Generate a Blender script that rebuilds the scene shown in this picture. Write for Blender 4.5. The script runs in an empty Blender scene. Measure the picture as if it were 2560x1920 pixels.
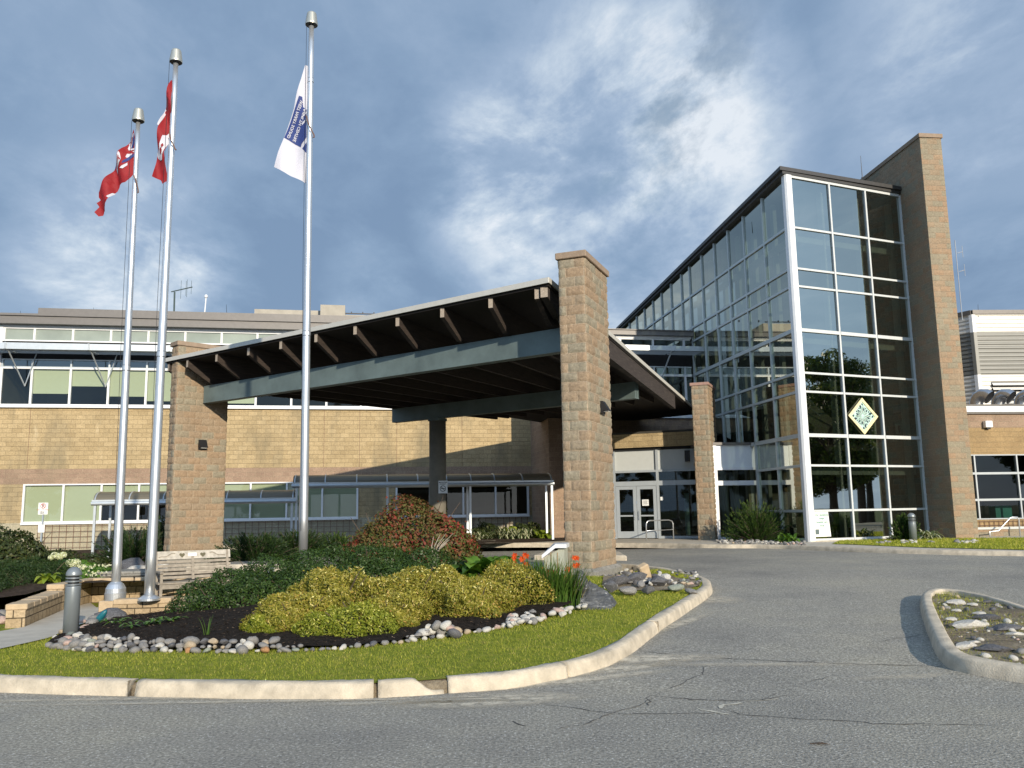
import bpy, bmesh, math, random
import numpy as np
from mathutils import Vector, Matrix
random.seed(7); RNG = np.random.default_rng(7)
PI = math.pi; R = math.radians
sc = bpy.context.scene
COL = sc.collection

# ------------------------------------------------------------------ camera
F_ = 2136.0; PITCH = R(8.523); ROLL = R(-0.915); EYE = 1.6
def cam_axes():
    cp, sp = math.cos(PITCH), math.sin(PITCH)
    fwd = np.array([0, cp, sp]); up = np.array([0, -sp, cp]); right = np.array([1., 0, 0])
    c, s = math.cos(ROLL), math.sin(ROLL)
    return right*c+up*s, -right*s+up*c, fwd
CR, CU, CF = cam_axes()
cam = bpy.data.cameras.new("camera"); co = bpy.data.objects.new("camera", cam); COL.objects.link(co)
cam.sensor_width = 36; cam.lens = F_/2560*36; cam.clip_start = 0.1; cam.clip_end = 5000
m = Matrix(((CR[0], CU[0], -CF[0], 0), (CR[1], CU[1], -CF[1], 0), (CR[2], CU[2], -CF[2], EYE), (0, 0, 0, 1)))
co.matrix_world = m
sc.camera = co
# ------------------------------------------------------------------ sun, sky, exposure
SUN_AZ = 24.5; SUN_EL = 18.0
sun = bpy.data.lights.new("sun", 'SUN'); sun.energy = 4.6; sun.angle = R(0.6); sun.color = (1.0, 0.885, 0.72)
so = bpy.data.objects.new("sun", sun); COL.objects.link(so)
sd = Vector((-math.sin(R(SUN_AZ))*math.cos(R(SUN_EL)), math.cos(R(SUN_AZ))*math.cos(R(SUN_EL)), -math.sin(R(SUN_EL))))
so.rotation_euler = sd.to_track_quat('-Z', 'Y').to_euler()
sc.view_settings.view_transform = 'Standard'; sc.view_settings.look = 'None'
sc.view_settings.gamma = 1; sc.view_settings.exposure = 0.2
sc.render.engine = 'CYCLES'
try:
    sc.cycles.max_bounces = 8; sc.cycles.transparent_max_bounces = 24; sc.cycles.caustics_reflective = False
    sc.cycles.caustics_refractive = False; sc.cycles.sample_clamp_indirect = 6
except Exception: pass

def uray(px, py):
    d = CR*((px-1280)/F_) - CU*((py-960)/F_) + CF
    return d/np.linalg.norm(d)

def build_world():
    w = bpy.data.worlds.new("World"); sc.world = w; w.use_nodes = True
    nt = w.node_tree; N = nt.nodes; L = nt.links
    for n in list(N): N.remove(n)
    out = N.new('ShaderNodeOutputWorld'); bg = N.new('ShaderNodeBackground'); L.new(bg.outputs[0], out.inputs[0])
    sky = N.new('ShaderNodeTexSky'); sky.sky_type = 'NISHITA'; sky.sun_disc = False
    sky.sun_elevation = R(SUN_EL); sky.sun_rotation = R(180-SUN_AZ); sky.air_density = 1.2; sky.dust_density = 0.8
    bg.inputs['Strength'].default_value = 0.1
    tc = N.new('ShaderNodeTexCoord')
    def math_(op, a, b=None, c=None, clamp=False):
        n = N.new('ShaderNodeMath'); n.operation = op; n.use_clamp = clamp
        for i, v in enumerate((a, b, c)):
            if v is None: continue
            if isinstance(v, (int, float)): n.inputs[i].default_value = v
            else: L.new(v, n.inputs[i])
        return n.outputs[0]
    sep = N.new('ShaderNodeSeparateXYZ'); L.new(tc.outputs['Generated'], sep.inputs[0])
    zz = math_('ADD', math_('MAXIMUM', sep.outputs[2], 0.0), 0.22)
    cx = math_('DIVIDE', sep.outputs[0], zz); cy = math_('DIVIDE', sep.outputs[1], zz)
    comb = N.new('ShaderNodeCombineXYZ'); L.new(cx, comb.inputs[0]); L.new(cy, comb.inputs[1]); comb.inputs[2].default_value = 3.1
    def noise(scale, detail, rough, dist, off=(0, 0, 0), sc3=(1, 1, 1), rot=0):
        mp = N.new('ShaderNodeMapping'); mp.inputs['Location'].default_value = off; mp.inputs['Scale'].default_value = sc3
        mp.inputs['Rotation'].default_value = (0, 0, rot)
        L.new(comb.outputs[0], mp.inputs[0])
        n = N.new('ShaderNodeTexNoise'); n.inputs['Scale'].default_value = scale; n.inputs['Detail'].default_value = detail
        n.inputs['Roughness'].default_value = rough; n.inputs['Distortion'].default_value = dist
        L.new(mp.outputs[0], n.inputs['Vector']); return n.outputs[0]
    def rng(v, a, b, c=0., d=1.):
        n = N.new('ShaderNodeMapRange'); n.interpolation_type = 'SMOOTHSTEP'; n.inputs[1].default_value = a; n.inputs[2].default_value = b
        n.inputs[3].default_value = c; n.inputs[4].default_value = d; L.new(v, n.inputs[0]); return n.outputs[0]
    def toward(px, py, deg0, deg1):
        d = uray(px, py); vm = N.new('ShaderNodeVectorMath'); vm.operation = 'DOT_PRODUCT'
        nm = N.new('ShaderNodeVectorMath'); nm.operation = 'NORMALIZE'; L.new(tc.outputs['Generated'], nm.inputs[0])
        L.new(nm.outputs[0], vm.inputs[0]); vm.inputs[1].default_value = tuple(d)
        return rng(vm.outputs['Value'], math.cos(R(deg0)), math.cos(R(deg1)))
    n1 = noise(1.5, 9, .6, .25, (1.2, .3, 0), (1, .8, 1), .5)     # broad grey masses
    n2 = noise(3.0, 12, .64, .22, (4.2, 7.7, 0), (1, .75, 1), .7)  # wisps
    n3 = noise(2.3, 9, .62, .3, (9.1, 2.2, 0), (1, .6, 1), .9)
    # bright opening areas of the cloud deck
    b1 = math_('MULTIPLY', .84, math_('MAXIMUM', toward(1600, 330, 12, 1), math_('MULTIPLY', toward(1340, 470, 10, 1), 1.0)))
    b2 = math_('MULTIPLY', toward(330, 640, 8, 1), .72)
    b3 = math_('MULTIPLY', toward(2560, 60, 12, 2), .5)
    b4 = math_('MULTIPLY', toward(1650, 800, 14, 3), .5)
    b5 = math_('MULTIPLY', toward(920, 690, 4, 1), .22)
    bb = math_('MAXIMUM', math_('MAXIMUM', b1, b2), math_('MAXIMUM', math_('MAXIMUM', b3, b4), b5))
    wis = rng(n2, .38, .70)
    lit = math_('MULTIPLY', bb, math_('MULTIPLY_ADD', wis, .95, .22), clamp=True)
    lit = math_('ADD', lit, math_('MULTIPLY', rng(n3, .5, .75), .13), clamp=True)
    ramp = N.new('ShaderNodeValToRGB'); e = ramp.color_ramp.elements
    e[0].position = 0; e[0].color = (1.8, 2.7, 4.15, 1); e[1].position = 1; e[1].color = (7.2, 7.7, 8.3, 1)
    for p, c in ((.18, (2.25, 3.25, 4.75)), (.45, (3.2, 4.2, 5.7)), (.75, (5.0, 5.9, 7.0))):
        el = ramp.color_ramp.elements.new(p); el.color = (*c, 1)
    n4 = noise(6.5, 9, .6, .3, (3, 9, 0), (1, .7, 1), .4)
    br = math_('ADD', math_('MULTIPLY_ADD', rng(n1, .36, .66), .30, -.06), math_('MULTIPLY', rng(n4, .4, .7), .12))
    L.new(math_('ADD', lit, br, clamp=True), ramp.inputs[0])
    # openings of real blue sky near the bright patch
    hole = math_('MULTIPLY', math_('MULTIPLY', toward(1480, 240, 14, 2), rng(n3, .50, .38)), .75, clamp=True)
    hole = math_('MAXIMUM', hole, 0.08)
    mx = N.new('ShaderNodeMix'); mx.data_type = 'RGBA'; L.new(hole, mx.inputs[0]); L.new(ramp.outputs[0], mx.inputs[6])
    skb = N.new('ShaderNodeMix'); skb.data_type = 'RGBA'; skb.blend_type = 'MULTIPLY'; skb.inputs[0].default_value = 1
    L.new(sky.outputs[0], skb.inputs[6]); skb.inputs[7].default_value = (1.0, 1.0, 1.0, 1)
    L.new(skb.outputs[2], mx.inputs[7])
    # unseen sky behind the viewer brightened to add fill light on shaded faces
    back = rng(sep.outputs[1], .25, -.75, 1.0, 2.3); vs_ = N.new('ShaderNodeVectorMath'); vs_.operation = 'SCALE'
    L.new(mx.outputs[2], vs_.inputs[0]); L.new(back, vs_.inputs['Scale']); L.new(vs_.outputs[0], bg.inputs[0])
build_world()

# ------------------------------------------------------------------ measuring helpers (pixels of the 2560 px photo -> place in the world)
EYEP = np.array([0, 0, EYE])
def atY(px, py, Y): d = uray(px, py); return EYEP + d*(Y/d[1])
def atZ(px, py, z): d = uray(px, py); return EYEP + d*((z-EYE)/d[2])
def sstep(v, a, b):
    t = np.clip((v-a)/(b-a), 0, 1); return t*t*(3-2*t)
def zroad(x, y): return np.clip((y-8)/9, 0, 1)*.33
def zgard(x, y):
    right = zroad(x, y)+.12
    left = np.interp(y, [7, 9, 12, 16, 18], [.12, .10, .02, 0.0, 0.0])
    w = sstep(x, -6.0, -2.5)
    dip = .20*sstep(y, 15.9, 16.9)*sstep(x, -1.5, .2)*(1-sstep(x, 2.0, 3.0))
    return left*(1-w)+right*w-dip
def hit(px, py, zf):
    d = uray(px, py); z = 0.1
    for i in range(40):
        p = EYEP + d*((z-EYE)/d[2]); z = .5*z+.5*float(zf(p[0], p[1]))
    return EYEP + d*((z-EYE)/d[2])
def road_pt(px, py): return hit(px, py, zroad)
def gard_pt(px, py): return hit(px, py, zgard)
class Plane:
    """a vertical plane through (x0,y0) heading `ang` degrees; u runs along it, v is height"""
    def __init__(s, x0, y0, ang):
        s.o = np.array([x0, y0, 0.]); a = R(ang); s.t = np.array([math.cos(a), math.sin(a), 0.]); s.n = np.array([math.sin(a), -math.cos(a), 0.]); s.ang = ang
    def uv(s, px, py):
        d = uray(px, py); k = ((s.o-EYEP)@s.n)/(d@s.n); p = EYEP+d*k
        return float((p-s.o)@s.t), float(p[2])
    def p(s, u, z, out=0.0): q = s.o+s.t*u+s.n*out; return (q[0], q[1], z)

# ------------------------------------------------------------------ object helpers
ORG = {}
def org(o): return ORG.get(o.name, np.zeros(3))
def tagp(o, label=None, cat=None, group=None, kind=None):
    if label: o['label'] = label
    if cat: o['category'] = cat
    if group: o['group'] = group
    if kind: o['kind'] = kind
    return o
def thing(name, label, cat, loc=(0, 0, 0), group=None):
    o = bpy.data.objects.new(name, None); COL.objects.link(o); o.location = loc; o.empty_display_size = .2
    ORG[o.name] = np.array(loc, float)
    return tagp(o, label, cat, group)
def link(me, name, mat, parent=None, smooth=False):
    o = bpy.data.objects.new(name, me); COL.objects.link(o)
    if mat is not None and len(me.materials) == 0: me.materials.append(mat)
    if parent is not None:
        o.parent = parent; ORG[o.name] = org(parent)
    if smooth:
        me.polygons.foreach_set('use_smooth', [True]*len(me.polygons))
    return o
def box_uv(me):
    """UVs in metres: u along the face's horizontal tangent, v = height (box projection)"""
    if not me.polygons: return
    uvl = me.uv_layers.new(name='UVMap')
    nv = len(me.vertices); co_ = np.empty(nv*3); me.vertices.foreach_get('co', co_); co_ = co_.reshape(-1, 3)
    nl = len(me.loops); li = np.empty(nl, int); me.loops.foreach_get('vertex_index', li)
    npoly = len(me.polygons); nr = np.empty(npoly*3); me.polygons.foreach_get('normal', nr); nr = nr.reshape(-1, 3)
    tot = np.empty(npoly, int); me.polygons.foreach_get('loop_total', tot)
    ln = np.repeat(nr, tot, axis=0)
    P = co_[li]
    tx = -ln[:, 1]; ty = ln[:, 0]; k = np.hypot(tx, ty)+1e-9; tx /= k; ty /= k
    u = P[:, 0]*tx+P[:, 1]*ty; v = P[:, 2].copy()
    flat = np.abs(ln[:, 2]) > .75
    u[flat] = P[flat, 0]; v[flat] = P[flat, 1]
    uvl.data.foreach_set('uv', np.stack([u, v], 1).ravel())

class MB:
    def __init__(s): s.v = []; s.f = []
    def add(s, vs, fs):
        b = len(s.v); s.v.extend([tuple(map(float, p)) for p in vs]); s.f.extend([tuple(i+b for i in f) for f in fs]); return s
    def box(s, c, d, ang=0, tilt=0):
        """centre, dims (x along heading, y across, z up), heading deg"""
        a = R(ang); ca, sa = math.cos(a), math.sin(a); t = R(tilt); ct, st = math.cos(t), math.sin(t)
        vs = []
        for z in (-.5, .5):
            for y in (-.5, .5):
                for x in (-.5, .5):
                    X, Y, Z = x*d[0], y*d[1], z*d[2]; X, Z = X*ct-Z*st, X*st+Z*ct
                    vs.append((c[0]+X*ca-Y*sa, c[1]+X*sa+Y*ca, c[2]+Z))
        return s.add(vs, [(0, 2, 3, 1), (4, 5, 7, 6), (0, 1, 5, 4), (2, 6, 7, 3), (0, 4, 6, 2), (1, 3, 7, 5)])
    def wbox(s, pl, u0, u1, z0, z1, o0, o1):
        """box on a Plane: u range, z range, outwards range"""
        vs = [pl.p(u, z, o) for z in (z0, z1) for o in (o0, o1) for u in (u0, u1)]
        return s.add(vs, [(0, 1, 3, 2), (4, 6, 7, 5), (0, 4, 5, 1), (2, 3, 7, 6), (0, 2, 6, 4), (1, 5, 7, 3)])
    def quad(s, a, b, c, d): return s.add([a, b, c, d], [(0, 1, 2, 3)])
    def prism(s, pts, z0, z1):
        n = len(pts); z0s = z0 if hasattr(z0, '__len__') else [z0]*n; z1s = z1 if hasattr(z1, '__len__') else [z1]*n
        vs = [(p[0], p[1], z) for p, z in zip(pts, z0s)]+[(p[0], p[1], z) for p, z in zip(pts, z1s)]
        return s.add(vs, [tuple(range(n-1, -1, -1)), tuple(range(n, 2*n))]+[(i, (i+1) % n, (i+1) % n+n, i+n) for i in range(n)])
    def beam(s, a, b, w, h, up=(0, 0, 1)):
        a = np.array(a, float); b = np.array(b, float); t = b-a; t /= np.linalg.norm(t)
        up = np.array(up, float); sd_ = np.cross(t, up); sd_ /= np.linalg.norm(sd_); up = np.cross(sd_, t)
        vs = [e+sd_*w*x+up*h*y for e in (a, b) for y in (-.5, .5) for x in (-.5, .5)]
        return s.add(vs, [(0, 2, 3, 1), (4, 5, 7, 6), (0, 1, 5, 4), (2, 6, 7, 3), (0, 4, 6, 2), (1, 3, 7, 5)])
    def tube(s, pts, r, n=8, cap=True):
        pts = [np.array(p, float) for p in pts]; rs = r if hasattr(r, '__len__') else [r]*len(pts); base = len(s.v); prev = None
        for i, p in enumerate(pts):
            t = pts[min(i+1, len(pts)-1)]-pts[max(i-1, 0)]; t /= np.linalg.norm(t)+1e-9
            if prev is None:
                a = np.array([1., 0, 0]) if abs(t[0]) < .9 else np.array([0, 1., 0])
            else: a = prev
            a = a-t*(a@t); a /= np.linalg.norm(a); prev = a; b = np.cross(t, a)
            for k in range(n):
                th = 2*PI*k/n; s.v.append(tuple(p+(a*math.cos(th)+b*math.sin(th))*rs[i]))
        for i in range(len(pts)-1):
            for k in range(n):
                a0 = base+i*n+k; a1 = base+i*n+(k+1) % n; s.f.append((a0, a1, a1+n, a0+n))
        if cap:
            s.f.append(tuple(base+k for k in range(n-1, -1, -1))); e = base+(len(pts)-1)*n; s.f.append(tuple(e+k for k in range(n)))
        return s
    def lathe(s, prof, c=(0, 0, 0), n=24):
        return s.tube([(c[0], c[1], c[2]+z) for z, r in prof], [max(r, 1e-4) for z, r in prof], n)
    def mesh(s, name, o=np.zeros(3), uv=True):
        me = bpy.data.meshes.new(name); V = np.array(s.v, float)-o
        me.from_pydata([tuple(p) for p in V], [], s.f); me.update()
        return me
    def build(s, name, mat, parent=None, smooth=False, bevel=0, uv=True):
        o = org(parent) if parent is not None else np.zeros(3)
        me = bpy.data.meshes.new(name); V = np.array(s.v, float)
        me.from_pydata([tuple(p) for p in V], [], s.f); me.update()
        if bevel or True:
            bm = bmesh.new(); bm.from_mesh(me)
            bmesh.ops.recalc_face_normals(bm, faces=bm.faces)
            if bevel: bmesh.ops.bevel(bm, geom=[e for e in bm.edges if e.calc_length() > bevel*2.5], offset=bevel, segments=1, affect='EDGES', clamp_overlap=True)
            bm.to_mesh(me); bm.free()
        if uv: box_uv(me)
        if np.any(o): me.transform(Matrix.Translation(Vector(-o)))
        return link(me, name, mat, parent, smooth)

def npmesh(name, V, Fq, mat, parent=None, tint=None, smooth=False, uv=False):
    """numpy verts (n,3) and faces (m,k) -> object; tint = one float per face"""
    o = org(parent) if parent is not None else np.zeros(3)
    me = bpy.data.meshes.new(name); n, k = len(Fq), Fq.shape[1]
    me.vertices.add(len(V)); me.vertices.foreach_set('co', (V-o).astype(np.float32).ravel())
    me.loops.add(n*k); me.loops.foreach_set('vertex_index', Fq.astype(np.int32).ravel())
    me.polygons.add(n); me.polygons.foreach_set('loop_start', np.arange(0, n*k, k, dtype=np.int32))
    me.update(calc_edges=True); me.validate()
    if tint is not None:
        at = me.attributes.new('tint', 'FLOAT', 'FACE'); at.data.foreach_set('value', tint.astype(np.float32))
    if uv: box_uv(me)
    return link(me, name, mat, parent, smooth)

def sheet(name, poly, zf, mat, parent=None, step=.5, lift=0.0, kind=None, jit=0):
    """a horizontal sheet cut from a plan polygon, draped on zf(x,y)"""
    from mathutils.geometry import delaunay_2d_cdt
    r_ = delaunay_2d_cdt([Vector((float(p[0]), float(p[1]))) for p in poly], [], [list(range(len(poly)))], 1, 1e-5)
    bm = bmesh.new(); vs = [bm.verts.new((p[0], p[1], 0)) for p in r_[0]]
    for t_ in r_[2]:
        try: bm.faces.new([vs[i] for i in t_])
        except ValueError: pass
    P = np.array([(p[0], p[1]) for p in poly]); lo = P.min(0); hi = P.max(0)
    for ax in (0, 1):
        k = math.ceil(lo[ax]/step)*step
        while k < hi[ax]:
            no = (1, 0, 0) if ax == 0 else (0, 1, 0); pc = (k, 0, 0) if ax == 0 else (0, k, 0)
            bmesh.ops.bisect_plane(bm, geom=bm.verts[:]+bm.edges[:]+bm.faces[:], plane_co=pc, plane_no=no)
            k += step
    for v in bm.verts:
        v.co.z = float(zf(v.co.x, v.co.y))+lift+(random.uniform(-jit, jit) if jit else 0)
    bmesh.ops.recalc_face_normals(bm, faces=bm.faces)
    me = bpy.data.meshes.new(name); bm.to_mesh(me); bm.free()
    if sum(p.normal.z for p in me.polygons) < 0: me.flip_normals()
    if parent is not None: me.transform(Matrix.Translation(Vector(-org(parent))))
    o = link(me, name, mat, parent, smooth=bool(jit))
    if kind: o['kind'] = kind
    return o
def copy_tree(o, parent=None, label=None, group=None):
    c = o.copy(); COL.objects.link(c)
    if parent is not None: c.parent = parent
    if label: c['label'] = label
    if group: c['group'] = group
    for ch in o.children: copy_tree(ch, c)
    return c

# ------------------------------------------------------------------ materials
MATS = {}
class NT:
    def __init__(s, name):
        s.m = bpy.data.materials.new(name); s.m.use_nodes = True; s.t = s.m.node_tree; s.N = s.t.nodes; s.L = s.t.links
        s.b = s.N['Principled BSDF']; s.out = s.N['Material Output']; s.tc = s.N.new('ShaderNodeTexCoord')
    def new(s, t, **k):
        n = s.N.new(t)
        for a, v in k.items():
            if a.startswith('i_'):
                n.inputs[a[2:].replace('_', ' ')].default_value = v
            else: setattr(n, a, v)
        return n
    def noise(s, vec, scale, detail=4, rough=.55, dist=0):
        n = s.new('ShaderNodeTexNoise', i_Scale=scale, i_Detail=detail, i_Roughness=rough, i_Distortion=dist); s.L.new(vec, n.inputs['Vector']); return n.outputs[0]
    def ramp(s, fac, stops):
        n = s.new('ShaderNodeValToRGB'); cr = n.color_ramp
        cr.elements[0].position = stops[0][0]; cr.elements[0].color = (*stops[0][1], 1)
        cr.elements[1].position = stops[-1][0]; cr.elements[1].color = (*stops[-1][1], 1)
        for p, c in stops[1:-1]: cr.elements.new(p).color = (*c, 1)
        s.L.new(fac, n.inputs[0]); return n.outputs[0]
    def mix(s, f, a, b, mode='MIX'):
        n = s.new('ShaderNodeMix', data_type='RGBA', blend_type=mode)
        for sock, v in ((n.inputs[0], f), (n.inputs[6], a), (n.inputs[7], b)):
            if isinstance(v, (int, float)): sock.default_value = v
            elif isinstance(v, tuple): sock.default_value = (*v, 1) if len(v) == 3 else v
            else: s.L.new(v, sock)
        return n.outputs[2]
    def rng(s, v, a, b, c=0, d=1):
        n = s.new('ShaderNodeMapRange'); n.inputs[1].default_value = a; n.inputs[2].default_value = b; n.inputs[3].default_value = c; n.inputs[4].default_value = d
        s.L.new(v, n.inputs[0]); return n.outputs[0]
    def mth(s, op, a, b=0., clamp=False):
        n = s.new('ShaderNodeMath', operation=op, use_clamp=clamp)
        for i, v in enumerate((a, b)):
            if isinstance(v, (int, float)): n.inputs[i].default_value = v
            else: s.L.new(v, n.inputs[i])
        return n.outputs[0]
    def bump(s, h, strength=.5, dist=.02, normal=None):
        n = s.new('ShaderNodeBump', i_Strength=strength, i_Distance=dist); s.L.new(h, n.inputs['Height'])
        if normal is not None: s.L.new(normal, n.inputs['Normal'])
        s.L.new(n.outputs[0], s.b.inputs['Normal']); return n.outputs[0]
    def col(s, v):
        if isinstance(v, tuple): s.b.inputs['Base Color'].default_value = (*v, 1)
        else: s.L.new(v, s.b.inputs['Base Color'])

def plain(name, c, rough=.5, metal=0, var=.12, scale=6, bump=0, spec=None, bscale=40):
    n = NT(name); v = n.tc.outputs['Object']
    f = n.noise(v, scale, 6, .6)
    a = tuple(x*(1-var) for x in c); b = tuple(min(1, x*(1+var)) for x in c)
    n.col(n.ramp(f, [(.3, a), (.7, b)])); n.b.inputs['Roughness'].default_value = rough; n.b.inputs['Metallic'].default_value = metal
    if spec is not None: n.b.inputs['Specular IOR Level'].default_value = spec
    if bump: n.bump(n.noise(v, bscale, 5, .65), bump, .01)
    return n.m

def block(name, c1, c2, mortar, bw=.4, bh=.2, ms=.007, c3=None, stain=0, bump=.9, rowtint=0, sq=False):
    n = NT(name); uv = n.tc.outputs['UV']
    def brick(col1, col2, mo, bias=0):
        b = n.new('ShaderNodeTexBrick', offset=0.0 if sq else .5, squash=1.0)
        b.inputs['Scale'].default_value = 1; b.inputs['Mortar Size'].default_value = ms; b.inputs['Mortar Smooth'].default_value = .3
        b.inputs['Bias'].default_value = bias; b.inputs['Brick Width'].default_value = bw; b.inputs['Row Height'].default_value = bh
        b.inputs['Color1'].default_value = (*col1, 1); b.inputs['Color2'].default_value = (*col2, 1); b.inputs['Mortar'].default_value = (*mo, 1)
        n.L.new(uv, b.inputs['Vector']); return b
    b = brick(c1, c2, mortar)
    b2 = brick((0, 0, 0), (1, 1, 1), (.5, .5, .5), 0)
    col = b.outputs['Color']
    if c3:
        # a third colour on some of the blocks
        wn = n.new('ShaderNodeTexWhiteNoise', noise_dimensions='1D'); 
        lum = n.new('ShaderNodeSeparateColor'); n.L.new(b2.outputs['Color'], lum.inputs[0])
        n.L.new(n.mth('FLOOR', n.mth('MULTIPLY', lum.outputs[0], 997.)), wn.inputs['W'])
        sel = n.rng(wn.outputs['Value'], .52, .72)
        inv = n.mth('SUBTRACT', 1.0, b.outputs['Fac'])
        col = n.mix(n.mth('MULTIPLY', sel, inv), col, c3)
    ob = n.tc.outputs['Object']
    f1 = n.noise(ob, 22, 5, .7); f2 = n.noise(ob, 1.1, 4, .6)
    col = n.mix(.75, col, n.ramp(f1, [(.3, (.55, .55, .55)), (.72, (1.25, 1.25, 1.25))]), 'MULTIPLY')
    col = n.mix(.8, col, n.ramp(f2, [(.3, (.86, .86, .86)), (.7, (1.08, 1.08, 1.08))]), 'MULTIPLY')
    if stain:
        mp = n.new('ShaderNodeMapping'); mp.inputs['Scale'].default_value = (.75, .75, .22); n.L.new(ob, mp.inputs[0])
        s = n.noise(mp.outputs[0], 1.0, 8, .62, .3)
        col = n.mix(n.rng(s, .52, .72, 0, stain), col, (.2, .17, .11))
        mp2 = n.new('ShaderNodeMapping'); mp2.inputs['Location'].default_value = (5, 3, 1); mp2.inputs['Scale'].default_value = (1.5, 1.5, .5); n.L.new(ob, mp2.inputs[0])
        s2 = n.noise(mp2.outputs[0], 1.3, 8, .7, .2)
        col = n.mix(n.rng(s2, .62, .74, 0, stain*.7), col, (.62, .52, .34))
    n.col(col)
    h = n.mth('ADD', n.mth('MULTIPLY', f1, .6), n.mth('MULTIPLY', n.mth('SUBTRACT', 1.0, b.outputs['Fac']), .8))
    f3 = n.noise(ob, 9, 3, .6); h = n.mth('ADD', h, n.mth('MULTIPLY', f3, .5))
    n.bump(h, bump, .022)
    n.b.inputs['Roughness'].default_value = .93; n.b.inputs['Specular IOR Level'].default_value = .2
    return n.m

def leafmat(name, stops, rough=.5, trans=.35, spec=.35):
    n = NT(name); at = n.new('ShaderNodeAttribute', attribute_name='tint')
    col = n.ramp(at.outputs['Fac'], stops); n.col(col); n.b.inputs['Roughness'].default_value = rough; n.b.inputs['Specular IOR Level'].default_value = spec
    tr = n.new('ShaderNodeBsdfTranslucent'); n.L.new(n.mix(1., col, (1.15, 1.2, .7), 'MULTIPLY'), tr.inputs['Color'])
    mx = n.new('ShaderNodeMixShader'); mx.inputs[0].default_value = trans
    n.L.new(n.b.outputs[0], mx.inputs[1]); n.L.new(tr.outputs[0], mx.inputs[2]); n.L.new(mx.outputs[0], n.out.inputs[0])
    return n.m

def glassmat(name, tint, refl=.28, rcol=(.85, .93, .95), power=1.0):
    n = NT(name); N = n.N; L = n.L
    tr = n.new('ShaderNodeBsdfTransparent'); tr.inputs[0].default_value = (*tint, 1)
    gl = n.new('ShaderNodeBsdfGlossy'); gl.inputs['Roughness'].default_value = .012; gl.inputs[0].default_value = (*rcol, 1)
    bn = n.new('ShaderNodeBump', i_Strength=.06, i_Distance=.02); L.new(n.noise(n.tc.outputs['Object'], .55, 2, .5), bn.inputs['Height']); L.new(bn.outputs[0], gl.inputs['Normal'])
    lw = n.new('ShaderNodeLayerWeight'); lw.inputs[0].default_value = .35
    fac = n.mth('ADD', n.mth('MULTIPLY', lw.outputs['Fresnel'], power), refl, clamp=True)
    mx = n.new('ShaderNodeMixShader'); L.new(fac, mx.inputs[0]); L.new(tr.outputs[0], mx.inputs[1]); L.new(gl.outputs[0], mx.inputs[2])
    L.new(mx.outputs[0], n.out.inputs[0]); return n.m

M = {}
M['yellow'] = block('yellow block', (.395, .30, .165), (.48, .37, .21), (.27, .205, .12), ms=.005, stain=.8, bump=.8)
M['purple'] = block('brown block band', (.36, .255, .18), (.30, .21, .15), (.45, .36, .25), ms=.006, bump=.7, stain=.35)
M['pillar'] = block('split face block', (.315, .243, .165), (.34, .242, .155), (.48, .38, .27), ms=.008, c3=(.29, .255, .185), bump=1.0)
M['fin'] = block('fin block', (.325, .25, .168), (.35, .24, .152), (.45, .36, .25), ms=.007, c3=(.295, .255, .18), bump=1.0)
M['base_block'] = block('grey block', (.42, .38, .27), (.38, .345, .25), (.34, .30, .22), ms=.004, bump=.6)
M['retain'] = block('retaining block', (.47, .36, .225), (.40, .30, .18), (.10, .075, .045), bw=.24, bh=.15, ms=.008, bump=1.0)
M['plinth'] = block('stone plinth', (.26, .25, .22), (.30, .285, .25), (.17, .16, .14), bw=.6, bh=.3, ms=.006)
M['cap'] = plain('pillar cap', (.27, .20, .14), .85, var=.12, scale=8, bump=.5)
M['capred'] = plain('red cap', (.31, .19, .145), .85, var=.12, scale=8, bump=.5)
M['retcap'] = plain('retaining cap', (.46, .35, .22), .9, var=.15, scale=9, bump=.7)
M['towerframe'] = plain('satin light grey frame', (.56, .58, .57), .4, var=.06)
M['white'] = plain('white frame paint', (.72, .73, .73), .35, var=.04)
M['alu'] = plain('brushed aluminium', (.50, .54, .56), .42, 0.55, var=.06)
M['pole'] = plain('pole aluminium', (.62, .64, .65), .33, .75, var=.06, scale=4)
M['polecap'] = plain('satin cap', (.50, .49, .42), .38, .7, var=.05)
M['steel'] = plain('painted grey steel', (.125, .165, .16), .55, .1, var=.22, scale=1.6, bump=.15)
M['frame_grey'] = plain('grey door paint', (.40, .43, .44), .4, .2, var=.04)
M['panelgrey'] = plain('pale panel', (.48, .50, .48), .5, var=.03)
M['panelwhite'] = plain('white panel', (.74, .77, .78), .3, var=.02)
M['darkmetal'] = plain('brown roof metal', (.13, .12, .11), .5, .3, var=.1)
M['towroof'] = plain('dark roof metal', (.06, .058, .056), .5, .3)
M['fascia'] = plain('pale fascia metal', (.56, .54, .48), .45, .1, var=.05)
M['black'] = plain('black metal', (.02, .02, .022), .5, .3)
M['dark'] = plain('dark interior and shade', (.012, .012, .012), .9)
M['interior'] = plain('interior wall', (.16, .14, .10), .9, var=.2, scale=.6)
M['interior_floor'] = plain('interior floor', (.05, .045, .035), .6)
M['whitecol'] = plain('white column paint', (.78, .78, .68), .5, var=.03)
M['spandrel'] = plain('pale spandrel glass', (.27, .31, .27), .12, var=.18, scale=.5)
M['blind'] = plain('pale green blind', (.42, .45, .33), .9, var=.02)
M['concrete'] = plain('kerb concrete', (.50, .435, .33), .9, var=.28, scale=5, bump=.9, bscale=60)
M['walkconc'] = plain('path concrete', (.46, .42, .345), .9, var=.14, scale=3, bump=.4, bscale=90)
M['conccol'] = plain('round column concrete', (.20, .18, .14), .85, var=.15, scale=3, bump=.3)
M['rust'] = plain('rusty metal', (.16, .09, .06), .8, .2)
M['paper'] = plain('white paper', (.8, .8, .76), .7, var=.02)
M['green_text'] = plain('green lettering', (.06, .24, .17), .6)
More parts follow.
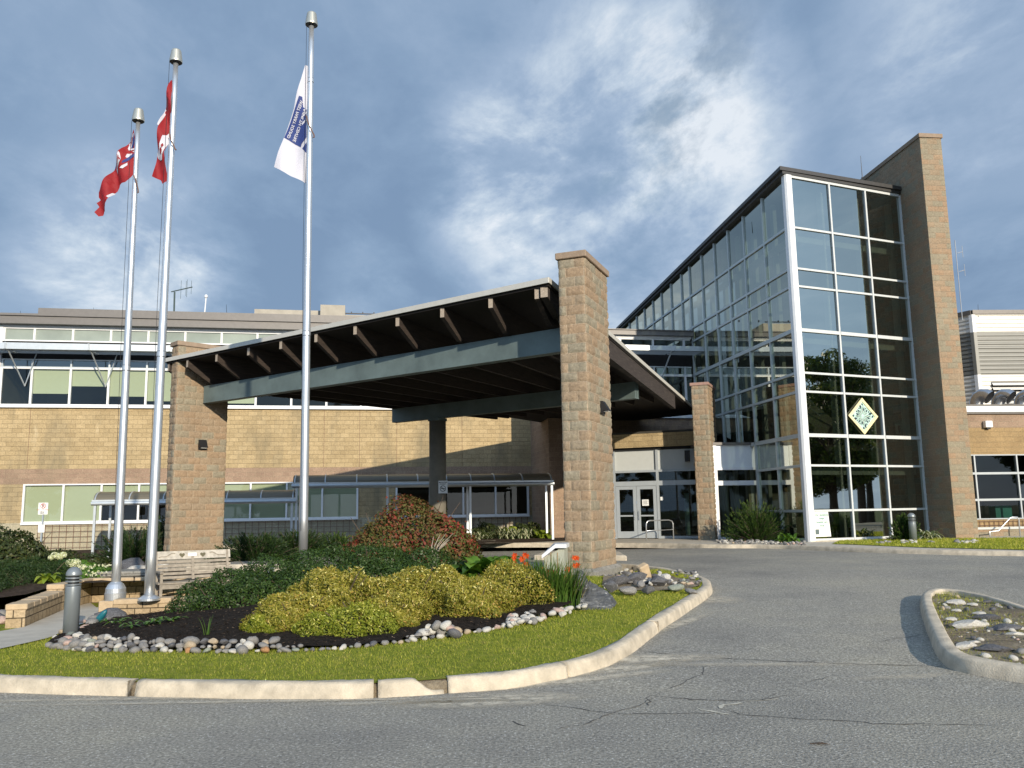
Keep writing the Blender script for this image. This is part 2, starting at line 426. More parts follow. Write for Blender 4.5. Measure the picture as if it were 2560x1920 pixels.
M['red'] = plain('red flag cloth', (.23, .004, .008), .75, var=.12, scale=9)
M['navy'] = plain('navy cloth', (.02, .04, .17), .75, var=.1)
M['wcloth'] = plain('white cloth', (.52, .52, .58), .8, var=.03, scale=8)
M['ink'] = plain('black ink', (.02, .02, .02), .6)
M['redink'] = plain('red ink', (.5, .03, .03), .6)
M['stair'] = plain('stair plaster', (.42, .38, .27), .8, var=.05)
M['teal'] = plain('teal paint', (.01, .12, .15), .45, var=.2)
M['hydrant'] = plain('silver duct', (.62, .63, .64), .25, .9, var=.1)
M['benchwood'] = plain('weathered bench paint', (.42, .39, .33), .85, var=.25, scale=12, bump=.5)
M['benchslat'] = plain('weathered slat', (.27, .235, .185), .85, var=.3, scale=12, bump=.5)
M['redwood'] = plain('red-brown stand wood', (.17, .085, .05), .8, var=.3, scale=12)
M['antenna'] = plain('antenna metal', (.08, .11, .10), .5, .4)
M['creamframe'] = plain('cream ornament frame', (.82, .72, .40), .5, var=.04)
M['orn_bg'] = plain('ornament ground', (.45, .62, .56), .5, var=.35, scale=9)
M['orn_green'] = plain('ornament green', (.035, .12, .07), .5, var=.3)
M['orn_dark'] = plain('ornament dark', (.015, .035, .05), .5)
M['tealchair'] = plain('teal upholstery', (.03, .22, .19), .7)

def glass_panes():
    M['glass'] = glassmat('tinted curtain glass', (.34, .39, .35), .52, (.70, .72, .64), .10)
    M['glass_dark'] = glassmat('dark window glass', (.46, .50, .46), .035, (.7, .8, .8), .45)
    M['glass_band'] = glassmat('clerestory glass', (.45, .50, .45), .12, (.8, .9, .9), .8)
    M['glass_clear'] = glassmat('light window glass', (.84, .88, .82), .03, (.8, .9, .92), .45)
    M['arch'] = glassmat('smoked roof sheet', (.30, .27, .20), .06, (.6, .6, .5), .5)
glass_panes()

def mat_wood():
    n = NT('stained rafter wood'); mp = n.new('ShaderNodeMapping'); mp.inputs['Scale'].default_value = (1, 1, 14); n.L.new(n.tc.outputs['Object'], mp.inputs[0])
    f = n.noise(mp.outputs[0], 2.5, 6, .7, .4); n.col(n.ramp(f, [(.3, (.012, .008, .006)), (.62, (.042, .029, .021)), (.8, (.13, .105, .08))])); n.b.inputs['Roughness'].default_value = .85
    n.bump(f, .4, .01); return n.m
M['wood'] = mat_wood()
M['wooddk'] = plain('black stained timber', (.03, .026, .022), .8, var=.5, scale=3, bump=.3)
M['woodend'] = plain('grey weathered end grain', (.36, .30, .235), .9, var=.25, scale=30)
M['wood_dark'] = None
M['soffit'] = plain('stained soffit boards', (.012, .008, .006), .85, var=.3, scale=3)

def mat_asphalt():
    n = NT('asphalt'); v = n.tc.outputs['Object']
    f1 = n.noise(v, 38, 4, .75); f2 = n.noise(v, .35, 5, .6); f3 = n.noise(v, 2.2, 5, .6)
    vo = n.new('ShaderNodeTexVoronoi', i_Scale=55.); n.L.new(v, vo.inputs['Vector'])
    vc = n.new('ShaderNodeSeparateColor'); n.L.new(vo.outputs['Color'], vc.inputs[0])
    col = n.ramp(f1, [(.32, (.135, .129, .111)), (.5, (.268, .256, .222)), (.68, (.47, .45, .39))])
    st = n.mth('MULTIPLY', n.rng(vc.outputs[0], .86, .93), n.rng(vo.outputs['Distance'], .45, .25))
    col = n.mix(n.mth('MULTIPLY', st, .8), col, (.68, .67, .63))
    sd_ = n.mth('MULTIPLY', n.rng(vc.outputs[1], .84, .92), n.rng(vo.outputs['Distance'], .5, .3))
    col = n.mix(n.mth('MULTIPLY', sd_, .6), col, (.05, .05, .052))
    col = n.mix(.9, col, n.ramp(f2, [(.3, (.74, .74, .76)), (.5, (1.0, .99, .97)), (.7, (1.22, 1.18, 1.08))]), 'MULTIPLY')
    col = n.mix(.7, col, n.ramp(f3, [(.3, (.92, .92, .93)), (.7, (1.07, 1.07, 1.05))]), 'MULTIPLY')
    n.col(col); n.b.inputs['Roughness'].default_value = .9; n.b.inputs['Specular IOR Level'].default_value = .25
    n.bump(n.mth('ADD', f1, n.mth('MULTIPLY', vo.outputs['Distance'], .5)), .9, .008); return n.m
M['asphalt'] = mat_asphalt()
def mat_ground(name, stops, sc1=7, sc2=60, bump=1.0):
    n = NT(name); v = n.tc.outputs['Object']; f1 = n.noise(v, sc1, 6, .65); f2 = n.noise(v, sc2, 4, .7)
    n.col(n.mix(.6, n.ramp(f1, stops), n.ramp(f2, [(.3, (.45, .45, .45)), (.7, (1.5, 1.5, 1.5))]), 'MULTIPLY')); n.b.inputs['Roughness'].default_value = .95
    n.b.inputs['Specular IOR Level'].default_value = .15
    n.bump(f2, bump, .03); return n.m
M['lawn'] = mat_ground('lawn soil', [(.3, (.14, .17, .02)), (.5, (.22, .26, .03)), (.7, (.30, .28, .06))])
M['mulch'] = mat_ground('dark mulch', [(.3, (.010, .008, .006)), (.6, (.028, .021, .016)), (.75, (.06, .045, .033))], 14, 45, 1.0)
M['dirt'] = mat_ground('gritty dirt', [(.3, (.15, .12, .085)), (.55, (.24, .20, .14)), (.72, (.36, .32, .25))], 3, 40, 1.0)
M['earth'] = mat_ground('planting bed', [(.3, (.03, .02, .014)), (.6, (.07, .05, .035)), (.75, (.12, .09, .06))], 9, 45, 1.0)
M['field'] = mat_ground('far grass', [(.3, (.05, .07, .02)), (.7, (.09, .11, .03))], .4, 12)
M['gr'] = leafmat('grass blades', [(0, (.15, .20, .012)), (.4, (.30, .34, .04)), (.75, (.52, .49, .075)), (1, (.75, .62, .22))], .6, .4, .25)
M['boxw'] = leafmat('glossy dark leaves', [(0, (.014, .030, .006)), (.5, (.034, .068, .012)), (.85, (.065, .115, .02)), (1, (.12, .18, .035))], .42, .25, .3)
M['yew'] = leafmat('yew needles', [(0, (.012, .028, .008)), (.6, (.03, .062, .014)), (1, (.075, .10, .025))], .5, .25, .3)
M['juniper'] = leafmat('juniper sprays', [(0, (.018, .040, .010)), (.5, (.05, .095, .018)), (1, (.14, .20, .035))], .55, .3, .2)
M['spirea'] = leafmat('golden spirea leaves', [(0, (.06, .075, .010)), (.3, (.19, .19, .026)), (.6, (.40, .36, .06)), (.82, (.45, .26, .06)), (1, (.85, .78, .32))], .5, .35, .3)
M['spireag'] = leafmat('lime spirea leaves', [(0, (.07, .10, .012)), (.4, (.21, .25, .025)), (.8, (.40, .39, .05)), (1, (.7, .66, .2))], .5, .35, .3)
M['burning'] = leafmat('reddening leaves', [(0, (.022, .042, .010)), (.36, (.085, .11, .022)), (.6, (.15, .115, .035)), (.8, (.22, .065, .035)), (1, (.34, .035, .03))], .5, .35, .3)
M['viburnum'] = leafmat('bronze green leaves', [(0, (.015, .025, .008)), (.6, (.05, .07, .018)), (.85, (.10, .095, .025)), (1, (.14, .07, .035))], .5, .3, .3)
M['hosta'] = leafmat('hosta leaves', [(0, (.035, .085, .012)), (.6, (.09, .19, .022)), (1, (.17, .28, .04))], .35, .3, .4)
M['hostal'] = leafmat('lime hosta leaves', [(0, (.13, .19, .02)), (.6, (.26, .34, .035)), (1, (.40, .45, .08))], .4, .35, .4)
M['hostav'] = leafmat('striped hosta leaves', [(0, (.04, .085, .02)), (.5, (.07, .12, .03)), (.55, (.55, .55, .34)), (1, (.62, .62, .42))], .4, .3, .4)
M['blade'] = leafmat('daylily blades', [(0, (.03, .07, .012)), (.6, (.07, .14, .02)), (.93, (.12, .19, .03)), (1, (.36, .26, .12))], .45, .35, .35)
M['petal'] = leafmat('orange petals', [(0, (.55, .05, .012)), (1, (.85, .16, .03))], .5, .4, .2)
M['hydra'] = leafmat('hydrangea florets', [(0, (.50, .55, .26)), (.6, (.72, .72, .50)), (1, (.85, .85, .76))], .6, .3, .2)
M['tree1'] = leafmat('maple leaves', [(0, (.025, .05, .012)), (.6, (.07, .11, .02)), (1, (.15, .17, .03))], .5, .35, .3)
M['tree2'] = leafmat('spruce needles', [(0, (.008, .018, .008)), (1, (.03, .05, .02))], .6, .1, .2)
M['bark'] = plain('bark', (.07, .05, .035), .95, var=.3, scale=9, bump=.8)
M['twig'] = plain('twigs', (.09, .065, .045), .95, var=.3, scale=9)
def mat_stone(name, a, b, c, sc_=9):
    n = NT(name); v = n.tc.outputs['Object']; f = n.noise(v, sc_, 6, .65, .6); f2 = n.noise(v, sc_*6, 4, .7)
    n.col(n.mix(.5, n.ramp(f, [(.32, a), (.52, b), (.7, c)]), n.ramp(f2, [(.3, (.6, .6, .6)), (.7, (1.3, 1.3, 1.3))]), 'MULTIPLY')); n.b.inputs['Roughness'].default_value = .8
    n.bump(f2, .4, .01); return n.m
STONES = [('grey', mat_stone('grey stone', (.12, .115, .105), (.21, .20, .185), (.34, .33, .31))),
          ('whitish', mat_stone('whitish stone', (.30, .285, .245), (.47, .45, .40), (.62, .60, .55))),
          ('dark grey', mat_stone('dark stone', (.05, .05, .052), (.10, .10, .105), (.19, .19, .20))),
          ('tan', mat_stone('tan stone', (.26, .20, .13), (.38, .30, .20), (.50, .43, .33))),
          ('pinkish', mat_stone('pinkish stone', (.30, .20, .165), (.42, .30, .25), (.55, .46, .40))),
          ('greenish', mat_stone('greenish stone', (.13, .15, .12), (.24, .26, .21), (.36, .38, .32))),
          ('rust brown', mat_stone('rust stone', (.25, .12, .05), (.36, .19, .08), (.44, .30, .17)))]
def mat_boulder():
    n = NT('streaked boulder'); mp = n.new('ShaderNodeMapping'); mp.inputs['Rotation'].default_value = (.3, .7, .5); mp.inputs['Scale'].default_value = (1, 1, 5); n.L.new(n.tc.outputs['Object'], mp.inputs[0])
    f = n.noise(mp.outputs[0], 4.5, 8, .7, .5); n.col(n.ramp(f, [(.3, (.028, .031, .035)), (.52, (.065, .07, .075)), (.60, (.12, .125, .13)), (.66, (.42, .42, .41))])); n.b.inputs['Roughness'].default_value = .8
    n.bump(f, .5, .02); return n.m
M['boulder'] = mat_boulder()
def mat_corr(name, c, pitch):
    n = NT(name); s = n.new('ShaderNodeSeparateXYZ'); n.L.new(n.tc.outputs['Object'], s.inputs[0])
    n.col(n.ramp(n.noise(n.tc.outputs['Object'], 2, 4), [(.3, tuple(x*.92 for x in c)), (.7, c)])); n.b.inputs['Roughness'].default_value = .45; n.b.inputs['Metallic'].default_value = .1
    return n.m
M['corr_w'] = mat_corr('white corrugated cladding', (.72, .69, .62), .1)
M['corr_g'] = mat_corr('grey corrugated cladding', (.20, .20, .18), .1)
M['mast'] = plain('dull antenna grey', (.33, .35, .37), .7)
#%%PART2
# ================================================================== GROUND AND ROADS
def far_z(x, y): return 0.0
g = sheet('ground', [(-900, -900), (900, -900), (900, 1500), (-900, 1500)], lambda x, y: -.42, M['field'], step=400, kind='structure')

def offset_poly(P, d):
    """offset an open polyline to its left by d"""
    P = np.array(P)[:, :2]; out = []
    for i in range(len(P)):
        a = P[max(i-1, 0)]; b = P[min(i+1, len(P)-1)]; t = (b-a)/np.linalg.norm(b-a); out.append(P[i]+np.array([-t[1], t[0]])*d)
    return out
def smooth_line(P, n=3):
    P = [np.array(p[:2]) for p in P]
    for _ in range(n):
        Q = [P[0]]
        for a, b in zip(P[:-1], P[1:]): Q += [a*.75+b*.25, a*.25+b*.75]
        Q.append(P[-1]); P = Q
    return P
def kerb(name, line, zf, w=.17, h=.135, side=1, label=None, notch=None, rough=.006, mat='concrete'):
    """rolled concrete kerb swept along a plan line (the line is its road-side foot)"""
    L = [line[0]]; 
    for a, b in zip(line[:-1], line[1:]):
        k = max(1, int(np.linalg.norm(np.array(b)-a)/.09))
        for i in range(1, k+1): L.append(a+(np.array(b)-a)*i/k)
    L = L[::max(1, int(.07/max(1e-6, np.linalg.norm(L[1]-L[0]))))]+[L[-1]] if len(L) > 60 else L
    prof = [(0, -.05), (.012, .03), (.03, h*.82), (.055, h*.97), (.1, h), (w*.94, h*.985), (w, h*.93), (w+.005, -.05)]
    mb = MB(); n = len(prof)
    for i, p in enumerate(L):
        a = L[max(i-1, 0)]; b = L[min(i+1, len(L)-1)]; t = (b-a)/(np.linalg.norm(b-a)+1e-9); nn = np.array([-t[1], t[0]])*side
        s = 1.0
        if notch: s = notch(i/(len(L)-1))
        for k_, (o_, z) in enumerate(prof):
            q = p+nn*(o_+random.uniform(-rough, rough)*.4+.004*math.sin(i*.23+k_)); mb.v.append((q[0], q[1], float(zroad(p[0], p[1]))+z*s+(random.uniform(-rough, rough)*.5+.004*math.sin(i*.31+k_*2) if z > 0 else 0)))
    for i in range(len(L)-1):
        for k in range(n-1): a = i*n+k; mb.f.append((a, a+1, a+1+n, a+n))
    mb.f.append(tuple(range(n))); mb.f.append(tuple((len(L)-1)*n+k for k in range(n-1, -1, -1)))
    o = mb.build(name, M[mat], smooth=True); o['kind'] = 'structure'
    if label: o['label'] = label
    return o
kp = [(-160, 1722), (0, 1733), (324, 1742), (579, 1748), (868, 1749), (940, 1746), (1050, 1740), (1128, 1734), (1280, 1724), (1384, 1704), (1500, 1678), (1581, 1637), (1650, 1579), (1731, 1524), (1776, 1493)]
KL = [road_pt(*p)[:2] for p in kp]
tip = road_pt(1786, 1478)[:2]; t2_ = road_pt(1772, 1461)[:2]; t3_ = road_pt(1735, 1452)[:2]
tail = [np.array([2.75, 18.3]), np.array([2.1, 19.3]), np.array([.2, 19.9]), np.array([-4, 20.2]), np.array([-8, 21.5])]
full = smooth_line(KL+[tip, t2_, t3_]+tail, 2)
def cutline(px0, px1):
    out = []
    for p in full:
        v = np.array([p[0], p[1], float(zroad(*p))])-EYEP; px = 1280+F_*(v@CR)/(v@CF)
        if p[1] < 15 or px0 < 1700:
            pass
        out.append(px)
    return out
pxs = cutline(0, 0)
i_tip = int(np.argmax(pxs))
def seg(px0, px1):
    return [p for i, (p, x) in enumerate(zip(full, pxs)) if i <= i_tip and px0 <= x <= px1]
def densify(P, st=.12):
    out = [P[0]]
    for a, b in zip(P[:-1], P[1:]):
        k = max(1, int(np.linalg.norm(b-a)/st)); out += [a+(b-a)*i/k for i in range(1, k+1)]
    return out
full = densify(full, .03); pxs = cutline(0, 0); i_tip = int(np.argmax(pxs))
kerb('kerb_bed', offset_poly(full, .055), zroad, h=.105, w=.11, rough=.003, mat='dirt')
kerb('kerb', seg(-400, 323), zroad, label='chipped pale concrete kerb along the lawn, left end of the frame')
kerb('kerb', seg(326, 940), zroad)
kerb('kerb', seg(942, 1117), zroad, notch=lambda t: 1-.75*sstep(t, .5, .85))
kerb('kerb', seg(1120, 1422), zroad)
kerb('kerb', seg(1424, 1648), zroad)
kerb('kerb', [p for i, (p, x) in enumerate(zip(full, pxs)) if x > 1648 or i > i_tip], zroad)
inner = offset_poly(full, .172)[::4]
mid_ = offset_poly(full, .03)
road_poly = [(-45, -45), (60, -45), (60, 28.6), (-8, 28.6)]+[tuple(p) for p in mid_[::-8]]+[(-45, float(mid_[0][1]))]
sheet('road', road_poly, lambda x, y: zroad(x, y), M['asphalt'], step=1.5, kind='structure')

# lawn / garden sheet
left_edge = [np.array([-16, 9.3]), np.array([-16, 16.5])]
under = offset_poly(full, .10)[::4]
garden = [p for p in under]+[np.array([-16, 22.]), np.array([-16, 8.9])]
def zlawn(x, y): return zgard(x, y)-.006
sheet('lawn_soil', garden, zlawn, M['lawn'], step=.5, kind='structure')

pilebed = [gard_pt(*p)[:2] for p in ((1505, 1466), (1530, 1476), (1620, 1478), (1700, 1476), (1748, 1466), (1752, 1456), (1700, 1446), (1600, 1440), (1515, 1440))]
sheet('rubble_bed', pilebed, lambda x, y: zgard(x, y)+.012, M['dirt'], step=.2, kind='structure', jit=.012)
# footpath
pp_far = [(-420, 1640), (0, 1580), (61, 1569), (163, 1524), (226, 1508)]
pp_near = [(275, 1515), (224, 1555), (190, 1566), (119, 1597), (72, 1608), (0, 1624), (-420, 1700)]
path = [gard_pt(*p)[:2] for p in pp_far]+[np.array([-7.6, 15.9]), np.array([-5.0, 15.9]), np.array([-5.0, 13.95]), gard_pt(284, 1530)[:2]]+[gard_pt(*p)[:2] for p in pp_near]
sheet('footpath', path, lambda x, y: zgard(x, y)+.012, M['walkconc'], step=.5, kind='structure')

# mulch bed
mul_px = [(118, 1612), (200, 1628), (430, 1628), (640, 1626), (760, 1624), (900, 1618), (1000, 1606), (1120, 1592), (1240, 1573), (1340, 1553), (1420, 1530), (1455, 1515)]
mul = [gard_pt(*p)[:2] for p in mul_px]+[np.array([1.05, 12.9]), np.array([.9, 14.5]), np.array([.35, 16.9]), np.array([.3, 18.6]), np.array([-5, 18.9]), np.array([-5.2, 14.]), gard_pt(284, 1546)[:2], gard_pt(230, 1560)[:2], gard_pt(150, 1596)[:2]]
def zmul(x, y): return zgard(x, y)+.03+.10*sstep(y, 10.2, 12.5)*sstep(x, -6.9, -5.0)+.012*math.sin(x*9)*math.sin(y*11)
sheet('mulch_bed', mul, zmul, M['mulch'], step=.25, kind='structure', jit=.012)
# mulch chips (uncountable)
def in_poly(x, y, P):
    c = False; n = len(P)
    for i in range(n):
        a, b = P[i], P[i-1]
        if (a[1] > y) != (b[1] > y) and x < (b[0]-a[0])*(y-a[1])/(b[1]-a[1])+a[0]: c = not c
    return c
def in_poly_np(X, Y, P):
    c = np.zeros(len(X), bool); n = len(P)
    for i in range(n):
        a, b = P[i], P[i-1]
        m_ = (a[1] > Y) != (b[1] > Y)
        xi = (b[0]-a[0])*(Y-a[1])/((b[1]-a[1]) if b[1] != a[1] else 1e-9)+a[0]
        c ^= m_ & (X < xi)
    return c
def scatter(P, n):
    P = np.array(P); lo = P.min(0); hi = P.max(0); X = RNG.uniform(lo[0], hi[0], n); Y = RNG.uniform(lo[1], hi[1], n); k = in_poly_np(X, Y, P)
    return X[k], Y[k]
X, Y = scatter(mul, 26000)
k = (X < .5) & (Y < 14.5); X, Y = X[k], Y[k]
Z = np.array([zmul(a, b) for a, b in zip(X, Y)])
def cards(C, A, B):
    """rhombus per centre C with half-axes A,B -> verts, quads"""
    n = len(C); V = np.stack([C-A, C-B, C+A, C+B], 1).reshape(-1, 3); Fq = np.arange(4*n).reshape(n, 4); return V, Fq
def rand_dirs(n):
    v = RNG.normal(size=(n, 3)); return v/np.linalg.norm(v, axis=1, keepdims=True)
C = np.stack([X, Y, Z+.008], 1); A = rand_dirs(len(C)); A[:, 2] *= .35; B = np.cross(A, rand_dirs(len(C))); B /= np.linalg.norm(B, axis=1, keepdims=True); B[:, 2] *= .4
M['chips'] = leafmat('bark chips', [(0, (.010, .008, .006)), (.8, (.03, .022, .016)), (.93, (.085, .06, .042)), (1, (.17, .13, .095))], .9, 0, .1)
V, Fq = cards(C, A*RNG.uniform(.012, .032, (len(C), 1)), B*.008)
o = npmesh('mulch', V, Fq, M['chips'], tint=RNG.uniform(0, 1, len(Fq))); tagp(o, 'dark bark mulch around the shrubs of the island bed', 'mulch', kind='stuff')

# grass blades on the lawn
def grass(name, P, n, zf, label, hmin=.012, hmax=.034, excl=None, tlo=0, thi=1, patch=True, wid=.0018):
    X, Y = scatter(P, n)
    if excl is not None:
        for E_ in excl: k = ~in_poly_np(X, Y, np.array(E_)); X, Y = X[k], Y[k]
    Z = zf(X, Y); n = len(X)
    a = RNG.uniform(0, 2*PI, n); h = RNG.uniform(hmin, hmax, n); ln = RNG.uniform(.1, .9, n)*h; b = RNG.uniform(0, 2*PI, n); w = wid*RNG.uniform(.6, 1.5, n)*(1+np.clip(Y-9, 0, 30)*.12)
    base = np.stack([X, Y, Z], 1); d = np.stack([np.cos(a), np.sin(a), 0*a], 1)*w[:, None]; tipv = base+np.stack([np.cos(b)*ln, np.sin(b)*ln, h], 1)
    V = np.stack([base-d, base+d, tipv], 1).reshape(-1, 3); Fq = np.arange(3*n).reshape(n, 3)
    t = RNG.uniform(0, .75, n)
    if patch:
        pn = .5+.5*np.sin(X*1.7+2.1*np.sin(Y*1.3))*np.cos(Y*2.3+1.7*np.sin(X*.9)); t = np.clip(t*.75+.28*pn, 0, .84)
    thin = RNG.uniform(0, 1, n) < np.clip(.9-1.9*(.5+.5*np.sin(X*3.1+1.7*np.sin(Y*2.9+1))*np.cos(Y*4.1+1.3*np.sin(X*2.2)))-.35, 0, .8) if patch else np.zeros(n, bool)
    h = np.where(thin, h*.25, h)
    tipv = base+np.stack([np.cos(b)*ln, np.sin(b)*ln, h], 1); V = np.stack([base-d, base+d, tipv], 1).reshape(-1, 3)
    dry = RNG.uniform(0, 1, n) < .07; t[dry] = RNG.uniform(.88, 1, dry.sum())
    o = npmesh(name, V, Fq, M['gr'], tint=np.clip(t, tlo, thi)); tagp(o, label, 'grass', kind='stuff'); return o
front = [p for p in inner if p[1] < 13.6 or p[0] > 2.2][:]
lawn_poly = [p for i, p in enumerate(inner) if i <= int(np.argmin([abs(q[1]-18.0)+(q[0] < 0)*99 for q in inner]))]
mulA = [np.array(p) for p in mul]
lp = [np.array(p) for p in lawn_poly]+[np.array([-16, 19]), np.array([-16, 8.5])]
grass('grass', lp, 420000, zgard, 'short green lawn between the kerb and the stone border', excl=[mul, path, pilebed, [(-30, 16), (1.0, 16.0), (1.0, 30), (-30, 30)], [(-30, 12.6), (-7.4, 12.6), (-5, 14), (-5, 30), (-30, 30)]])

# small planted island on the right
isl = [road_pt(*p)[:2] for p in ((2700, 1735), (2560, 1712), (2495, 1701), (2420, 1688), (2375, 1676), (2345, 1655), (2325, 1610), (2309, 1565), (2296, 1518), (2303, 1500), (2335, 1494))]
isl += [road_pt(*p)[:2] for p in ((2400, 1497), (2470, 1510), (2560, 1537), (2700, 1590), (2900, 1672), (2965, 1720), (2930, 1760), (2820, 1752), (2700, 1735))]
isl2 = densify(smooth_line(isl[::-1], 2))
# walk the outline so that the kerb thickness lies inside
kerb('kerb', isl2, zroad, w=.17, h=.15, side=1, label='raised concrete kerb around the stony island on the right', rough=.008)
isin = offset_poly(isl2, .17)
def zisl(x, y): return zroad(x, y)+.105+.03*math.sin(x*2.1)*math.cos(y*1.7)
sheet('island_dirt', isin, zisl, M['dirt'], step=.3, kind='structure', jit=.012)
grass('grass', isin, 12000, lambda X, Y: zroad(X, Y)+.1, 'thin weedy grass on the stony traffic island', hmin=.02, hmax=.06, excl=[[(p[0]-2.2, p[1]+1.5) for p in isin]])

# sidewalk in front of the entrance
sw_px = [(1180, 1366), (1280, 1365.5), (1410, 1365), (1534, 1365.5), (1656, 1367), (1786, 1371), (1920, 1371), (2093, 1378.5), (2300, 1386), (2560, 1391), (2800, 1394)]
swl = [road_pt(*p)[:2] for p in sw_px]
swl = [np.array([-16., swl[0][1]+1.5]), np.array([-6., swl[0][1]+.7])]+swl
zs = lambda x, y: .33+.12
swk = densify(smooth_line(swl, 1), .4)
kb = kerb('kerb', swk, zroad, w=.16, h=.125, side=1, label='low concrete kerb of the entrance pavement', rough=.003)
swi = offset_poly(swk, .165)
sheet('pavement', list(swi)+[np.array([40, 60]), np.array([-16, 60])], lambda x, y: .33+.12-.005, M['walkconc'], step=3, kind='structure')
# grass strip at right
gs = [hit(*p, lambda x, y: .45)[:2] for p in ((2080, 1360), (2140, 1362), (2300, 1369), (2560, 1375), (2760, 1378))]+[np.array([24., 29.6]), np.array([19., 29.2]), np.array([16.2, 29.7]), np.array([15., 29.9]), np.array([14.5, 30.8]), np.array([11., 29.4])]
sheet('grass_bed', gs, lambda x, y: .458, M['lawn'], step=1.5, kind='structure')
grass('grass', gs, 42000, lambda X, Y: .455+0*X, 'bright strip of lawn in front of the tall brick wall', hmin=.03, hmax=.07, wid=.003)

# left landscape behind the low walls
def zleft(x, y): return float(np.interp(y, [15.8, 18, 24, 28, 32, 34.6, 36.6], [.42, .36, .12, 0, -.2, -.2, .25]))*float(1-sstep(x, -8, -2))+float(sstep(x, -8, -2))*.44+.0
bed = [(-40, 13.0), (-9.2, 12.9), (-8.3, 15.9), (-6.0, 16.3), (-6.0, 20), (-8.2, 21.3), (-8.2, 29), (-3, 30.5), (3, 35.0), (3, 43), (-40, 37)]
def zbed(x, y):
    a = zleft(x, y)
    if y < 15.8: a = .30
    return a
sheet('planting_soil', bed, lambda x, y: zbed(x, y)+.02, M['earth'], step=.8, kind='structure', jit=.02)

# cracks and stains on the road
RD = bpy.data.objects['road']
M['crack'] = plain('crack tar', (.075, .073, .068), .95); M['crackl'] = plain('crack grit', (.50, .47, .38), .95, var=.2, scale=30)
def crack(pts, w, mat=None):
    P = [road_pt(1280+x*.5787, 1400+y*.5787) for x, y in pts]; Q = []
    for a, b in zip(P[:-1], P[1:]):
        L_ = np.linalg.norm(b-a); k = max(2, int(L_/.07))
        for i in range(k): q = a+(b-a)*i/k; q = q+np.array([random.gauss(0, .013), random.gauss(0, .013), 0]); Q.append(q)
    Q.append(P[-1]); V = []; f = []
    for i, q in enumerate(Q):
        t = Q[min(i+1, len(Q)-1)]-Q[max(i-1, 0)]; t = t/(np.linalg.norm(t)+1e-9); nn = np.array([-t[1], t[0], 0]); ww = w*random.uniform(.35, 1.25)*math.sin(PI*min(max((i+.5)/len(Q), .04), .96))**.4
        for s_ in (-1, 1): r_ = q+nn*s_*ww; V.append((r_[0], r_[1], float(zroad(r_[0], r_[1]))+.004))
        if i: f.append((2*i-2, 2*i, 2*i+1, 2*i-1))
    MB().add(V, f).build('crack', mat or M['crack'], RD, uv=False)
for pts, w in (([(120, 620), (330, 650), (500, 668), (780, 664), (920, 660)], .006), ([(400, 572), (560, 585), (740, 600), (940, 610), (1090, 605), (1230, 580), (1370, 575)], .009),
               ([(600, 590), (680, 560), (770, 515), (830, 490), (825, 460)], .008), ([(1090, 605), (1180, 555), (1290, 525), (1390, 500)], .006),
               ([(900, 640), (1000, 672), (1150, 680), (1330, 692), (1520, 700), (1560, 710), (1800, 712), (2100, 718)], .009), ([(560, 395), (800, 420), (1150, 438), (1500, 450), (1860, 460)], .010),
               ([(180, 732), (330, 705), (410, 670), (560, 625), (610, 600)], .006), ([(0, 700), (60, 720)], .012), ([(590, 590), (590, 630)], .008), ([(1510, 360), (1640, 345), (1780, 320)], .005),
               ([(1900, 20), (2010, 30), (2110, 50)], .006), ([(2080, 115), (2130, 125)], .009), ([(-900, 620), (-700, 560), (-560, 545)], .005)):
    crack(pts, w)
for pts, w in (([(790, 642), (860, 658), (935, 668)], .018), ([(905, 645), (925, 628), (990, 618)], .022), ([(1000, 612), (1090, 608), (1150, 598)], .010)):
    crack(pts, w, M['crackl'])
def mat_patch():
    n = NT('sandy dust'); v = n.tc.outputs['Object']; n.col((.60, .54, .42)); n.b.inputs['Roughness'].default_value = .95
    at = n.new('ShaderNodeAttribute', attribute_name='tint'); f = n.noise(v, 9, 6, .7); f2 = n.noise(v, 60, 3, .7)
    a = n.mth('MULTIPLY', at.outputs['Fac'], n.rng(n.mth('ADD', n.mth('MULTIPLY', f, .7), n.mth('MULTIPLY', f2, .3)), .36, .56))
    tr = n.new('ShaderNodeBsdfTransparent'); mx = n.new('ShaderNodeMixShader'); n.L.new(a, mx.inputs[0]); n.L.new(tr.outputs[0], mx.inputs[1]); n.L.new(n.b.outputs[0], mx.inputs[2]); n.L.new(mx.outputs[0], n.out.inputs[0]); return n.m
M['dust'] = mat_patch()
def dust(pxc, pyc, rx, ry, ang=0, amt=.8):
    c = road_pt(pxc, pyc); V = []; f = []; t = []
    K = 28; rings = [0, .25, .5, .75, 1.0]
    for r_ in rings:
        for k in range(K):
            th = 2*PI*k/K; q = (r_*rx*math.cos(th), r_*ry*math.sin(th)); X_ = c[0]+q[0]*math.cos(R(ang))-q[1]*math.sin(R(ang)); Y_ = c[1]+q[0]*math.sin(R(ang))+q[1]*math.cos(R(ang)); V.append((X_, Y_, float(zroad(X_, Y_))+.0065))
    for i in range(len(rings)-1):
        for k in range(K): a = i*K+k; b = i*K+(k+1) % K; f.append((a, a+K, b+K, b)); 
    V = np.array(V); f = np.array(f)
    o = npmesh('dust_patch', V, f, M['dust'], parent=RD, tint=None)
    at = o.data.attributes.new('tint', 'FLOAT', 'POINT'); at.data.foreach_set('value', np.repeat([amt, amt, amt*.8, amt*.45, 0], K).astype(np.float32))
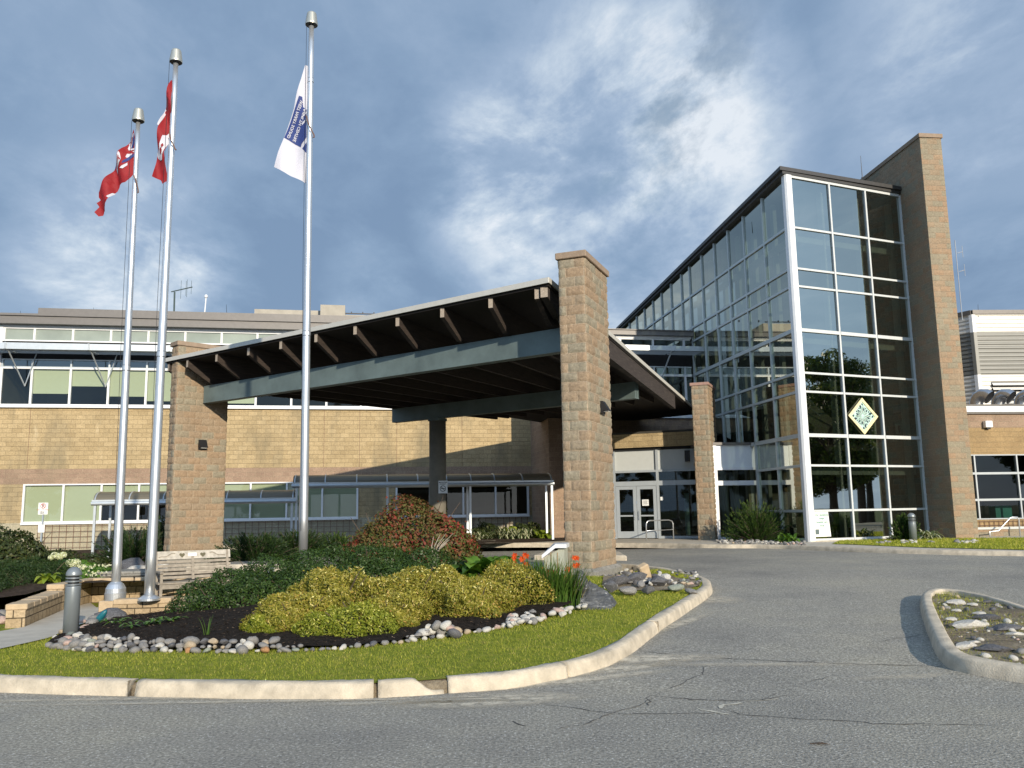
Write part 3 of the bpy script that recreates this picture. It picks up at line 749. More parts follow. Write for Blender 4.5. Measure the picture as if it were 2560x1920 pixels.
dust(1225, 1752, 1.0, .30, 8, 1.0); dust(1560, 1672, .9, .16, 25, .9); dust(250, 1750, 2.5, .06, 0, .7); dust(1900, 1662, 1.6, .10, -3, .5); dust(2330, 1690, .9, .12, 5, .6); dust(1620, 1648, 1.0, .25, 5, 1.0); dust(1790, 1500, .5, .5, 40, .7); dust(1460, 1700, 1.1, .12, 22, .9); dust(1050, 1757, 1.0, .08, 2, .8); dust(600, 1756, 3.0, .05, 0, .7); dust(1700, 1560, 1.2, .12, 55, .8)
# a dead leaf twig on the asphalt
p = road_pt(2048, 1862); mb = MB(); mb.tube([p+np.array([-.06, .01, .006]), p+np.array([0, 0, .012]), p+np.array([.07, -.012, .006])], [.003, .006, .002], 5)
mb.quad(p+np.array([-.05, 0, .012]), p+np.array([0, -.02, .016]), p+np.array([.05, -.005, .022]), p+np.array([0, .02, .01]))
tagp(mb.build('dead_twig', M['bark']), 'small dark dead leaf and twig lying on the asphalt', 'twig')

# ================================================================== MAIN BUILDING (left wing)
WP = Plane(-8.8, 40.0, 10.6)
U = lambda px, py: WP.uv(px, py)[0]
uL = U(7, 900); uR = 12.6
SILL, ZT, LZ0, LZ1 = 6.62, 10.2, 1.46, 3.14
bld = thing('hospital_building', 'long tan block building with a white framed window band and flat grey roof edge', 'building', WP.p(0, .3))
mb = MB()
u_w0, u_w1 = U(59, 1260), U(893, 1260); u_x0, u_x1 = U(991, 1260), U(1320, 1260)
def wall_with_holes(mb, pl, u0, u1, z0, z1, holes, o0, o1):
    us = sorted({u0, u1, *[h[0] for h in holes], *[h[1] for h in holes]}); zsl = sorted({z0, z1, *[h[2] for h in holes], *[h[3] for h in holes]})
    for a, b in zip(us[:-1], us[1:]):
        for c, d in zip(zsl[:-1], zsl[1:]):
            m1, m2 = (a+b)/2, (c+d)/2
            if any(h[0] < m1 < h[1] and h[2] < m2 < h[3] for h in holes): continue
            mb.wbox(pl, a, b, c, d, o0, o1)
holes = [(u_w0, u_w1, LZ0, LZ1), (u_x0, u_x1, LZ0, LZ1)]
wall_with_holes(mb, WP, -30., uR, 3.80, SILL-.09, [], -.3, 0); mb.build('upper_wall', M['yellow'], bld)
mb = MB(); wall_with_holes(mb, WP, -30., uR, 3.14, 3.80, [], -.3, .006); mb.build('block_band', M['purple'], bld)
for a, b in ((-30., u_w0), (u_w1, u_x0), (u_x1, uR)): MB().wbox(WP, a, b, 1.46, 3.14, -.3, 0).build('lower_wall', M['yellow'], bld)
mb = MB(); mb.wbox(WP, -30, uR, -.4, 1.46, -.3, .004); mb.build('base_wall', M['base_block'], bld)
# dim rooms behind the windows
mb = MB(); mb.wbox(WP, -29.6, uR, -.2, 10.1, -6, -5.9); mb.wbox(WP, -29.6, uR, 6.5, 6.6, -6, -.31); mb.wbox(WP, -29.6, uR, 9.3, 9.35, -6, -.31); mb.wbox(WP, -29.6, uR, 1.0, 1.1, -6, -.31); mb.wbox(WP, -29.6, uR, 3.3, 3.4, -6, -.31); mb.build('room_shell', M['interior'], bld)
# window band upstairs
def window(parent, pl, u0, u1, z0, z1, fmat, gmat, fw=.045, dep=.05, out=.0, blind=None, name='window', sill=False):
    mb = MB(); mb.wbox(pl, u0-fw, u0+fw, z0, z1, out-.08, out+dep)
    mb.wbox(pl, u0+fw, u1-fw, z1-fw*1.4, z1, out-.08, out+dep-.004); mb.wbox(pl, u0+fw, u1-fw, z0, z0+fw*1.4, out-.08, out+dep-.004)
    f = mb.build(name, fmat, parent)
    g_ = MB().quad(pl.p(u0+fw, z0+fw, out-.02), pl.p(u1-fw, z0+fw, out-.02), pl.p(u1-fw, z1-fw, out-.02), pl.p(u0+fw, z1-fw, out-.02)).build('pane', gmat, f, uv=False)
    if blind: MB().quad(pl.p(u0+fw, blind, out-.10), pl.p(u1-fw, blind, out-.10), pl.p(u1-fw, z1, out-.10), pl.p(u0+fw, z1, out-.10)).build('blind', M['blind'], f, uv=False)
    return f
def band(pl, us, SILL, TR1, SB, SP, ZT, parent, left_end=True, blinds=True):
    """glazed band: main panes SILL..TR1, transoms TR1..SB, dark strip SB..SP painting the shade behind the sunshade, clerestory SP..ZT, metal roof edge above"""
    a0, a1 = us[0], us[-1]
    for i, (a, b) in enumerate(zip(us[:-1], us[1:])):
        bz = None if (i in (0, 7, 8) or not blinds or i > 14) else SILL+.05+[.12, .5, .85, .4, .2, .3][i % 6]
        window(parent, pl, a, b, SILL, TR1, M['white'], M['glass_clear' if bz else 'glass_dark'], blind=bz)
        window(parent, pl, a, b, TR1, SB, M['alu'], M['glass_band'], fw=.035, name='transom_window')
        window(parent, pl, a, b, SP, ZT-.05, M['white'], M['spandrel'] if blinds else M['glass_clear'], name='clerestory_window')
    MB().wbox(pl, a0-.05, a1, SB, SP, -.06, -.02).build('painted_shade_strip', M['dark'], parent)  # near-black strip painted in for the shade under the sunshade
    mb = MB(); mb.wbox(pl, a0-.25, a1, ZT-.05, ZT+.05, -.1, .10); mb.wbox(pl, a0-.22, a1, SILL-.10, SILL+.005, -.1, .14)
    if left_end: mb.wbox(pl, a0-.22, a0-.046, SILL+.005, ZT-.05, -.3, .09)
    mb.build('white_trim', M['white'], parent)
TR1 = WP.uv(300, 922)[1]; SBz = WP.uv(300, 901)[1]; SPz = WP.uv(200, 857)[1]+.02
mull_px = [87, 184, 278, 370, 463, 553, 644]
us = [WP.uv(x, 838)[0] for x in mull_px]; pitch = float(np.mean(np.diff(us))); us = [uL]+[us[0]+pitch*i for i in range(14)]
uE = us[-1]
band(WP, us, SILL, TR1, SBz, SPz, ZT, bld)
M['roofedge'] = plain('grey brown roof metal', (.155, .145, .135), .5, .2, var=.08)
mb = MB(); mb.wbox(WP, uL-.35, uE, ZT+.05, ZT+.40, -1.0, .42); mb.wbox(WP, uL-.1, uE, ZT+.40, ZT+.50, -8, .50); mb.wbox(WP, uL+.9, uE, ZT+.50, ZT+1.15, -9, -1.2); mb.build('roof_edge', M['roofedge'], bld)
mb = MB(); mb.wbox(WP, uL-.2, uE, ZT-4, ZT+.04, -9.0, -8.8); mb.wbox(WP, uL-.2, uL-.0, 5.5, ZT, -9, -.31); mb.build('rear_wall', M['interior'], bld)
# nearer right-hand section meeting the glass tower
WR = Plane(8.46, 39.25, 10.6); qz = lambda y: WR.uv(1640, y)[1]
ur0 = WR.uv(1440, 860)[0]; zt2 = qz(844); sp2 = qz(875); us3 = [WR.uv(x, 860)[0] for x in (1467, 1550, 1632, 1709)]; us3 = [us3[0]-(us3[1]-us3[0])]+us3+[WR.uv(1727, 860)[0]]
band(WR, us3, qz(1040), qz(937.5), qz(916), sp2, zt2, bld, left_end=False, blinds=False)
mb = MB(); a_, b_ = us3[0], us3[-1]+.05; mb.wbox(WR, a_, b_, zt2+.05, qz(830), -1, .30); mb.wbox(WR, a_, b_, qz(830), qz(828), -6, .36); mb.build('roof_edge', M['roofedge'], bld)
mb = MB(); mb.wbox(WR, a_, b_, .45, qz(1040)-.1, -.3, 0); mb.wbox(WR, a_-.3, a_, .45, qz(828), -4, 0); mb.build('inner_corner_wall', M['purple'], bld)
mb = MB(); mb.wbox(WR, a_, b_, qz(1045), qz(830), -5, -4.9); mb.build('rear_wall', M['interior'], bld)
for k in range(6):
    u = a_+.8+k*.75; MB().wbox(WR, u, u+.3, qz(1040), qz(846), -1.6-.2*(k % 2), -1.5-.2*(k % 2)).build('interior_column', M['blind'] if k % 2 else M['dark'], bld)
# lower windows
lo = [U(x, 1255) for x in (59, 157.7, 253, 347)]; p_ = (u_w1-lo[-1])/6.0; lo += [lo[-1]+p_*i for i in range(1, 7)]
for i, (a, b) in enumerate(zip(lo[:-1], lo[1:])):
    window(bld, WP, a, b, LZ0, LZ1, M['white'], M['glass_clear'], out=.02, blind=(LZ0 if i < 2 or i > 4 else LZ0+.82), fw=.04)
lo = [U(x, 1255) for x in (991, 1075, 1158, 1239, 1320)]
for i, (a, b) in enumerate(zip(lo[:-1], lo[1:])): window(bld, WP, a, b, LZ0, LZ1, M['white'], M['glass_dark'], out=.02, fw=.04)
mb = MB(); mb.wbox(WP, u_w0-.05, u_w1+.05, LZ0-.08, LZ0, -.1, .1); mb.wbox(WP, u_x0-.05, u_x1+.05, LZ0-.08, LZ0, -.1, .1); mb.wbox(WP, u_w1-.045, u_w1+.045, LZ0, LZ1, -.1, .07); mb.wbox(WP, u_x1-.045, u_x1+.045, LZ0, LZ1, -.1, .07); mb.build('window_sill', M['white'], bld)
# control joints
for px in (72, 810, 899, 992, 1155): MB().wbox(WP, U(px, 1100)-.008, U(px, 1100)+.008, 3.82, SILL-.1, -.01, .004).build('control_joint', M['rust'], bld)
# rooftop masses
mb = MB(); mb.wbox(WP, U(168, 790)+.6, U(540, 800)+1.5, 10.5, 12.05, -16, -6.5); rp = mb.build('rooftop_brick_parapet', M['fin'], bld)
mb = MB(); mb.wbox(WP, U(168, 790)+.5, U(540, 800)+1.6, 12.05, 12.25, -16, -6.4); mb.build('parapet_cap', M['cap'], bld)
mb = MB(); mb.wbox(WP, U(547, 780)+.9, U(735, 790)+1.0, 10.5, 12.75, -14, -6.2); mb.wbox(WP, U(735, 790)+1.0, U(790, 790)+1.3, 10.5, 12.95, -14, -5.6); mb.wbox(WP, U(790, 790)+1.3, 9, 10.5, 12.6, -14, -6.4)
M['pent'] = plain('stained rooftop cladding', (.36, .33, .27), .8, var=.14, scale=2.2, bump=.2)
mb.build('rooftop_penthouse', M['pent'], bld)
mb = MB()
for i in range(26): mb.wbox(WP, U(547, 780)+1.1+i*.62, U(547, 780)+1.16+i*.62, 12.72, 12.84, -6.7, -6.6)
mb.wbox(WP, U(547, 780)+.9, 8.8, 12.70, 12.76, -6.62, -6.58); mb.build('roof_clip', M['black'], bld)
# louvred sunshade
ssd = None
mb = MB(); u0s, u1s = uL-2.2, 15.2; zA = WP.uv(300, 868)[1]-.28
joints = [U(43, 860), U(244, 864)]; jp = (joints[1]-joints[0]); jl = [joints[0]+jp*i for i in range(-1, 12)]
for a, b in zip(jl[:-1], jl[1:]):
    b = min(b, uE)
    if b-a < 1: continue
    fr = MB(); fr.wbox(WP, a+.04, b-.04, zA-.12, zA+.16, 1.22, 1.30); fr.wbox(WP, a+.04, b-.04, zA+.12, zA+.16, 1.0, 1.22); lv = fr.build('sunshade', M['alu'], bld)
    sl = MB()
    for k in range(7): sl.wbox(WP, a+.06, b-.06, zA-.10, zA-.02, .12+k*.155, .16+k*.155)
    for q in (a+.02, b-.02): sl.wbox(WP, q-.015, q+.015, zA-.12, zA+.17, .05, 1.34)
    sl.build('louvre_blade', M['alu'], lv)
    st = MB(); st.beam(WP.p(a+.05, zA-.1, 1.15), WP.p(a+.45, TR1-.85, .05), .04, .04); st.beam(WP.p(a+.9, zA-.1, .2), WP.p(a+.45, TR1-.85, .05), .035, .035)
    st.build('brace', M['alu'], lv)

zA2 = qz(884)
for a, b in ((WR.uv(1300, 880)[0], WR.uv(1480, 880)[0]), (WR.uv(1480, 880)[0], WR.uv(1661, 880)[0]), (WR.uv(1661, 880)[0], WR.uv(1764, 880)[0])):
    fr = MB(); fr.wbox(WR, a+.03, b-.03, zA2-.10, zA2+.12, 1.22, 1.30); lv = fr.build('sunshade', M['alu'], bld); sl = MB()
    for k in range(6): sl.wbox(WR, a+.05, min(b-.05, us3[-1]+.1+k*.16), zA2-.09, zA2-.02, .2+k*.17, .24+k*.17)
    for e_ in (a+.015, b-.015): sl.wbox(WR, e_-.015, e_+.015, zA2-.11, zA2+.13, .5, 1.34)
    sl.build('louvre_blade', M['alu'], lv)
    st = MB(); st.beam(WR.p(b-.1, zA2-.1, 1.15), WR.p(b-.45, zA2-1.7, .05), .045, .045); st.build('brace', M['alu'], lv)

# ================================================================== ENTRANCE
EP = Plane(7.25, 34.5, -22.0)
ent = thing('entrance_vestibule', 'glazed entrance with grey double doors under a tan block lintel', 'entrance', EP.p(0, .45))
eu = lambda px, py: EP.uv(px, py)[0]
mb = MB(); mb.wbox(EP, -4.1, .7, 4.15, 4.71, -.4, .14); mb.build('lintel', M['yellow'], ent)
mb = MB(); mb.wbox(EP, -4.1, .7, 4.03, 4.145, -.5, -.0); mb.build('soffit', M['dark'], ent)  # near-black colour paints the shadow line under the lintel
uA, uB, uC, uD = eu(1532, 1280), eu(1540, 1280), eu(1647, 1280), eu(1745, 1280)
ZP0, ZTR, ZDT = 3.19, 2.80, 2.60
mb = MB(); mb.wbox(EP, -4.1, uC-.05, ZP0, 4.03, -.12, -.05); mb.wbox(EP, uC+.02, .7, ZP0, 4.03, -.12, -.05); mb.build('white_panel', M['panelgrey'], ent)
mb = MB()
for u in (uB-.03, uC, .45): mb.wbox(EP, u-.05, u+.05, .45, 4.03, -.1, .03)
mb.wbox(EP, -4.1, .7, ZP0-.06, ZP0+.03, -.1, .026); mb.wbox(EP, uB, .7, ZDT-.02, ZDT+.17, -.1, .026); mb.wbox(EP, uC+.05, .4, .45, .55, -.1, .026)
mb.build('door_frame', M['frame_grey'], ent)
mb = MB(); mb.quad(EP.p(uB, ZDT+.17, -.04), EP.p(uC-.05, ZDT+.17, -.04), EP.p(uC-.05, ZP0-.06, -.04), EP.p(uB, ZP0-.06, -.04)); mb.quad(EP.p(uC+.05, ZDT+.17, -.04), EP.p(.4, ZDT+.17, -.04), EP.p(.4, ZP0-.06, -.04), EP.p(uC+.05, ZP0-.06, -.04)); mb.build('transom_pane', M['glass_dark'], ent)
MB().quad(EP.p(uC+.05, .55, -.04), EP.p(.4, .55, -.04), EP.p(.4, ZDT-.02, -.04), EP.p(uC+.05, ZDT-.02, -.04)).build('side_pane', M['glass_dark'], ent)
MB().quad(EP.p(-4.1, .45, -.04), EP.p(uB-.08, .45, -.04), EP.p(uB-.08, ZP0-.06, -.04), EP.p(-4.1, ZP0-.06, -.04)).build('left_pane', M['glass_dark'], ent)
um = (uB+uC)/2-.0
for s_, (a, b) in enumerate(((uB+.03, um-.006), (um+.006, uC-.06))):
    d = MB(); st_ = .14
    d.wbox(EP, a, a+st_, .47, ZDT-.03, -.05, .01); d.wbox(EP, b-st_, b, .47, ZDT-.03, -.05, .01); d.wbox(EP, a+st_, b-st_, ZDT-.16, ZDT-.03, -.05, .008); d.wbox(EP, a+st_, b-st_, .47, .74, -.05, .008); d.wbox(EP, a+st_, b-st_, 1.34, 1.40, -.045, .006)
    dr = d.build('door', M['frame_grey'], ent)
    MB().quad(EP.p(a+st_, .74, -.02), EP.p(b-st_, .74, -.02), EP.p(b-st_, ZDT-.16, -.02), EP.p(a+st_, ZDT-.16, -.02)).build('pane', M['glass_dark'], dr)
    hx = b-.09 if s_ == 0 else a+.09
    MB().tube([EP.p(hx, 1.22, .01), EP.p(hx, 1.22, .07), EP.p(hx, 1.56, .07), EP.p(hx, 1.56, .01)], .013, 6).build('handle', M['pole'], dr)
def card(name, pl, px, py, w, h, out, mat, label, cat, parent=None, off=.0):
    u, z = pl.uv(px, py); o = MB().wbox(pl, u-w/2, u+w/2, z-h/2, z+h/2, out, out+.004).build(name, mat, parent)
    if parent is None: tagp(o, label, cat)
    return o, u, z
nt_, u_, z_ = card('paper_notice', EP, 1613.5, 1256.5, .27, .25, -.012, M['paper'], 'white paper notice taped inside the right door leaf', 'notice')
mb = MB()
for k in range(5): mb.wbox(EP, u_-.10+.01*(k % 2), u_+.10-.015*(k % 3), z_+.07-.035*k, z_+.082-.035*k, -.007, -.006)
mb.build('print', M['ink'], nt_)
card('paper_notice', EP, 1654.5, 1246.5, .12, .14, -.012, M['paper'], 'small square white notice on the glass right of the doors', 'notice')
card('push_button', EP, 1592, 1256, .05, .12, .012, M['pole'], 'small silver door opener plate between the two door leaves', 'button')
# dim lobby
mb = MB(); mb.wbox(EP, -4.1, .7, .45, .5, -7, -.13); mb.wbox(EP, -4.1, .7, .45, 4, -7.1, -7); mb.wbox(EP, -4.2, -4.1, .4, 4.71, -7, .05); mb.wbox(EP, -4.1, .7, 4.72, 4.8, -7, .1); mb.build('lobby_shell', M['interior_floor'], ent)
mb = MB()
for a, z0, z1, w in ((.0, .5, 1.2, .4), (-.6, 1.3, 1.9, .3), (-1.0, .5, 2.3, .2), (-.3, 1.9, 2.3, .5)): mb.wbox(EP, a, a+w, z0, z1, -3, -2.95)
mb.build('lobby_display', M['orn_bg'], ent)
# white-framed bay between the vestibule and the tower
WQ = Plane(7.9, 33.25, 10.0)
wu = lambda px, py: WQ.uv(px, py)[0]
mb = MB(); uq0, uq1 = wu(1783, 1200), 1.78
bay = thing('glazed_bay', 'white framed glazed bay beside the small brick pillar', 'window', WQ.p(0, .45))
mb.wbox(WQ, uq0-.02, uq0+.17, .45, 4.05, -.1, .05); mb.wbox(WQ, uq1-.09, uq1+.02, .45, 4.05, -.1, .05)
for z in (3.13, 2.62): mb.wbox(WQ, uq0+.17, uq1-.09, z-.05-(.08 if z < 3 else 0), z+.05, -.1, .046)
mb.wbox(WQ, uq0+.17, uq1-.09, .45, .53, -.1, .046); mb.build('frame', M['white'], bay)
mb = MB(); mb.wbox(WQ, uq0+.17, uq1-.09, 3.18, 4.05, -.1, -.0); mb.build('panel', M['panelwhite'], bay)
mb = MB(); mb.wbox(WQ, uq0-.3, uq1+.1, 4.05, 4.15, -6, .1); mb.build('flat_roof', M['darkmetal'], bay)
mb = MB(); mb.quad(WQ.p(uq0+.17, .53, -.03), WQ.p(uq1-.09, .53, -.03), WQ.p(uq1-.09, 2.5, -.03), WQ.p(uq0+.17, 2.5, -.03)); mb.quad(WQ.p(uq0+.17, 2.66, -.03), WQ.p(uq1-.09, 2.66, -.03), WQ.p(uq1-.09, 3.08, -.03), WQ.p(uq0+.17, 3.08, -.03)); mb.build('pane', M['glass_dark'], bay)
mb = MB(); mb.wbox(WQ, uq0, uq1, .45, .5, -6, -.11); mb.wbox(WQ, uq0, uq1, .45, 4, -6.1, -6); mb.build('room_shell', M['interior_floor'], bay)
for k, (u, w) in enumerate(((.35, .3), (.95, .12))): MB().wbox(WQ, u, u+w, .5, 3.0, -1.6, -1.5).build('interior_post', M['blind'], bay)

# ================================================================== GLASS TOWER
T0 = np.array([9.9495, 29.3]); TF = Plane(T0[0], T0[1], 23.55); TS = Plane(T0[0], T0[1], 98.46)
TS.n = -TS.n   # outwards = to the left
tow = thing('glass_atrium', 'tall glass atrium tower with white corner post and sloping roof line', 'glass tower', (T0[0], T0[1], .45))
rows = [.51, 1.48, 3.02, 4.06, 5.58, 6.24, 7.76, 9.34, 9.99, 11.5]
fu = [.12, 2.0, 3.76, 5.52, 6.0]
ZTOP = lambda u: 13.42-.043*u
mb = MB()
for u in fu[1:3]: mb.wbox(TF, u-.036, u+.036, .45, 13.4, -.12, .03)
mb.wbox(TF, 5.52, 5.66, .45, 13.4, -.12, .06)
for i, z in enumerate(rows):
    w = .06 if i in (3, 6) else .036
    for a, b in ((.2, fu[1]-.045), (fu[1]+.045, fu[2]-.045), (fu[2]+.045, 5.52)): mb.wbox(TF, a, b, z-w, z+w, -.12, .04 if i in (3, 6) else .026)
mb.wbox(TF, .2, 5.52, 13.36, 13.46, -.12, .03)
mb.build('front_frame', M['towerframe'], tow)
mb = MB(); n_ = TF.n+TS.n; mb.prism([TF.p(-.02, 0, .07), TF.p(.21, 0, .07), TF.p(.21, 0, -.12), TS.p(.21, 0, -.12), TS.p(.21, 0, .06), TS.p(0, 0, .06)], .43, 13.44); mb.build('corner_post', M['white'], tow)
mb = MB(); mb.wbox(TF, 0, 2.6, .30, .47, -.3, .08); mb.wbox(TF, 2.6, 6, .30, .47, -.3, .05); mb.build('base_course', M['concrete'], tow)
su = [.12, 2.01, 3.80, 5.39, 6.91, 8.45, 10.05, 11.2, 12.72, 14.25, 15.7, 17.25, 18.76, 20.25, 21.8]
mb = MB()
for i, u in enumerate(su[1:]):
    mb.wbox(TS, u-.04, u+.04, (.45 if u < 3 else 4.12), ZTOP(u)-.02, -.12, .03)
for i, z in enumerate(rows):
    w = .07 if i in (3, 6) else .045
    ss = su if z > 4 else su[:3]
    for a, b in zip(ss[:-1], ss[1:]): mb.wbox(TS, a+.04, b-.04, z-w, z+w, -.12, .035 if i in (3, 6) else .026)
mb.wbox(TS, 3.74, 3.86, .45, 4.0, -.12, .04)
M['shaded_frame'] = plain('frame with painted shade', (.46, .51, .51), .4, .3, var=.05)  # darker copy of the frame colour, with its shaded side painted in
mb.build('side_frame', M['shaded_frame'], tow)
def pane(pl, a, b, z0, z1, z1b=None, parent=tow):
    z1b = z1 if z1b is None else z1b
    return MB().quad(pl.p(a, z0, -.03), pl.p(b, z0, -.03), pl.p(b, z1b, -.03), pl.p(a, z1, -.03)).build('pane', M['glass'], parent, uv=False)
zr = rows+[13.4]
for a, b in ((.2, 1.955), (2.045, 3.715), (3.805, 5.52)):
    for z0, z1 in zip(zr[:-1], zr[1:]): pane(TF, a, b, z0+.04, z1-.04)
rest = MB()
for i, (a, b) in enumerate(zip(su[:-1], su[1:])):
    zs_ = [z for z in rows if (z >= 4 or i < 2)]+[None]
    for z0, z1 in zip(zs_[:-1], zs_[1:]):
        za, zb = (ZTOP(a), ZTOP(b)) if z1 is None else (z1-.04, z1-.04)
        if i < 7: pane(TS, a+.04, b-.04, z0+.04, za, zb)
        else: rest.quad(TS.p(a+.04, z0+.04, -.03), TS.p(b-.04, z0+.04, -.03), TS.p(b-.04, zb, -.03), TS.p(a+.04, za, -.03))
rest.build('pane', M['glass'], tow, uv=False)['kind'] = 'stuff'
# roof with dark fascia
FB = TF.p(6.4, 0)[:2]; SB = TS.p(22.5, 0)[:2]
def out2(pl, u, o): q = pl.p(u, 0, o); return (q[0], q[1])
c0 = (T0[0]-.14, T0[1]-.12)
rp_ = [c0, out2(TF, 5.75, .10), out2(TF, 6.0, -22.), out2(TS, 22.5, .12)]
mb = MB(); mb.prism(rp_, [13.45, 13.47, 12.5, 12.45], [13.56, 13.58, 12.61, 12.56])
rp2 = [(T0[0]-.24, T0[1]-.2), out2(TF, 5.7, .18), out2(TF, 6.0, -22.), out2(TS, 22.5, .2)]
mb.prism(rp2, [13.56, 13.58, 12.61, 12.56], [13.70, 13.72, 12.75, 12.70]); mb.build('roof', M['towroof'], tow)
# interior: white columns, header beams, floor, stair, back walls
for i, u in enumerate(su[1:13]):
    q = TS.p(u-.02, 0, -.42); MB().box((q[0], q[1], (.45+ZTOP(u)-.3)/2), (.14, .24, ZTOP(u)-.3-.45), 98.46-90).build('column', M['whitecol'], tow)
for u in (1.95, 3.7, 5.35):
    q = TF.p(u, 0, -.42); MB().box((q[0], q[1], 6.8), (.14, .22, 12.7), 23.55).build('column', M['whitecol'], tow)
mb = MB()
for z in (11.13, 7.38, 2.72): mb.wbox(TF, .35, 5.6, z, z+.24, -.5, -.36)
for z in (11.13, 7.38): mb.wbox(TS, .35, 21.5, z, z+.24, -.5, -.36)
mb.build('header_beam', M['whitecol'], tow)
mb = MB(); mb.prism([TF.p(.1, 0, -.15)[:2], TF.p(5.6, 0, -.15)[:2], TF.p(5.6, 0, -20)[:2], TS.p(21, 0, -.2)[:2]], .36, .47); mb.build('floor', M['interior_floor'], tow)
mb = MB(); mb.wbox(TS, 5.4, 21.5, .45, 4.0, -.7, -.6); mb.wbox(TS, 21.5, 21.8, .45, 12.3, -6, -.1); mb.build('inner_wall', M['interior'], tow)
mb = MB(); mb.beam(TS.p(1.2, 4.3, -1.6), TS.p(6.2, 7.0, -1.6), 1.1, .35); mb.beam(TS.p(6.2, 7.0, -1.6), TS.p(8.2, 7.0, -1.6), 1.3, .3); mb.build('stair', M['stair'], tow)
mb = MB(); mb.tube([TS.p(1.0, 5.3, -1.0), TS.p(6.2, 8.0, -1.0)], .03, 6); mb.tube([TS.p(.6, 4.8, -1.0), TS.p(5.8, 7.6, -1.0)], .02, 6); mb.build('stair_rail', M['whitecol'], tow)
# a yellowish inner wall seen low through the front glass
mb = MB(); mb.wbox(TF, 1.6, 4.6, .47, 3.6, -5.2, -5.0); mb.build('lobby_wall', M['stair'], tow)
mb = MB(); mb.wbox(TF, 1.6, 4.6, 3.6, 3.9, -5.3, -.6); mb.build('lobby_ceiling', M['interior'], tow)

# tall brick wall beside the tower
FX, FY = 15.2, 29.9; FS = Plane(FX, FY, 95.0); FF = Plane(FX, FY, 7.0)
fin = thing('brick_slab_wall', 'tall narrow brown block wall rising beside the glass tower', 'wall', (FX, FY, .4))
def rough_shaft(parent, name, mat, corners, z0, z1, amp=.014, step=.05, bh=.2, bw=.4):
    """four block faces whose surface really bulges block by block; corners in plan, counter-clockwise"""
    n = len(corners); Vs = []; Fs = []
    for k in range(n):
        a = np.array(corners[k]); b = np.array(corners[(k+1) % n]); L_ = np.linalg.norm(b-a); t = (b-a)/L_; no = np.array([t[1], -t[0]])
        nu = max(2, int(L_/step)); nz = int((z1-z0)/step); us_ = np.linspace(0, L_, nu+1); zs2 = np.linspace(z0, z1, nz+1)
        UU, ZZ = np.meshgrid(us_, zs2)
        # same coordinates as the box UVs, so the bulges follow the mortar of the material
        tu = np.array([-no[1], no[0]]); uu = (a[0]+t[0]*UU)*tu[0]+(a[1]+t[1]*UU)*tu[1]
        row = np.floor(ZZ/bh); offu = np.where(row.astype(int) % 2 == 0, bw*.5, 0.0); fu_ = ((uu+offu)/bw) % 1.0; fz = (ZZ/bh) % 1.0
        edge = np.minimum(np.minimum(fz, 1-fz)*bh, np.minimum(fu_, 1-fu_)*bw); rise = np.clip((edge-.004)/.03, 0, 1)**.6
        cell = np.floor((uu+offu)/bw)*17.3+row*7.1+k*3.3
        hsh = (np.sin(cell*12.9898)*43758.5453) % 1.0
        no_ = .5+.5*np.sin(uu*37+3*np.sin(ZZ*29+cell))*np.cos(ZZ*41+2*np.sin(uu*23))
        endf = np.clip(np.minimum(UU, L_-UU)/.02, 0, 1)
        d = (rise*(.45+.6*no_+.35*hsh)-.25)*amp*endf
        P = np.stack([a[0]+t[0]*UU+no[0]*d, a[1]+t[1]*UU+no[1]*d, ZZ], -1).reshape(-1, 3)
        base = sum(len(v) for v in Vs); Vs.append(P); ii = np.arange(nz)[:, None]*(nu+1)+np.arange(nu)[None, :]
        Fs.append((np.stack([ii, ii+1, ii+nu+2, ii+nu+1], -1).reshape(-1, 4))+base)
    V = np.concatenate(Vs); Fq = np.concatenate(Fs); o_ = org(parent)
    me = bpy.data.meshes.new(name); me.vertices.add(len(V)); me.vertices.foreach_set('co', V.astype(np.float32).ravel()); nf = len(Fq)
    me.loops.add(nf*4); me.loops.foreach_set('vertex_index', Fq.astype(np.int32).ravel()); me.polygons.add(nf); me.polygons.foreach_set('loop_start', np.arange(0, nf*4, 4, dtype=np.int32)); me.update(calc_edges=True)
    # UV from the face plane, not from the wobbling normals
    uvl = me.uv_layers.new(name='UVMap'); uv = []
    off = 0
    for k in range(n):
        a = np.array(corners[k]); b = np.array(corners[(k+1) % n]); t = (b-a)/np.linalg.norm(b-a); no = np.array([t[1], -t[0]]); tu = np.array([-no[1], no[0]])
        f = Fs[k]; Pv = V[f.reshape(-1)]; uv.append(np.stack([Pv[:, 0]*tu[0]+Pv[:, 1]*tu[1], Pv[:, 2]], 1))
    uvl.data.foreach_set('uv', np.concatenate(uv).astype(np.float32).ravel())
    me.transform(Matrix.Translation(Vector(-o_)))
    return link(me, name, mat, parent)
def FSp(u, o=0): q = FS.p(u, 0, o); return (q[0], q[1])
w_ = .84; fr = np.array(FF.p(w_, 0)[:2]); dback = FS.t[:2]
cs = [(FX, FY), tuple(fr), tuple(fr+dback*6), tuple(np.array([FX, FY])+dback*6)]
rough_shaft(fin, 'shaft', M['fin'], cs, .38, 15.05, amp=.02, step=.06)
mb = MB(); mb.prism([tuple(np.array([FX, FY])+dback*6), tuple(fr+dback*6), tuple(fr+dback*20), tuple(np.array([FX, FY])+dback*20)], .38, 15.05); mb.build('rear_shaft', M['fin'], fin)
e_ = FF.t[:2]; mb = MB(); mb.prism([tuple(np.array([FX, FY])-e_*.05-dback*.05), tuple(fr+e_*.05-dback*.05), tuple(fr+e_*.05+dback*20), tuple(np.array([FX, FY])-e_*.05+dback*20)], 15.05, 15.2); mb.build('cap', M['cap'], fin)
mb = MB(); pts = [(2256, 350, 0), (2255, 375, 0)]
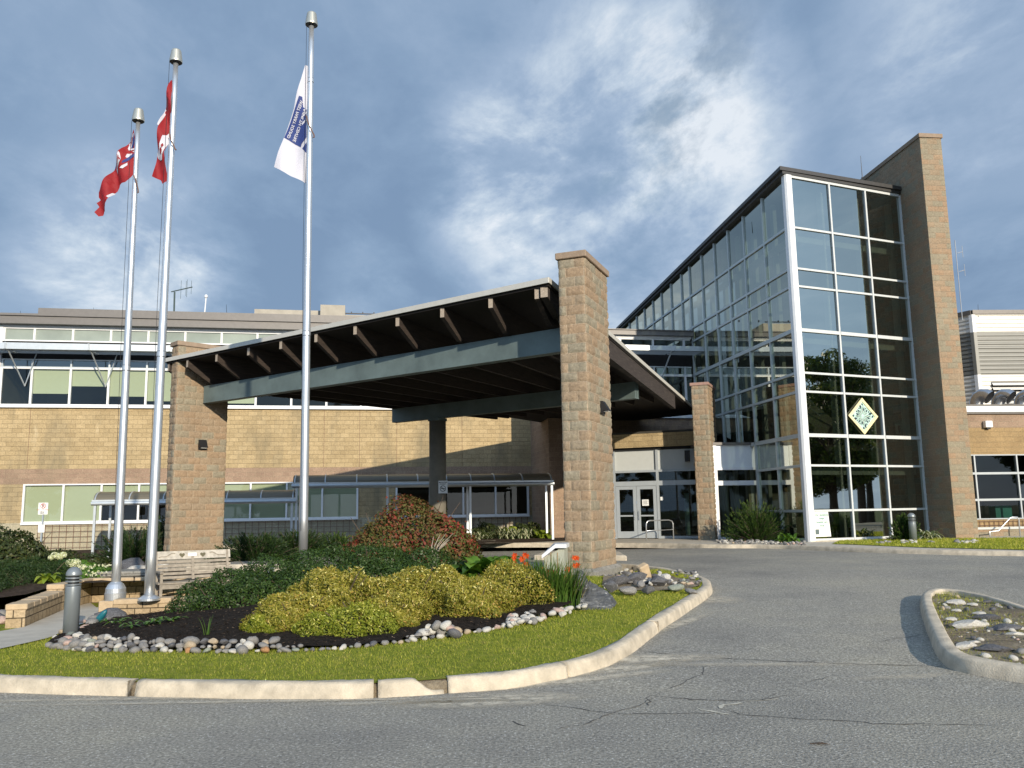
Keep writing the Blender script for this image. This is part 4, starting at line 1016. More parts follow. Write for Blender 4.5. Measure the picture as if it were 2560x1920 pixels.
q0 = np.array(FS.p(4.3, 15.2)); lr = thing('lightning_rod', 'thin black lightning rod with trailing cable on top of the tall brick wall', 'rod', tuple(q0))
MB().tube([q0, q0+np.array([0, 0, 1.0])], [.018, .008], 6).build('rod', M['black'], lr)
qq = [np.array(FS.p(u, z, -.03)) for u, z in ((4.3, 15.25), (4.28, 15.05), (4.0, 14.9), (3.9, 14.4), (3.85, 14.1), (4.1, 13.8), (4.3, 13.7))]
MB().tube(qq, .014, 5).build('cable', M['black'], lr)
#%%PART3
# ================================================================== CANOPY
A_ = np.array([-10.68, 26.03]); B_ = np.array([.80, 17.5]); C_ = np.array([7.95, 36.55]); D_ = np.array([2.75, 41.1])
NE = np.array([.595, .803])
def ztop(p): return 6.46-.034*max(0, float((np.array(p[:2])-B_)@NE))
can = thing('entrance_canopy', 'wide timber canopy with grey steel beams spanning between brick pillars over the driveway', 'canopy', (-3., 28., .4))
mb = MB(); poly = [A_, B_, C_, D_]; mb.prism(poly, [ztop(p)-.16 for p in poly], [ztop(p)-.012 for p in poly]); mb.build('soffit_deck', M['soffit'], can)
cen = sum(poly)/4
def grow(p, k): d = p-cen; return p+d/np.linalg.norm(d)*k
gp_ = [grow(p, .06) for p in poly]; mb = MB(); mb.prism(gp_, [ztop(p)-.012 for p in poly], [ztop(p)+.01 for p in poly])
for a, b in ((0, 1), (1, 2), (3, 0)):
    pa, pb = gp_[a], gp_[b]; t = (pb-pa)/np.linalg.norm(pb-pa)
    mb.beam((*pa, ztop(poly[a])-.047), (*pb, ztop(poly[b])-.047), .03, .118)
mb.build('roof_fascia', M['fascia'], can)
def mat_edge():
    n = NT('weathered black edge board'); mp = n.new('ShaderNodeMapping'); mp.inputs['Rotation'].default_value = (0, 0, R(-70)); n.L.new(n.tc.outputs['Object'], mp.inputs[0]); mp2 = n.new('ShaderNodeMapping'); mp2.inputs['Scale'].default_value = (1.3, 1.3, 26); n.L.new(mp.outputs[0], mp2.inputs[0])
    f = n.noise(mp2.outputs[0], 1.6, 7, .72, .2); n.col(n.ramp(f, [(.3, (.012, .009, .008)), (.55, (.045, .034, .028)), (.68, (.11, .09, .075)), (.8, (.24, .21, .18))])); n.b.inputs['Roughness'].default_value = .85; return n.m
M['edgeboard'] = mat_edge()
APEX = np.array([14.7, 54.6])
ev = Plane(A_[0], A_[1], math.degrees(math.atan2(*(B_-A_)[::-1])))
def rafter(u, wid=.105, deep=None, edge=None, wm='wood'):
    a = A_+ev.t[:2]*u if edge is None else edge[0]; dirv = APEX-a if edge is None else edge[1]-edge[0]; dirv = dirv/np.linalg.norm(dirv)
    # end on the back edge C-D
    if edge is None:
        e = D_-C_; M2 = np.array([[dirv[0], -e[0]], [dirv[1], -e[1]]]); k = np.linalg.solve(M2, C_-a); Lr = k[0]-.02
    else: Lr = np.linalg.norm(edge[1]-edge[0])
    sdv = np.array([dirv[1], -dirv[0]])*wid/2; V = []; st = [0.03, .35, .8, 1.25, 3, 6, 10, 15, Lr]; st = [s for s in st if s < Lr]+([Lr] if st[-1] != Lr else [])
    for s in st:
        q = a+dirv*s; zt = ztop(q)-.165
        if deep: zb = zt-min(deep, .20+.34*s)
        else: zb = min(zt-.05, max(5.62, zt-.20-.52*s)) if s < 1.2 else 5.62
        for w in (-1, 1): V.append((*(q+sdv*w), zt)); V.append((*(q+sdv*w), zb))
    f = []
    for i in range(len(st)-1):
        b = 4*i; f += [(b, b+1, b+5, b+4), (b+2, b+6, b+7, b+3), (b+1, b+3, b+7, b+5), (b, b+4, b+6, b+2)]
    f.append((0, 2, 3, 1)); e = 4*(len(st)-1); f.append((e, e+1, e+3, e+2))
    r = MB().add(V, f).build('rafter', M[wm], can)
    q = a+dirv*.028; zt = ztop(a)-.165
    MB().add([(*(q+sdv*-1), zt), (*(q+sdv), zt), (*(q+sdv), zt-.215), (*(q+sdv*-1), zt-.215)], [(0, 1, 2, 3)]).build('end_grain', M['woodend'], r)
Lev = np.linalg.norm(B_-A_)
for px, py in ((466, 905), (539, 893), (619, 873), (700, 855), (788, 838), (886, 817), (992, 795), (1104, 775), (1225, 745), (1341, 722)):
    u = ev.uv(px, py)[0]; rafter(u)
rafter(.07); RB = rafter(0, wid=.16, wm='edgeboard', deep=.50, edge=(B_+np.array([-.10, .06]), C_+np.array([-.10, .0])))
# steel beams: I sections along the eave direction
bd = np.array([-10.63, 7.69]); bd /= np.linalg.norm(bd)
def ibeam(R0, L0, z0, h=.53):
    R0 = np.array(R0); L0 = np.array(L0); t = (L0-R0)/np.linalg.norm(L0-R0); mb = MB(); zc = z0+h/2
    mb.beam((*R0, zc), (*L0, zc), .03, h-.05); mb.beam((*R0, z0+.0125), (*L0, z0+.0125), .26, .025); mb.beam((*R0, z0+h-.0125), (*L0, z0+h-.0125), .26, .025)
    for e in (R0+t*.02, L0-t*.02): mb.beam((*e, zc), (*(e+t*.015), zc), .24, h-.055)
    # closed front plate: the beam reads as a smooth box face
    nrm = np.array([-t[1], t[0]]); 
    for s_ in (-1, 1): mb.beam((*(R0+nrm*.115*s_), zc), (*(L0+nrm*.115*s_), zc), .012, h-.052)
    return mb.build('steel_beam', M['steel'], can)
ibeam((1.30, 18.53), (-9.50, 26.34), 5.085); ibeam((3.95, 26.8), (-4.58, 32.9), 5.085)
mb = MB(); cx_, cy_ = -2.79, 31.6; mb.tube([(cx_, cy_, .3), (cx_, cy_, 4.98)], .31, 32); cc = mb.build('column', M['conccol'], can, smooth=False); cc.data.polygons.foreach_set('use_smooth', [len(p.vertices) == 4 for p in cc.data.polygons])
MB().box((cx_, cy_, 5.03), (.5, .5, .105), 144).build('bearing_plate', M['steel'], can)

def pillar(front, ang_l, la, lb, z0, z1, label, capz=.14, plinth=None, zg=.1, capmat='cap'):
    """front corner, heading of the short left face (pointing right), lengths, heights"""
    t = np.array([math.cos(R(ang_l)), math.sin(R(ang_l))]); n2 = np.array([-t[1], t[0]]); f = np.array(front)
    c = [f-t*la, f, f+n2*lb, f-t*la+n2*lb]
    p = thing('brick_pillar', label, 'pillar', (f[0], f[1], zg), 'block pillars of the entrance canopy')
    rough_shaft(p, 'shaft', M['pillar'], [tuple(q) for q in c], z0, z1-capz, amp=.034, step=.035)
    o = .055; cc = [f-t*(la+o)-n2*o, f+t*o-n2*o, f+t*o+n2*(lb+o), f-t*(la+o)+n2*(lb+o)]
    MB().prism(cc, z1-capz, z1).build('cap', M[capmat], p, bevel=.012)
    if plinth:
        o = .13; cc = [f-t*(la+o)-n2*o, f+t*o-n2*o, f+t*o+n2*(lb+o), f-t*(la+o)+n2*(lb+o)]
        cb = [q.copy() for q in cc]
        mb = MB(); mb.prism(cc, zg-.25, z0-.06); o = .05; c3 = [f-t*(la+o)-n2*o, f+t*o-n2*o, f+t*o+n2*(lb+o), f-t*(la+o)+n2*(lb+o)]
        mb.add([(*q, z0-.06) for q in cc]+[(*q, z0) for q in c3], [(0, 1, 5, 4), (1, 2, 6, 5), (2, 3, 7, 6), (3, 0, 4, 7), (4, 5, 6, 7)]); mb.build('plinth', M['plinth'], p)
    return p
pillar((1.53, 17.10), -22, .56, 1.68, .48, 6.94, 'large tan block pillar at the near corner of the canopy, in the middle of the picture', plinth=True, zg=.30)
pillar((-10.20, 25.7), -45, .42, 1.66, .50, 6.96, 'left block pillar of the canopy, behind the wooden bench', plinth=True, zg=.12)
pillar((7.55, 32.7), -22, .62, 1.6, .44, 6.46, 'shorter block pillar next to the entrance doors, right end of the canopy', zg=.44, capmat='capred', capz=.12)

def wall_lamp(px, py, pl, w, h, label, flip=False):
    u, z = pl.uv(px, py); t = thing('wall_lamp', label, 'lamp', pl.p(u, z, .0))
    mb = MB(); mb.wbox(pl, u-w/2, u+w/2, z-h/2, z+h/2, .02, .07); mb.add([pl.p(u-w/2, z+h/2, .07), pl.p(u+w/2, z+h/2, .07), pl.p(u+w/2, z-h/2+.05, .20), pl.p(u-w/2, z-h/2+.05, .20), pl.p(u-w/2, z-h/2+.05, .07), pl.p(u+w/2, z-h/2+.05, .07)], [(0, 1, 2, 3), (3, 2, 5, 4), (0, 3, 4), (1, 5, 2)])
    mb.build('housing', M['black'], t); MB().wbox(pl, u-w/2+.03, u+w/2-.03, z-h/2+.035, z-h/2+.045, .08, .18).build('lens', M['paper'], t)
LPF = Plane(-10.20, 25.7, 45); wall_lamp(504, 1112, LPF, .24, .30, 'small black wall lamp on the left block pillar')
CPF = Plane(1.53, 17.10, 68); wall_lamp(1502, 1019, CPF, .20, .26, 'small black wall lamp on the right face of the large middle pillar')
EPP = Plane(7.55, 32.7, -22); t_ = thing('wall_speaker', 'dark wall fixture tucked left of the shorter pillar above the doors', 'fixture', EP.p(-.2, 3.7, .05)); MB().wbox(EP, -.30, -.12, 3.5, 3.95, .04, .2).build('housing', M['black'], t_)

# ================================================================== COVERED WALKWAY
WW = Plane(1.6, 36.2, 10.6)
cw = thing('covered_walkway', 'low covered walkway with arched smoked panels on slim grey posts', 'walkway cover', WW.p(-9, .1))
def wk(px, py): return WW.uv(px, py)
def walkway(px0, px1, zb, ribs, bright, h=.34):
    u0, u1 = wk(px0, 1230)[0], wk(px1, 1230)[0]
    mb = MB(); mb.tube([WW.p(u0-.1, zb, .06), WW.p(u1+.1, zb, .06)], .075, 12); mb.wbox(WW, u0-.1, u1+.1, zb+.05, zb+.14, -.02, .03); mb.tube([WW.p(u0-.1, zb, -1.45), WW.p(u1+.1, zb, -1.45)], .06, 8); mb.build('gutter_beam', bright, cw)
    arc = [(-1.45*(.5-.5*math.cos(PI*k/10)), zb+.12+h*math.sin(PI*k/10)) for k in range(11)]
    rb = [wk(p, 1215)[0] for p in ribs]
    for u in rb:
        mb = MB(); mb.tube([WW.p(u, z, o+.02) for o, z in arc], .028, 6); mb.build('rib', bright, cw)
    mb = MB()
    for (o0, z0), (o1, z1) in zip(arc[:-1], arc[1:]): mb.quad(WW.p(u0-.05, z0, o0), WW.p(u1+.05, z0, o0), WW.p(u1+.05, z1, o1), WW.p(u0-.05, z1, o1))
    mb.build('arched_panel', M['arch2'], cw)
n = NT('smoked roof sheet'); n.col((.20, .18, .135)); n.b.inputs['Roughness'].default_value = .3
tr = n.new('ShaderNodeBsdfTranslucent'); tr.inputs[0].default_value = (.25, .22, .16, 1); mx = n.new('ShaderNodeMixShader'); mx.inputs[0].default_value = .35; n.L.new(n.b.outputs[0], mx.inputs[1]); n.L.new(tr.outputs[0], mx.inputs[2]); n.L.new(mx.outputs[0], n.out.inputs[0]); M['arch2'] = n.m
zR, zL = 2.76, 2.17
walkway(735, 1379, zR, (737, 813, 892, 968, 1045, 1117, 1178, 1237, 1307, 1379), M['alu'])
walkway(238, 735, zL, (240, 325, 410, 489, 568, 653, 733), M['alu'])
def post(px, o, z0, z1, w=.085):
    u = wk(px, 1300)[0]; MB().wbox(WW, u-w/2, u+w/2, z0, z1, o-w/2, o+w/2).build('post', M['alu'], cw)
for px in (1381, 1176, 968, 740): post(px, 0, .1 if px < 1000 else .4, zR); post(px+4, -1.4, .1 if px < 1000 else .4, zR)
for px in (236, 490, 729): post(px, 0, -.35, zL); post(px+14, -1.4, -.35, zL)

# wire trellis on the base wall
def trellis(px0, px1, label):
    u0, u1 = U(px0, 1340), U(px1, 1340); t = thing('wire_trellis', label, 'trellis', WP.p((u0+u1)/2, .3, .08)); mb = MB()
    k = 0
    for i in range(int((u1-u0)/.29)+1): u = u0+i*.29; mb.wbox(WP, u-.011, u+.011, .32, 1.36, .07, .085)
    for j in range(5): mb.wbox(WP, u0, u1, .36+j*.235, .377+j*.235, .086, .10)
    mb.build('wire_mesh', M['rust'], t)
trellis(95, 905, 'long rusty wire trellis below the left row of blinds windows'); trellis(1000, 1322, 'wire trellis below the dark windows, half hidden by the red shrub and hostas')

# ================================================================== RIGHT WING
RW = Plane(16.4, 33.0, 7.5); ru = lambda px, py: RW.uv(px, py)[0]
rb = thing('right_wing', 'single storey brown block wing with dark gridded windows at the right edge', 'building', RW.p(4, .4))
r0, r1 = -1.5, 14.; zc0, zc1 = RW.uv(2500, 1035)[1], RW.uv(2500, 1012)[1]; wz0, wz1 = RW.uv(2500, 1298)[1], RW.uv(2500, 1136)[1]; zb_ = RW.uv(2500, 1069)[1]
uw0 = ru(2426, 1200)
mb = MB(); wall_with_holes(mb, RW, r0, r1, zb_, zc0, [], -.3, .005); mb.build('block_band', M['purple'], rb)
mb = MB(); wall_with_holes(mb, RW, r0, r1, .3, zb_, [(uw0, 9.0, wz0, wz1)], -.3, 0); M['yellow2'] = block('tan block', (.34, .235, .12), (.38, .265, .135), (.42, .32, .18), ms=.006, stain=.3); mb.build('wall', M['yellow2'], rb)
mb = MB(); mb.wbox(RW, r0, r1, zc0, zc0+.07, -.4, .10); mb.build('drip_edge', M['darkmetal'], rb)
mb = MB(); mb.wbox(RW, r0, r1, zc0+.07, zc1-.06, -.4, .13); mb.build('coping', M['alu'], rb)
mb = MB(); mb.wbox(RW, r0, r1, zc1-.06, zc1+.0, -8, .15); mb.build('flat_roof', M['darkmetal'], rb)
us2 = [uw0, ru(2440, 1200), ru(2546, 1200)]; pw = us2[2]-us2[1]; us2 += [us2[2]+pw*i for i in (1, 2, 3)]
zm = [wz0, RW.uv(2500, 1249)[1], RW.uv(2500, 1183)[1], wz1]
for a, b in zip(us2[:-1], us2[1:]):
    for z0, z1 in zip(zm[:-1], zm[1:]): window(rb, RW, a, b, z0, z1, M['frame_grey'], M['glass_dark'], fw=.03, out=-.02)
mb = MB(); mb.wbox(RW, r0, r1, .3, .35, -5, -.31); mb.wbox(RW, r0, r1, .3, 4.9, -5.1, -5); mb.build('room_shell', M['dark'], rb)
for px in (2455, 2545): u = ru(px, 1275); MB().wbox(RW, u-.35, u+.35, .9, 1.55, -1.2, -.8).build('seat_back', M['tealchair'], rb)
mb = MB(); 
for i in range(30): mb.wbox(RW, uw0+i*.2-.008, uw0+i*.2+.008, .6, wz0-.05, .03, .045)
for j in range(3): mb.wbox(RW, uw0, uw0+6, .65+j*.15, .665+j*.15, .046, .06)
mb.build('wire_mesh', M['rust'], rb)
card_l = thing('flood_light', 'small white box light high on the right wing wall', 'lamp', RW.p(*RW.uv(2465, 1063))); u, z = RW.uv(2465, 1062); mb = MB(); mb.wbox(RW, u-.15, u+.15, z-.12, z+.14, .02, .2); mb.build('housing', M['white'], card_l, bevel=.015); MB().wbox(RW, u-.06, u+.10, z-.18, z-.12, .05, .12).build('bracket', M['black'], card_l)
# ramp wall with handrail
RR = Plane(15.9, 31.6, 5.0); mb = MB(); rw = thing('ramp_wall', 'low reddish block ramp wall with a pale cap at the right edge', 'wall', RR.p(2, .4)); mb.wbox(RR, .1, 8, .3, RR.uv(2500, 1323)[1], -.3, 0); mb.build('wall', M['fin'], rw); z_ = RR.uv(2500, 1323)[1]; MB().wbox(RR, .1, 8, z_, z_+.08, -.34, .03).build('cap', M['panelgrey'], rw)
hr = thing('handrail', 'bent grey steel handrail in front of the ramp wall', 'handrail', RR.p(1.2, .4, .4))
hp = [(2476, 1358), (2474, 1329), (2496, 1327), (2524, 1296), (2530, 1293), (2543, 1293), (2547, 1299), (2552, 1358)]
H2 = Plane(15.9, 31.2, 5.0); MB().tube([H2.p(*H2.uv(*p)) for p in hp], .025, 8).build('rail', M['pole'], hr, smooth=True)
# penthouse with corrugated cladding
PH = thing('rooftop_plant_room', 'white and grey corrugated rooftop plant room behind the tall brick wall', 'plant room', (25, 45, 5))
q = atY(2428, 776, 44.0); Pf = Plane(q[0], q[1], 3.0); Pl = Plane(q[0], q[1], 3+118.0); Pl.n = -Pl.n
zt_ = q[2]; zg1 = Pf.uv(2436, 831)[1]; zg2 = Pf.uv(2446, 937)[1]
def corr(pl, u0, u1, z0, z1, mat, pitch=.22, amp=.045, nm='cladding'):
    mb = MB(); n_ = int((z1-z0)/pitch*6); prev = None
    for k in range(n_+1):
        z = z0+(z1-z0)*k/n_; ph = ((z/pitch) % 1.0); o = amp if ph < .55 else 0.0
        cur = (z, o)
        if prev: mb.quad(pl.p(u0, prev[0], prev[1]), pl.p(u1, prev[0], prev[1]), pl.p(u1, cur[0], cur[1]), pl.p(u0, cur[0], cur[1]))
        prev = cur
    mb.build(nm, mat, PH)
for (pl, a, b) in ((Pf, .12, 14), (Pl, .12, 8)):
    corr(pl, a, b, zg1, zt_-.2, M['corr_w']); corr(pl, a, b, zg2, zg1, M['corr_g']); corr(pl, a, b, 4.5, zg2, M['corr_w'])
mb = MB()
for pl in (Pf, Pl): mb.wbox(pl, 0, 14 if pl is Pf else 8, zt_-.22, zt_, -.3, .12)
mb.build('roof_trim', M['darkmetal'], PH)
mb = MB()
for pl in (Pf, Pl): mb.wbox(pl, -.03, .14, 4.5, zg2, -.05, .07); mb.wbox(pl, -.03, .14, zg1, zt_-.22, -.05, .07)
mb.build('white_corner_trim', M['white'], PH)
mb = MB()
for pl in (Pf, Pl): mb.wbox(pl, -.03, .14, zg2, zg1, -.05, .068)
mb.build('corner_trim', M['corr_g'], PH)
ul, zl = Pf.uv(2477, 955); mb = MB()
for k in range(9): mb.add([Pf.p(ul, zl-.05-k*.24, .08), Pf.p(14, zl-.05-k*.24, .08), Pf.p(14, zl-.2-k*.24, .18), Pf.p(ul, zl-.2-k*.24, .18)], [(0, 1, 2, 3)])
mb.build('louvre', M['corr_w'], PH); MB().wbox(Pf, ul, 14, zl-2.3, zl, .048, .052).build('louvre_recess', M['dark'], PH)
# gooseneck vents
VP_ = Plane(16.4, 34.4, 7.5); vp0 = None
def gooseneck(parent):
    mb = MB(); path = [(0, 0, 0), (0, 0, .18), (0, -.02, .30), (0, -.10, .42), (0, -.22, .48), (0, -.36, .46), (0, -.47, .38)]
    mb.tube(path, [.22, .22, .225, .23, .235, .24, .25], 20, cap=False); b = mb.build('duct', M['hydrant'], parent, smooth=True)
    e = MB(); e.tube([(0, -.44, .40), (0, -.452, .392)], [.225, .225], 20); e.build('mouth', M['black'], parent)
v0 = thing('gooseneck_vent', 'leftmost silver gooseneck roof vent beside the tall brick wall', 'roof vent', (0, 0, 0), 'silver gooseneck vents on the right wing roof'); gooseneck(v0)
zroof = zc1-.02
for i, (px, lab) in enumerate(((2440, None), (2494, 'second silver gooseneck roof vent from the tall brick wall'), (2551, 'silver gooseneck roof vent at the right edge of the picture'))):
    v = v0 if i == 0 else copy_tree(v0, label=lab); u, z = VP_.uv(px, 1005); v.location = Vector(VP_.p(u, zroof, 0)); v.rotation_euler = (0, 0, R(38)); v.scale = (1.15, 1.15, 1.15)
# antenna masts
def rodpx(name, pts, D, r, mat, label, cat):
    P = [atY(px, py, D) for px, py in pts]; t = thing(name, label, cat, tuple(P[0])); MB().tube(P, r, 6).build('mast', mat, t); return t
am = rodpx('antenna_mast', [(2406, 800), (2387, 601)], 44, .024, M['mast'], 'tall thin antenna mast behind the right side of the tall brick wall', 'antenna')
mb = MB()
for y_, dx in ((633, 14), (679, 15)):
    a = atY(2390+(y_-600)*.095, y_, 44); b = a+np.array([dx*44/F_, 0, .08]); mb.tube([a, b], .018, 5); mb.tube([b+np.array([0, 0, -.32]), b+np.array([0, 0, .32])], .014, 5)
mb.build('dipole', M['mast'], am)
an = rodpx('yagi_antenna', [(434.5, 800), (436.5, 730)], 46, .05, M['antenna'], 'dark yagi antenna on a pole above the left roof', 'antenna')
mb = MB(); a = atY(428, 729.5, 46); b = atY(481, 717.5, 46); mb.tube([a, b], .03, 6)
for f, h in ((.46, .52), (.70, .42), (.745, .5), (.95, .38)): c = a+(b-a)*f; mb.tube([c+np.array([0, 0, -h]), c+np.array([0, 0, h])], .010, 5)
mb.build('boom', M['antenna'], an)
wn = rodpx('whip_antenna', [(510, 800), (515, 745)], 46, .035, M['white'], 'short white whip antenna on the left roof', 'antenna'); p = atY(515, 745, 46); MB().lathe([(0, .04), (.05, .09), (.14, .09), (.2, .03)], tuple(p), 10).build('tip', M['white'], wn)
for (px, y0, y1, D, lab) in ((52, 795, 777, 46, 'thin lightning rod at the left end of the roof'), (235, 784, 769, 50, 'thin lightning rod on the brick parapet'), (567, 775, 761, 48, 'lightning rod left of the rooftop penthouse boxes'), (862, 782, 770, 48, 'lightning rod on the penthouse right of the white flag pole'), (1811, 566, 552, 33.5, 'upper lightning rod on the sloping atrium roof edge'), (1679, 700, 683, 42, 'middle lightning rod on the sloping atrium roof edge'), (1549, 822, 812, 51, 'far lightning rod at the low end of the atrium roof edge'), (2446, 779, 761, 44, 'lightning rod on the plant room roof corner')):
    a, b = atY(px, y0+14, D), atY(px-1, y1, D); t = thing('lightning_rod', lab, 'rod', tuple(a), 'lightning rods on the roofs'); MB().tube([a, b], [.015, .008], 5).build('rod', M['black'], t)

# ================================================================== FLAG POLES AND FLAGS
def flagpole(pxb, pyb, pxt, pyt, D, r0, r1, label, base_d, zb=None, flange=True, joints=()):
    b = atY(pxb, pyb, D); tpt = atY(pxt, pyt, D)
    t = thing('flagpole', label, 'flagpole', (b[0], b[1], b[2]), 'three aluminium flagpoles')
    n_ = 14; P = []; rr = []
    for i in range(n_+1): f = i/n_; P.append(b+(tpt-b)*f); rr.append(r0+(r1-r0)*f**1.1)
    MB().tube(P, rr, 24).build('shaft', M['pole'], t, smooth=True)
    for f in joints:
        c = b+(tpt-b)*f; rj = r0+(r1-r0)*f**1.1; d = (tpt-b)/np.linalg.norm(tpt-b); MB().tube([c-d*.045, c-d*.04, c+d*.04, c+d*.045], [rj+.001, rj+.006, rj+.006, rj+.001], 24).build('joint_collar', M['pole'], t, smooth=False)
        MB().tube([c-d*.05, c-d*.046], [rj+.003]*2, 24).build('joint_gap', M['black'], t); MB().tube([c+d*.046, c+d*.05], [rj+.003]*2, 24).build('joint_gap', M['black'], t)
    c = tpt; s_ = base_d
    MB().lathe([(0, r1), (.0, .115*s_), (.03, .118*s_), (.225*s_, .088*s_), (.245*s_, .078*s_), (.248*s_, .0)], tuple(c), 24).build('cap', M['polecap'], t, smooth=False)
    MB().lathe([(-.012, .10*s_), (-.002, .112*s_)], tuple(c), 24).build('cap_underside', M['black'], t)
    if flange == 1: MB().lathe([(-.02, r0+.085), (.07, r0+.09), (.10, r0+.092), (.105, r0+.085), (.17, r0+.083), (.24, r0+.045), (.27, r0+.012), (.28, r0)], tuple(b), 28).build('base_shoe', M['pole'], t, smooth=False)
    if flange == 2: MB().lathe([(-.03, r0+.09), (.0, r0+.09), (.03, r0+.05), (.05, r0+.015), (.055, r0)], tuple(b), 28).build('base_shoe', M['pole'], t)
    # halyard
    mb = MB(); a = tpt+np.array([-.09, -.06, -.02]); e = b+(tpt-b)*.05+np.array([-.02, -r0-.03, 0]); mb.tube([a, a*.5+e*.5+np.array([-.02, 0, 0]), e], .004, 4); mb.build('halyard', M['black'], t)
    return t, b, tpt
PD1, PD2, PD3 = 14.6, 14.2, 17.0
fp1 = flagpole(288, 1497, 345.5, 303, PD1, .076, .040, 'left flagpole with round shoe, carrying the red ensign', .92, flange=1, joints=(.462,))
fp2 = flagpole(373, 1496, 439.8, 156, PD2, .084, .045, 'middle flagpole carrying the red and white flag', .95, flange=2, joints=(.432,))
fp3 = flagpole(757.5, 1400, 778.8, 63, PD3, .088, .055, 'right and tallest flagpole carrying the white and blue flag', 1.14, flange=0, joints=(.40, .887))
# block pedestal under the left pole
mb = MB(); b = fp1[1]; mb.box((b[0], b[1]+.02, b[2]-.17), (.42, .36, .30), 5); mb.build('pedestal_block', M['retcap'], None, bevel=.015); tagp(bpy.data.objects['pedestal_block'], 'small tan block pedestal under the left flagpole', 'pedestal')

def cloth(name, D, zimg, outline, ripple, mat, parent=None, off=0.0, step=.07, thick=.004, vert=0):
    """a hanging cloth: outline measured on the photo, set in the vertical plane at depth D, with folds in depth"""
    P = [atY(*zimg(*p), D) for p in outline]; bm = bmesh.new(); vs = [bm.verts.new((p[0], p[2], 0)) for p in P]; f = bm.faces.new(vs); bmesh.ops.triangulate(bm, faces=[f])
    xs = [p[0] for p in P]; zs_ = [p[2] for p in P]
    for ax, lo, hi in ((0, min(xs), max(xs)), (1, min(zs_), max(zs_))):
        k = math.ceil(lo/step)*step
        while k < hi:
            bmesh.ops.bisect_plane(bm, geom=bm.verts[:]+bm.edges[:]+bm.faces[:], plane_co=(k, 0, 0) if ax == 0 else (0, k, 0), plane_no=(1, 0, 0) if ax == 0 else (0, 1, 0)); k += step
    for v in bm.verts:
        x, z = v.co.x, v.co.y; v.co = (x, D+ripple(x, z)-off, z)
    me = bpy.data.meshes.new(name); bm.to_mesh(me); bm.free()
    if parent is not None: me.transform(Matrix.Translation(Vector(-org(parent))))
    o = link(me, name, mat, parent, smooth=True); return o
z4 = lambda x, y: (200+x*.217, 240+y*.217)     # from a measuring view of the photo
z1 = lambda x, y: (200+x*.2893, y*.2893)
z5 = lambda x, y: (640+x*.217, 120+y*.217)
def rip(cx, sl, f, a, cz=0):
    return lambda x, z: a*math.sin((x-cx)*f+(z)*sl)+a*.5*math.sin((x-cx)*f*1.9+z*sl*.6+1.3)
r1_ = rip(-6, 4.5, 13, .07)
o = cloth('flag', PD1, z4, [(630, 395), (540, 530), (440, 700), (370, 830), (290, 970), (210, 1110), (205, 1160), (225, 1190), (178, 1225), (205, 1265), (160, 1335), (200, 1378), (240, 1360), (262, 1325), (285, 1325), (345, 1200), (395, 1100), (445, 1015), (530, 1000), (600, 945), (632, 890), (645, 600)], r1_, M['red'])
tagp(o, 'drooping red ensign flag with a union mark, on the left flagpole', 'flag')
ORG[o.name] = np.zeros(3)
for pts, mt in (([(622, 430), (545, 540), (537, 600), (572, 592), (628, 450)], 'wcloth'), ([(470, 660), (400, 830), (412, 885), (436, 858), (478, 790), (496, 740), (485, 680)], 'wcloth'), ([(540, 592), (628, 594), (628, 612), (545, 612)], 'wcloth'), ([(588, 632), (630, 618), (630, 642)], 'wcloth'), ([(560, 655), (592, 650), (580, 668), (540, 712), (528, 705), (535, 660)], 'wcloth'), ([(480, 850), (548, 765), (552, 800), (512, 852)], 'wcloth'), ([(333, 1178), (372, 1118), (397, 1113), (350, 1190)], 'wcloth'),
              ([(630, 440), (575, 588), (604, 590), (632, 520)], 'navy'), ([(450, 690), (388, 812), (372, 832), (420, 742)], 'navy'), ([(560, 690), (630, 640), (630, 674), (592, 704), (500, 806), (512, 760)], 'navy')):
    cloth('flag_mark', PD1, z4, pts, r1_, M[mt], parent=o, off=.008 if mt == 'wcloth' else .012)
for pts in ([(455, 760), (470, 700), (478, 720), (440, 840), (428, 850)], [(600, 470), (560, 560), (566, 575), (612, 480)], [(500, 800), (545, 762), (548, 772), (490, 835)]):
    cloth('flag_mark', PD1, z4, pts, r1_, M['red'], parent=o, off=.018)
r2_ = rip(-5.5, 5.5, 15, .06)
o = cloth('flag', PD2, z1, [(790, 690), (755, 830), (715, 960), (690, 1100), (672, 1200), (662, 1290), (650, 1320), (640, 1440), (633, 1535), (660, 1541), (690, 1550), (707, 1583), (755, 1550), (742, 1430), (735, 1320), (765, 1240), (792, 1140), (800, 900), (802, 700)], r2_, M['red'])
tagp(o, 'drooping red and white maple leaf flag on the middle flagpole', 'flag'); ORG[o.name] = np.zeros(3)
for pts in ([(724, 925), (742, 928), (720, 990), (694, 1100), (684, 1092), (700, 1010)], [(722, 1178), (772, 1148), (772, 1230), (738, 1300), (722, 1345), (716, 1388), (690, 1385), (655, 1350), (650, 1312), (690, 1292), (712, 1232)], [(745, 1165), (775, 1130), (775, 1150)]): cloth('flag_mark', PD2, z1, pts, r2_, M['wcloth'], parent=o, off=.008)
for pts in ([(702, 1300), (716, 1285), (722, 1310), (712, 1345), (700, 1330)], [(728, 1250), (735, 1268), (722, 1290), (716, 1270)]): cloth('flag_mark', PD2, z1, pts, r2_, M['red'], parent=o, off=.014)
r3_ = lambda x, z: .045*math.sin(x*7+z*2.2)+.02*math.sin(x*16-z*3)
o = cloth('flag', PD3, z5, [(565, 195), (525, 370), (480, 520), (440, 700), (380, 850), (320, 1025), (262, 1190), (210, 1375), (300, 1425), (400, 1475), (525, 1525), (575, 1555), (590, 1300), (590, 700), (590, 330), (592, 200)], r3_, M['wcloth'])
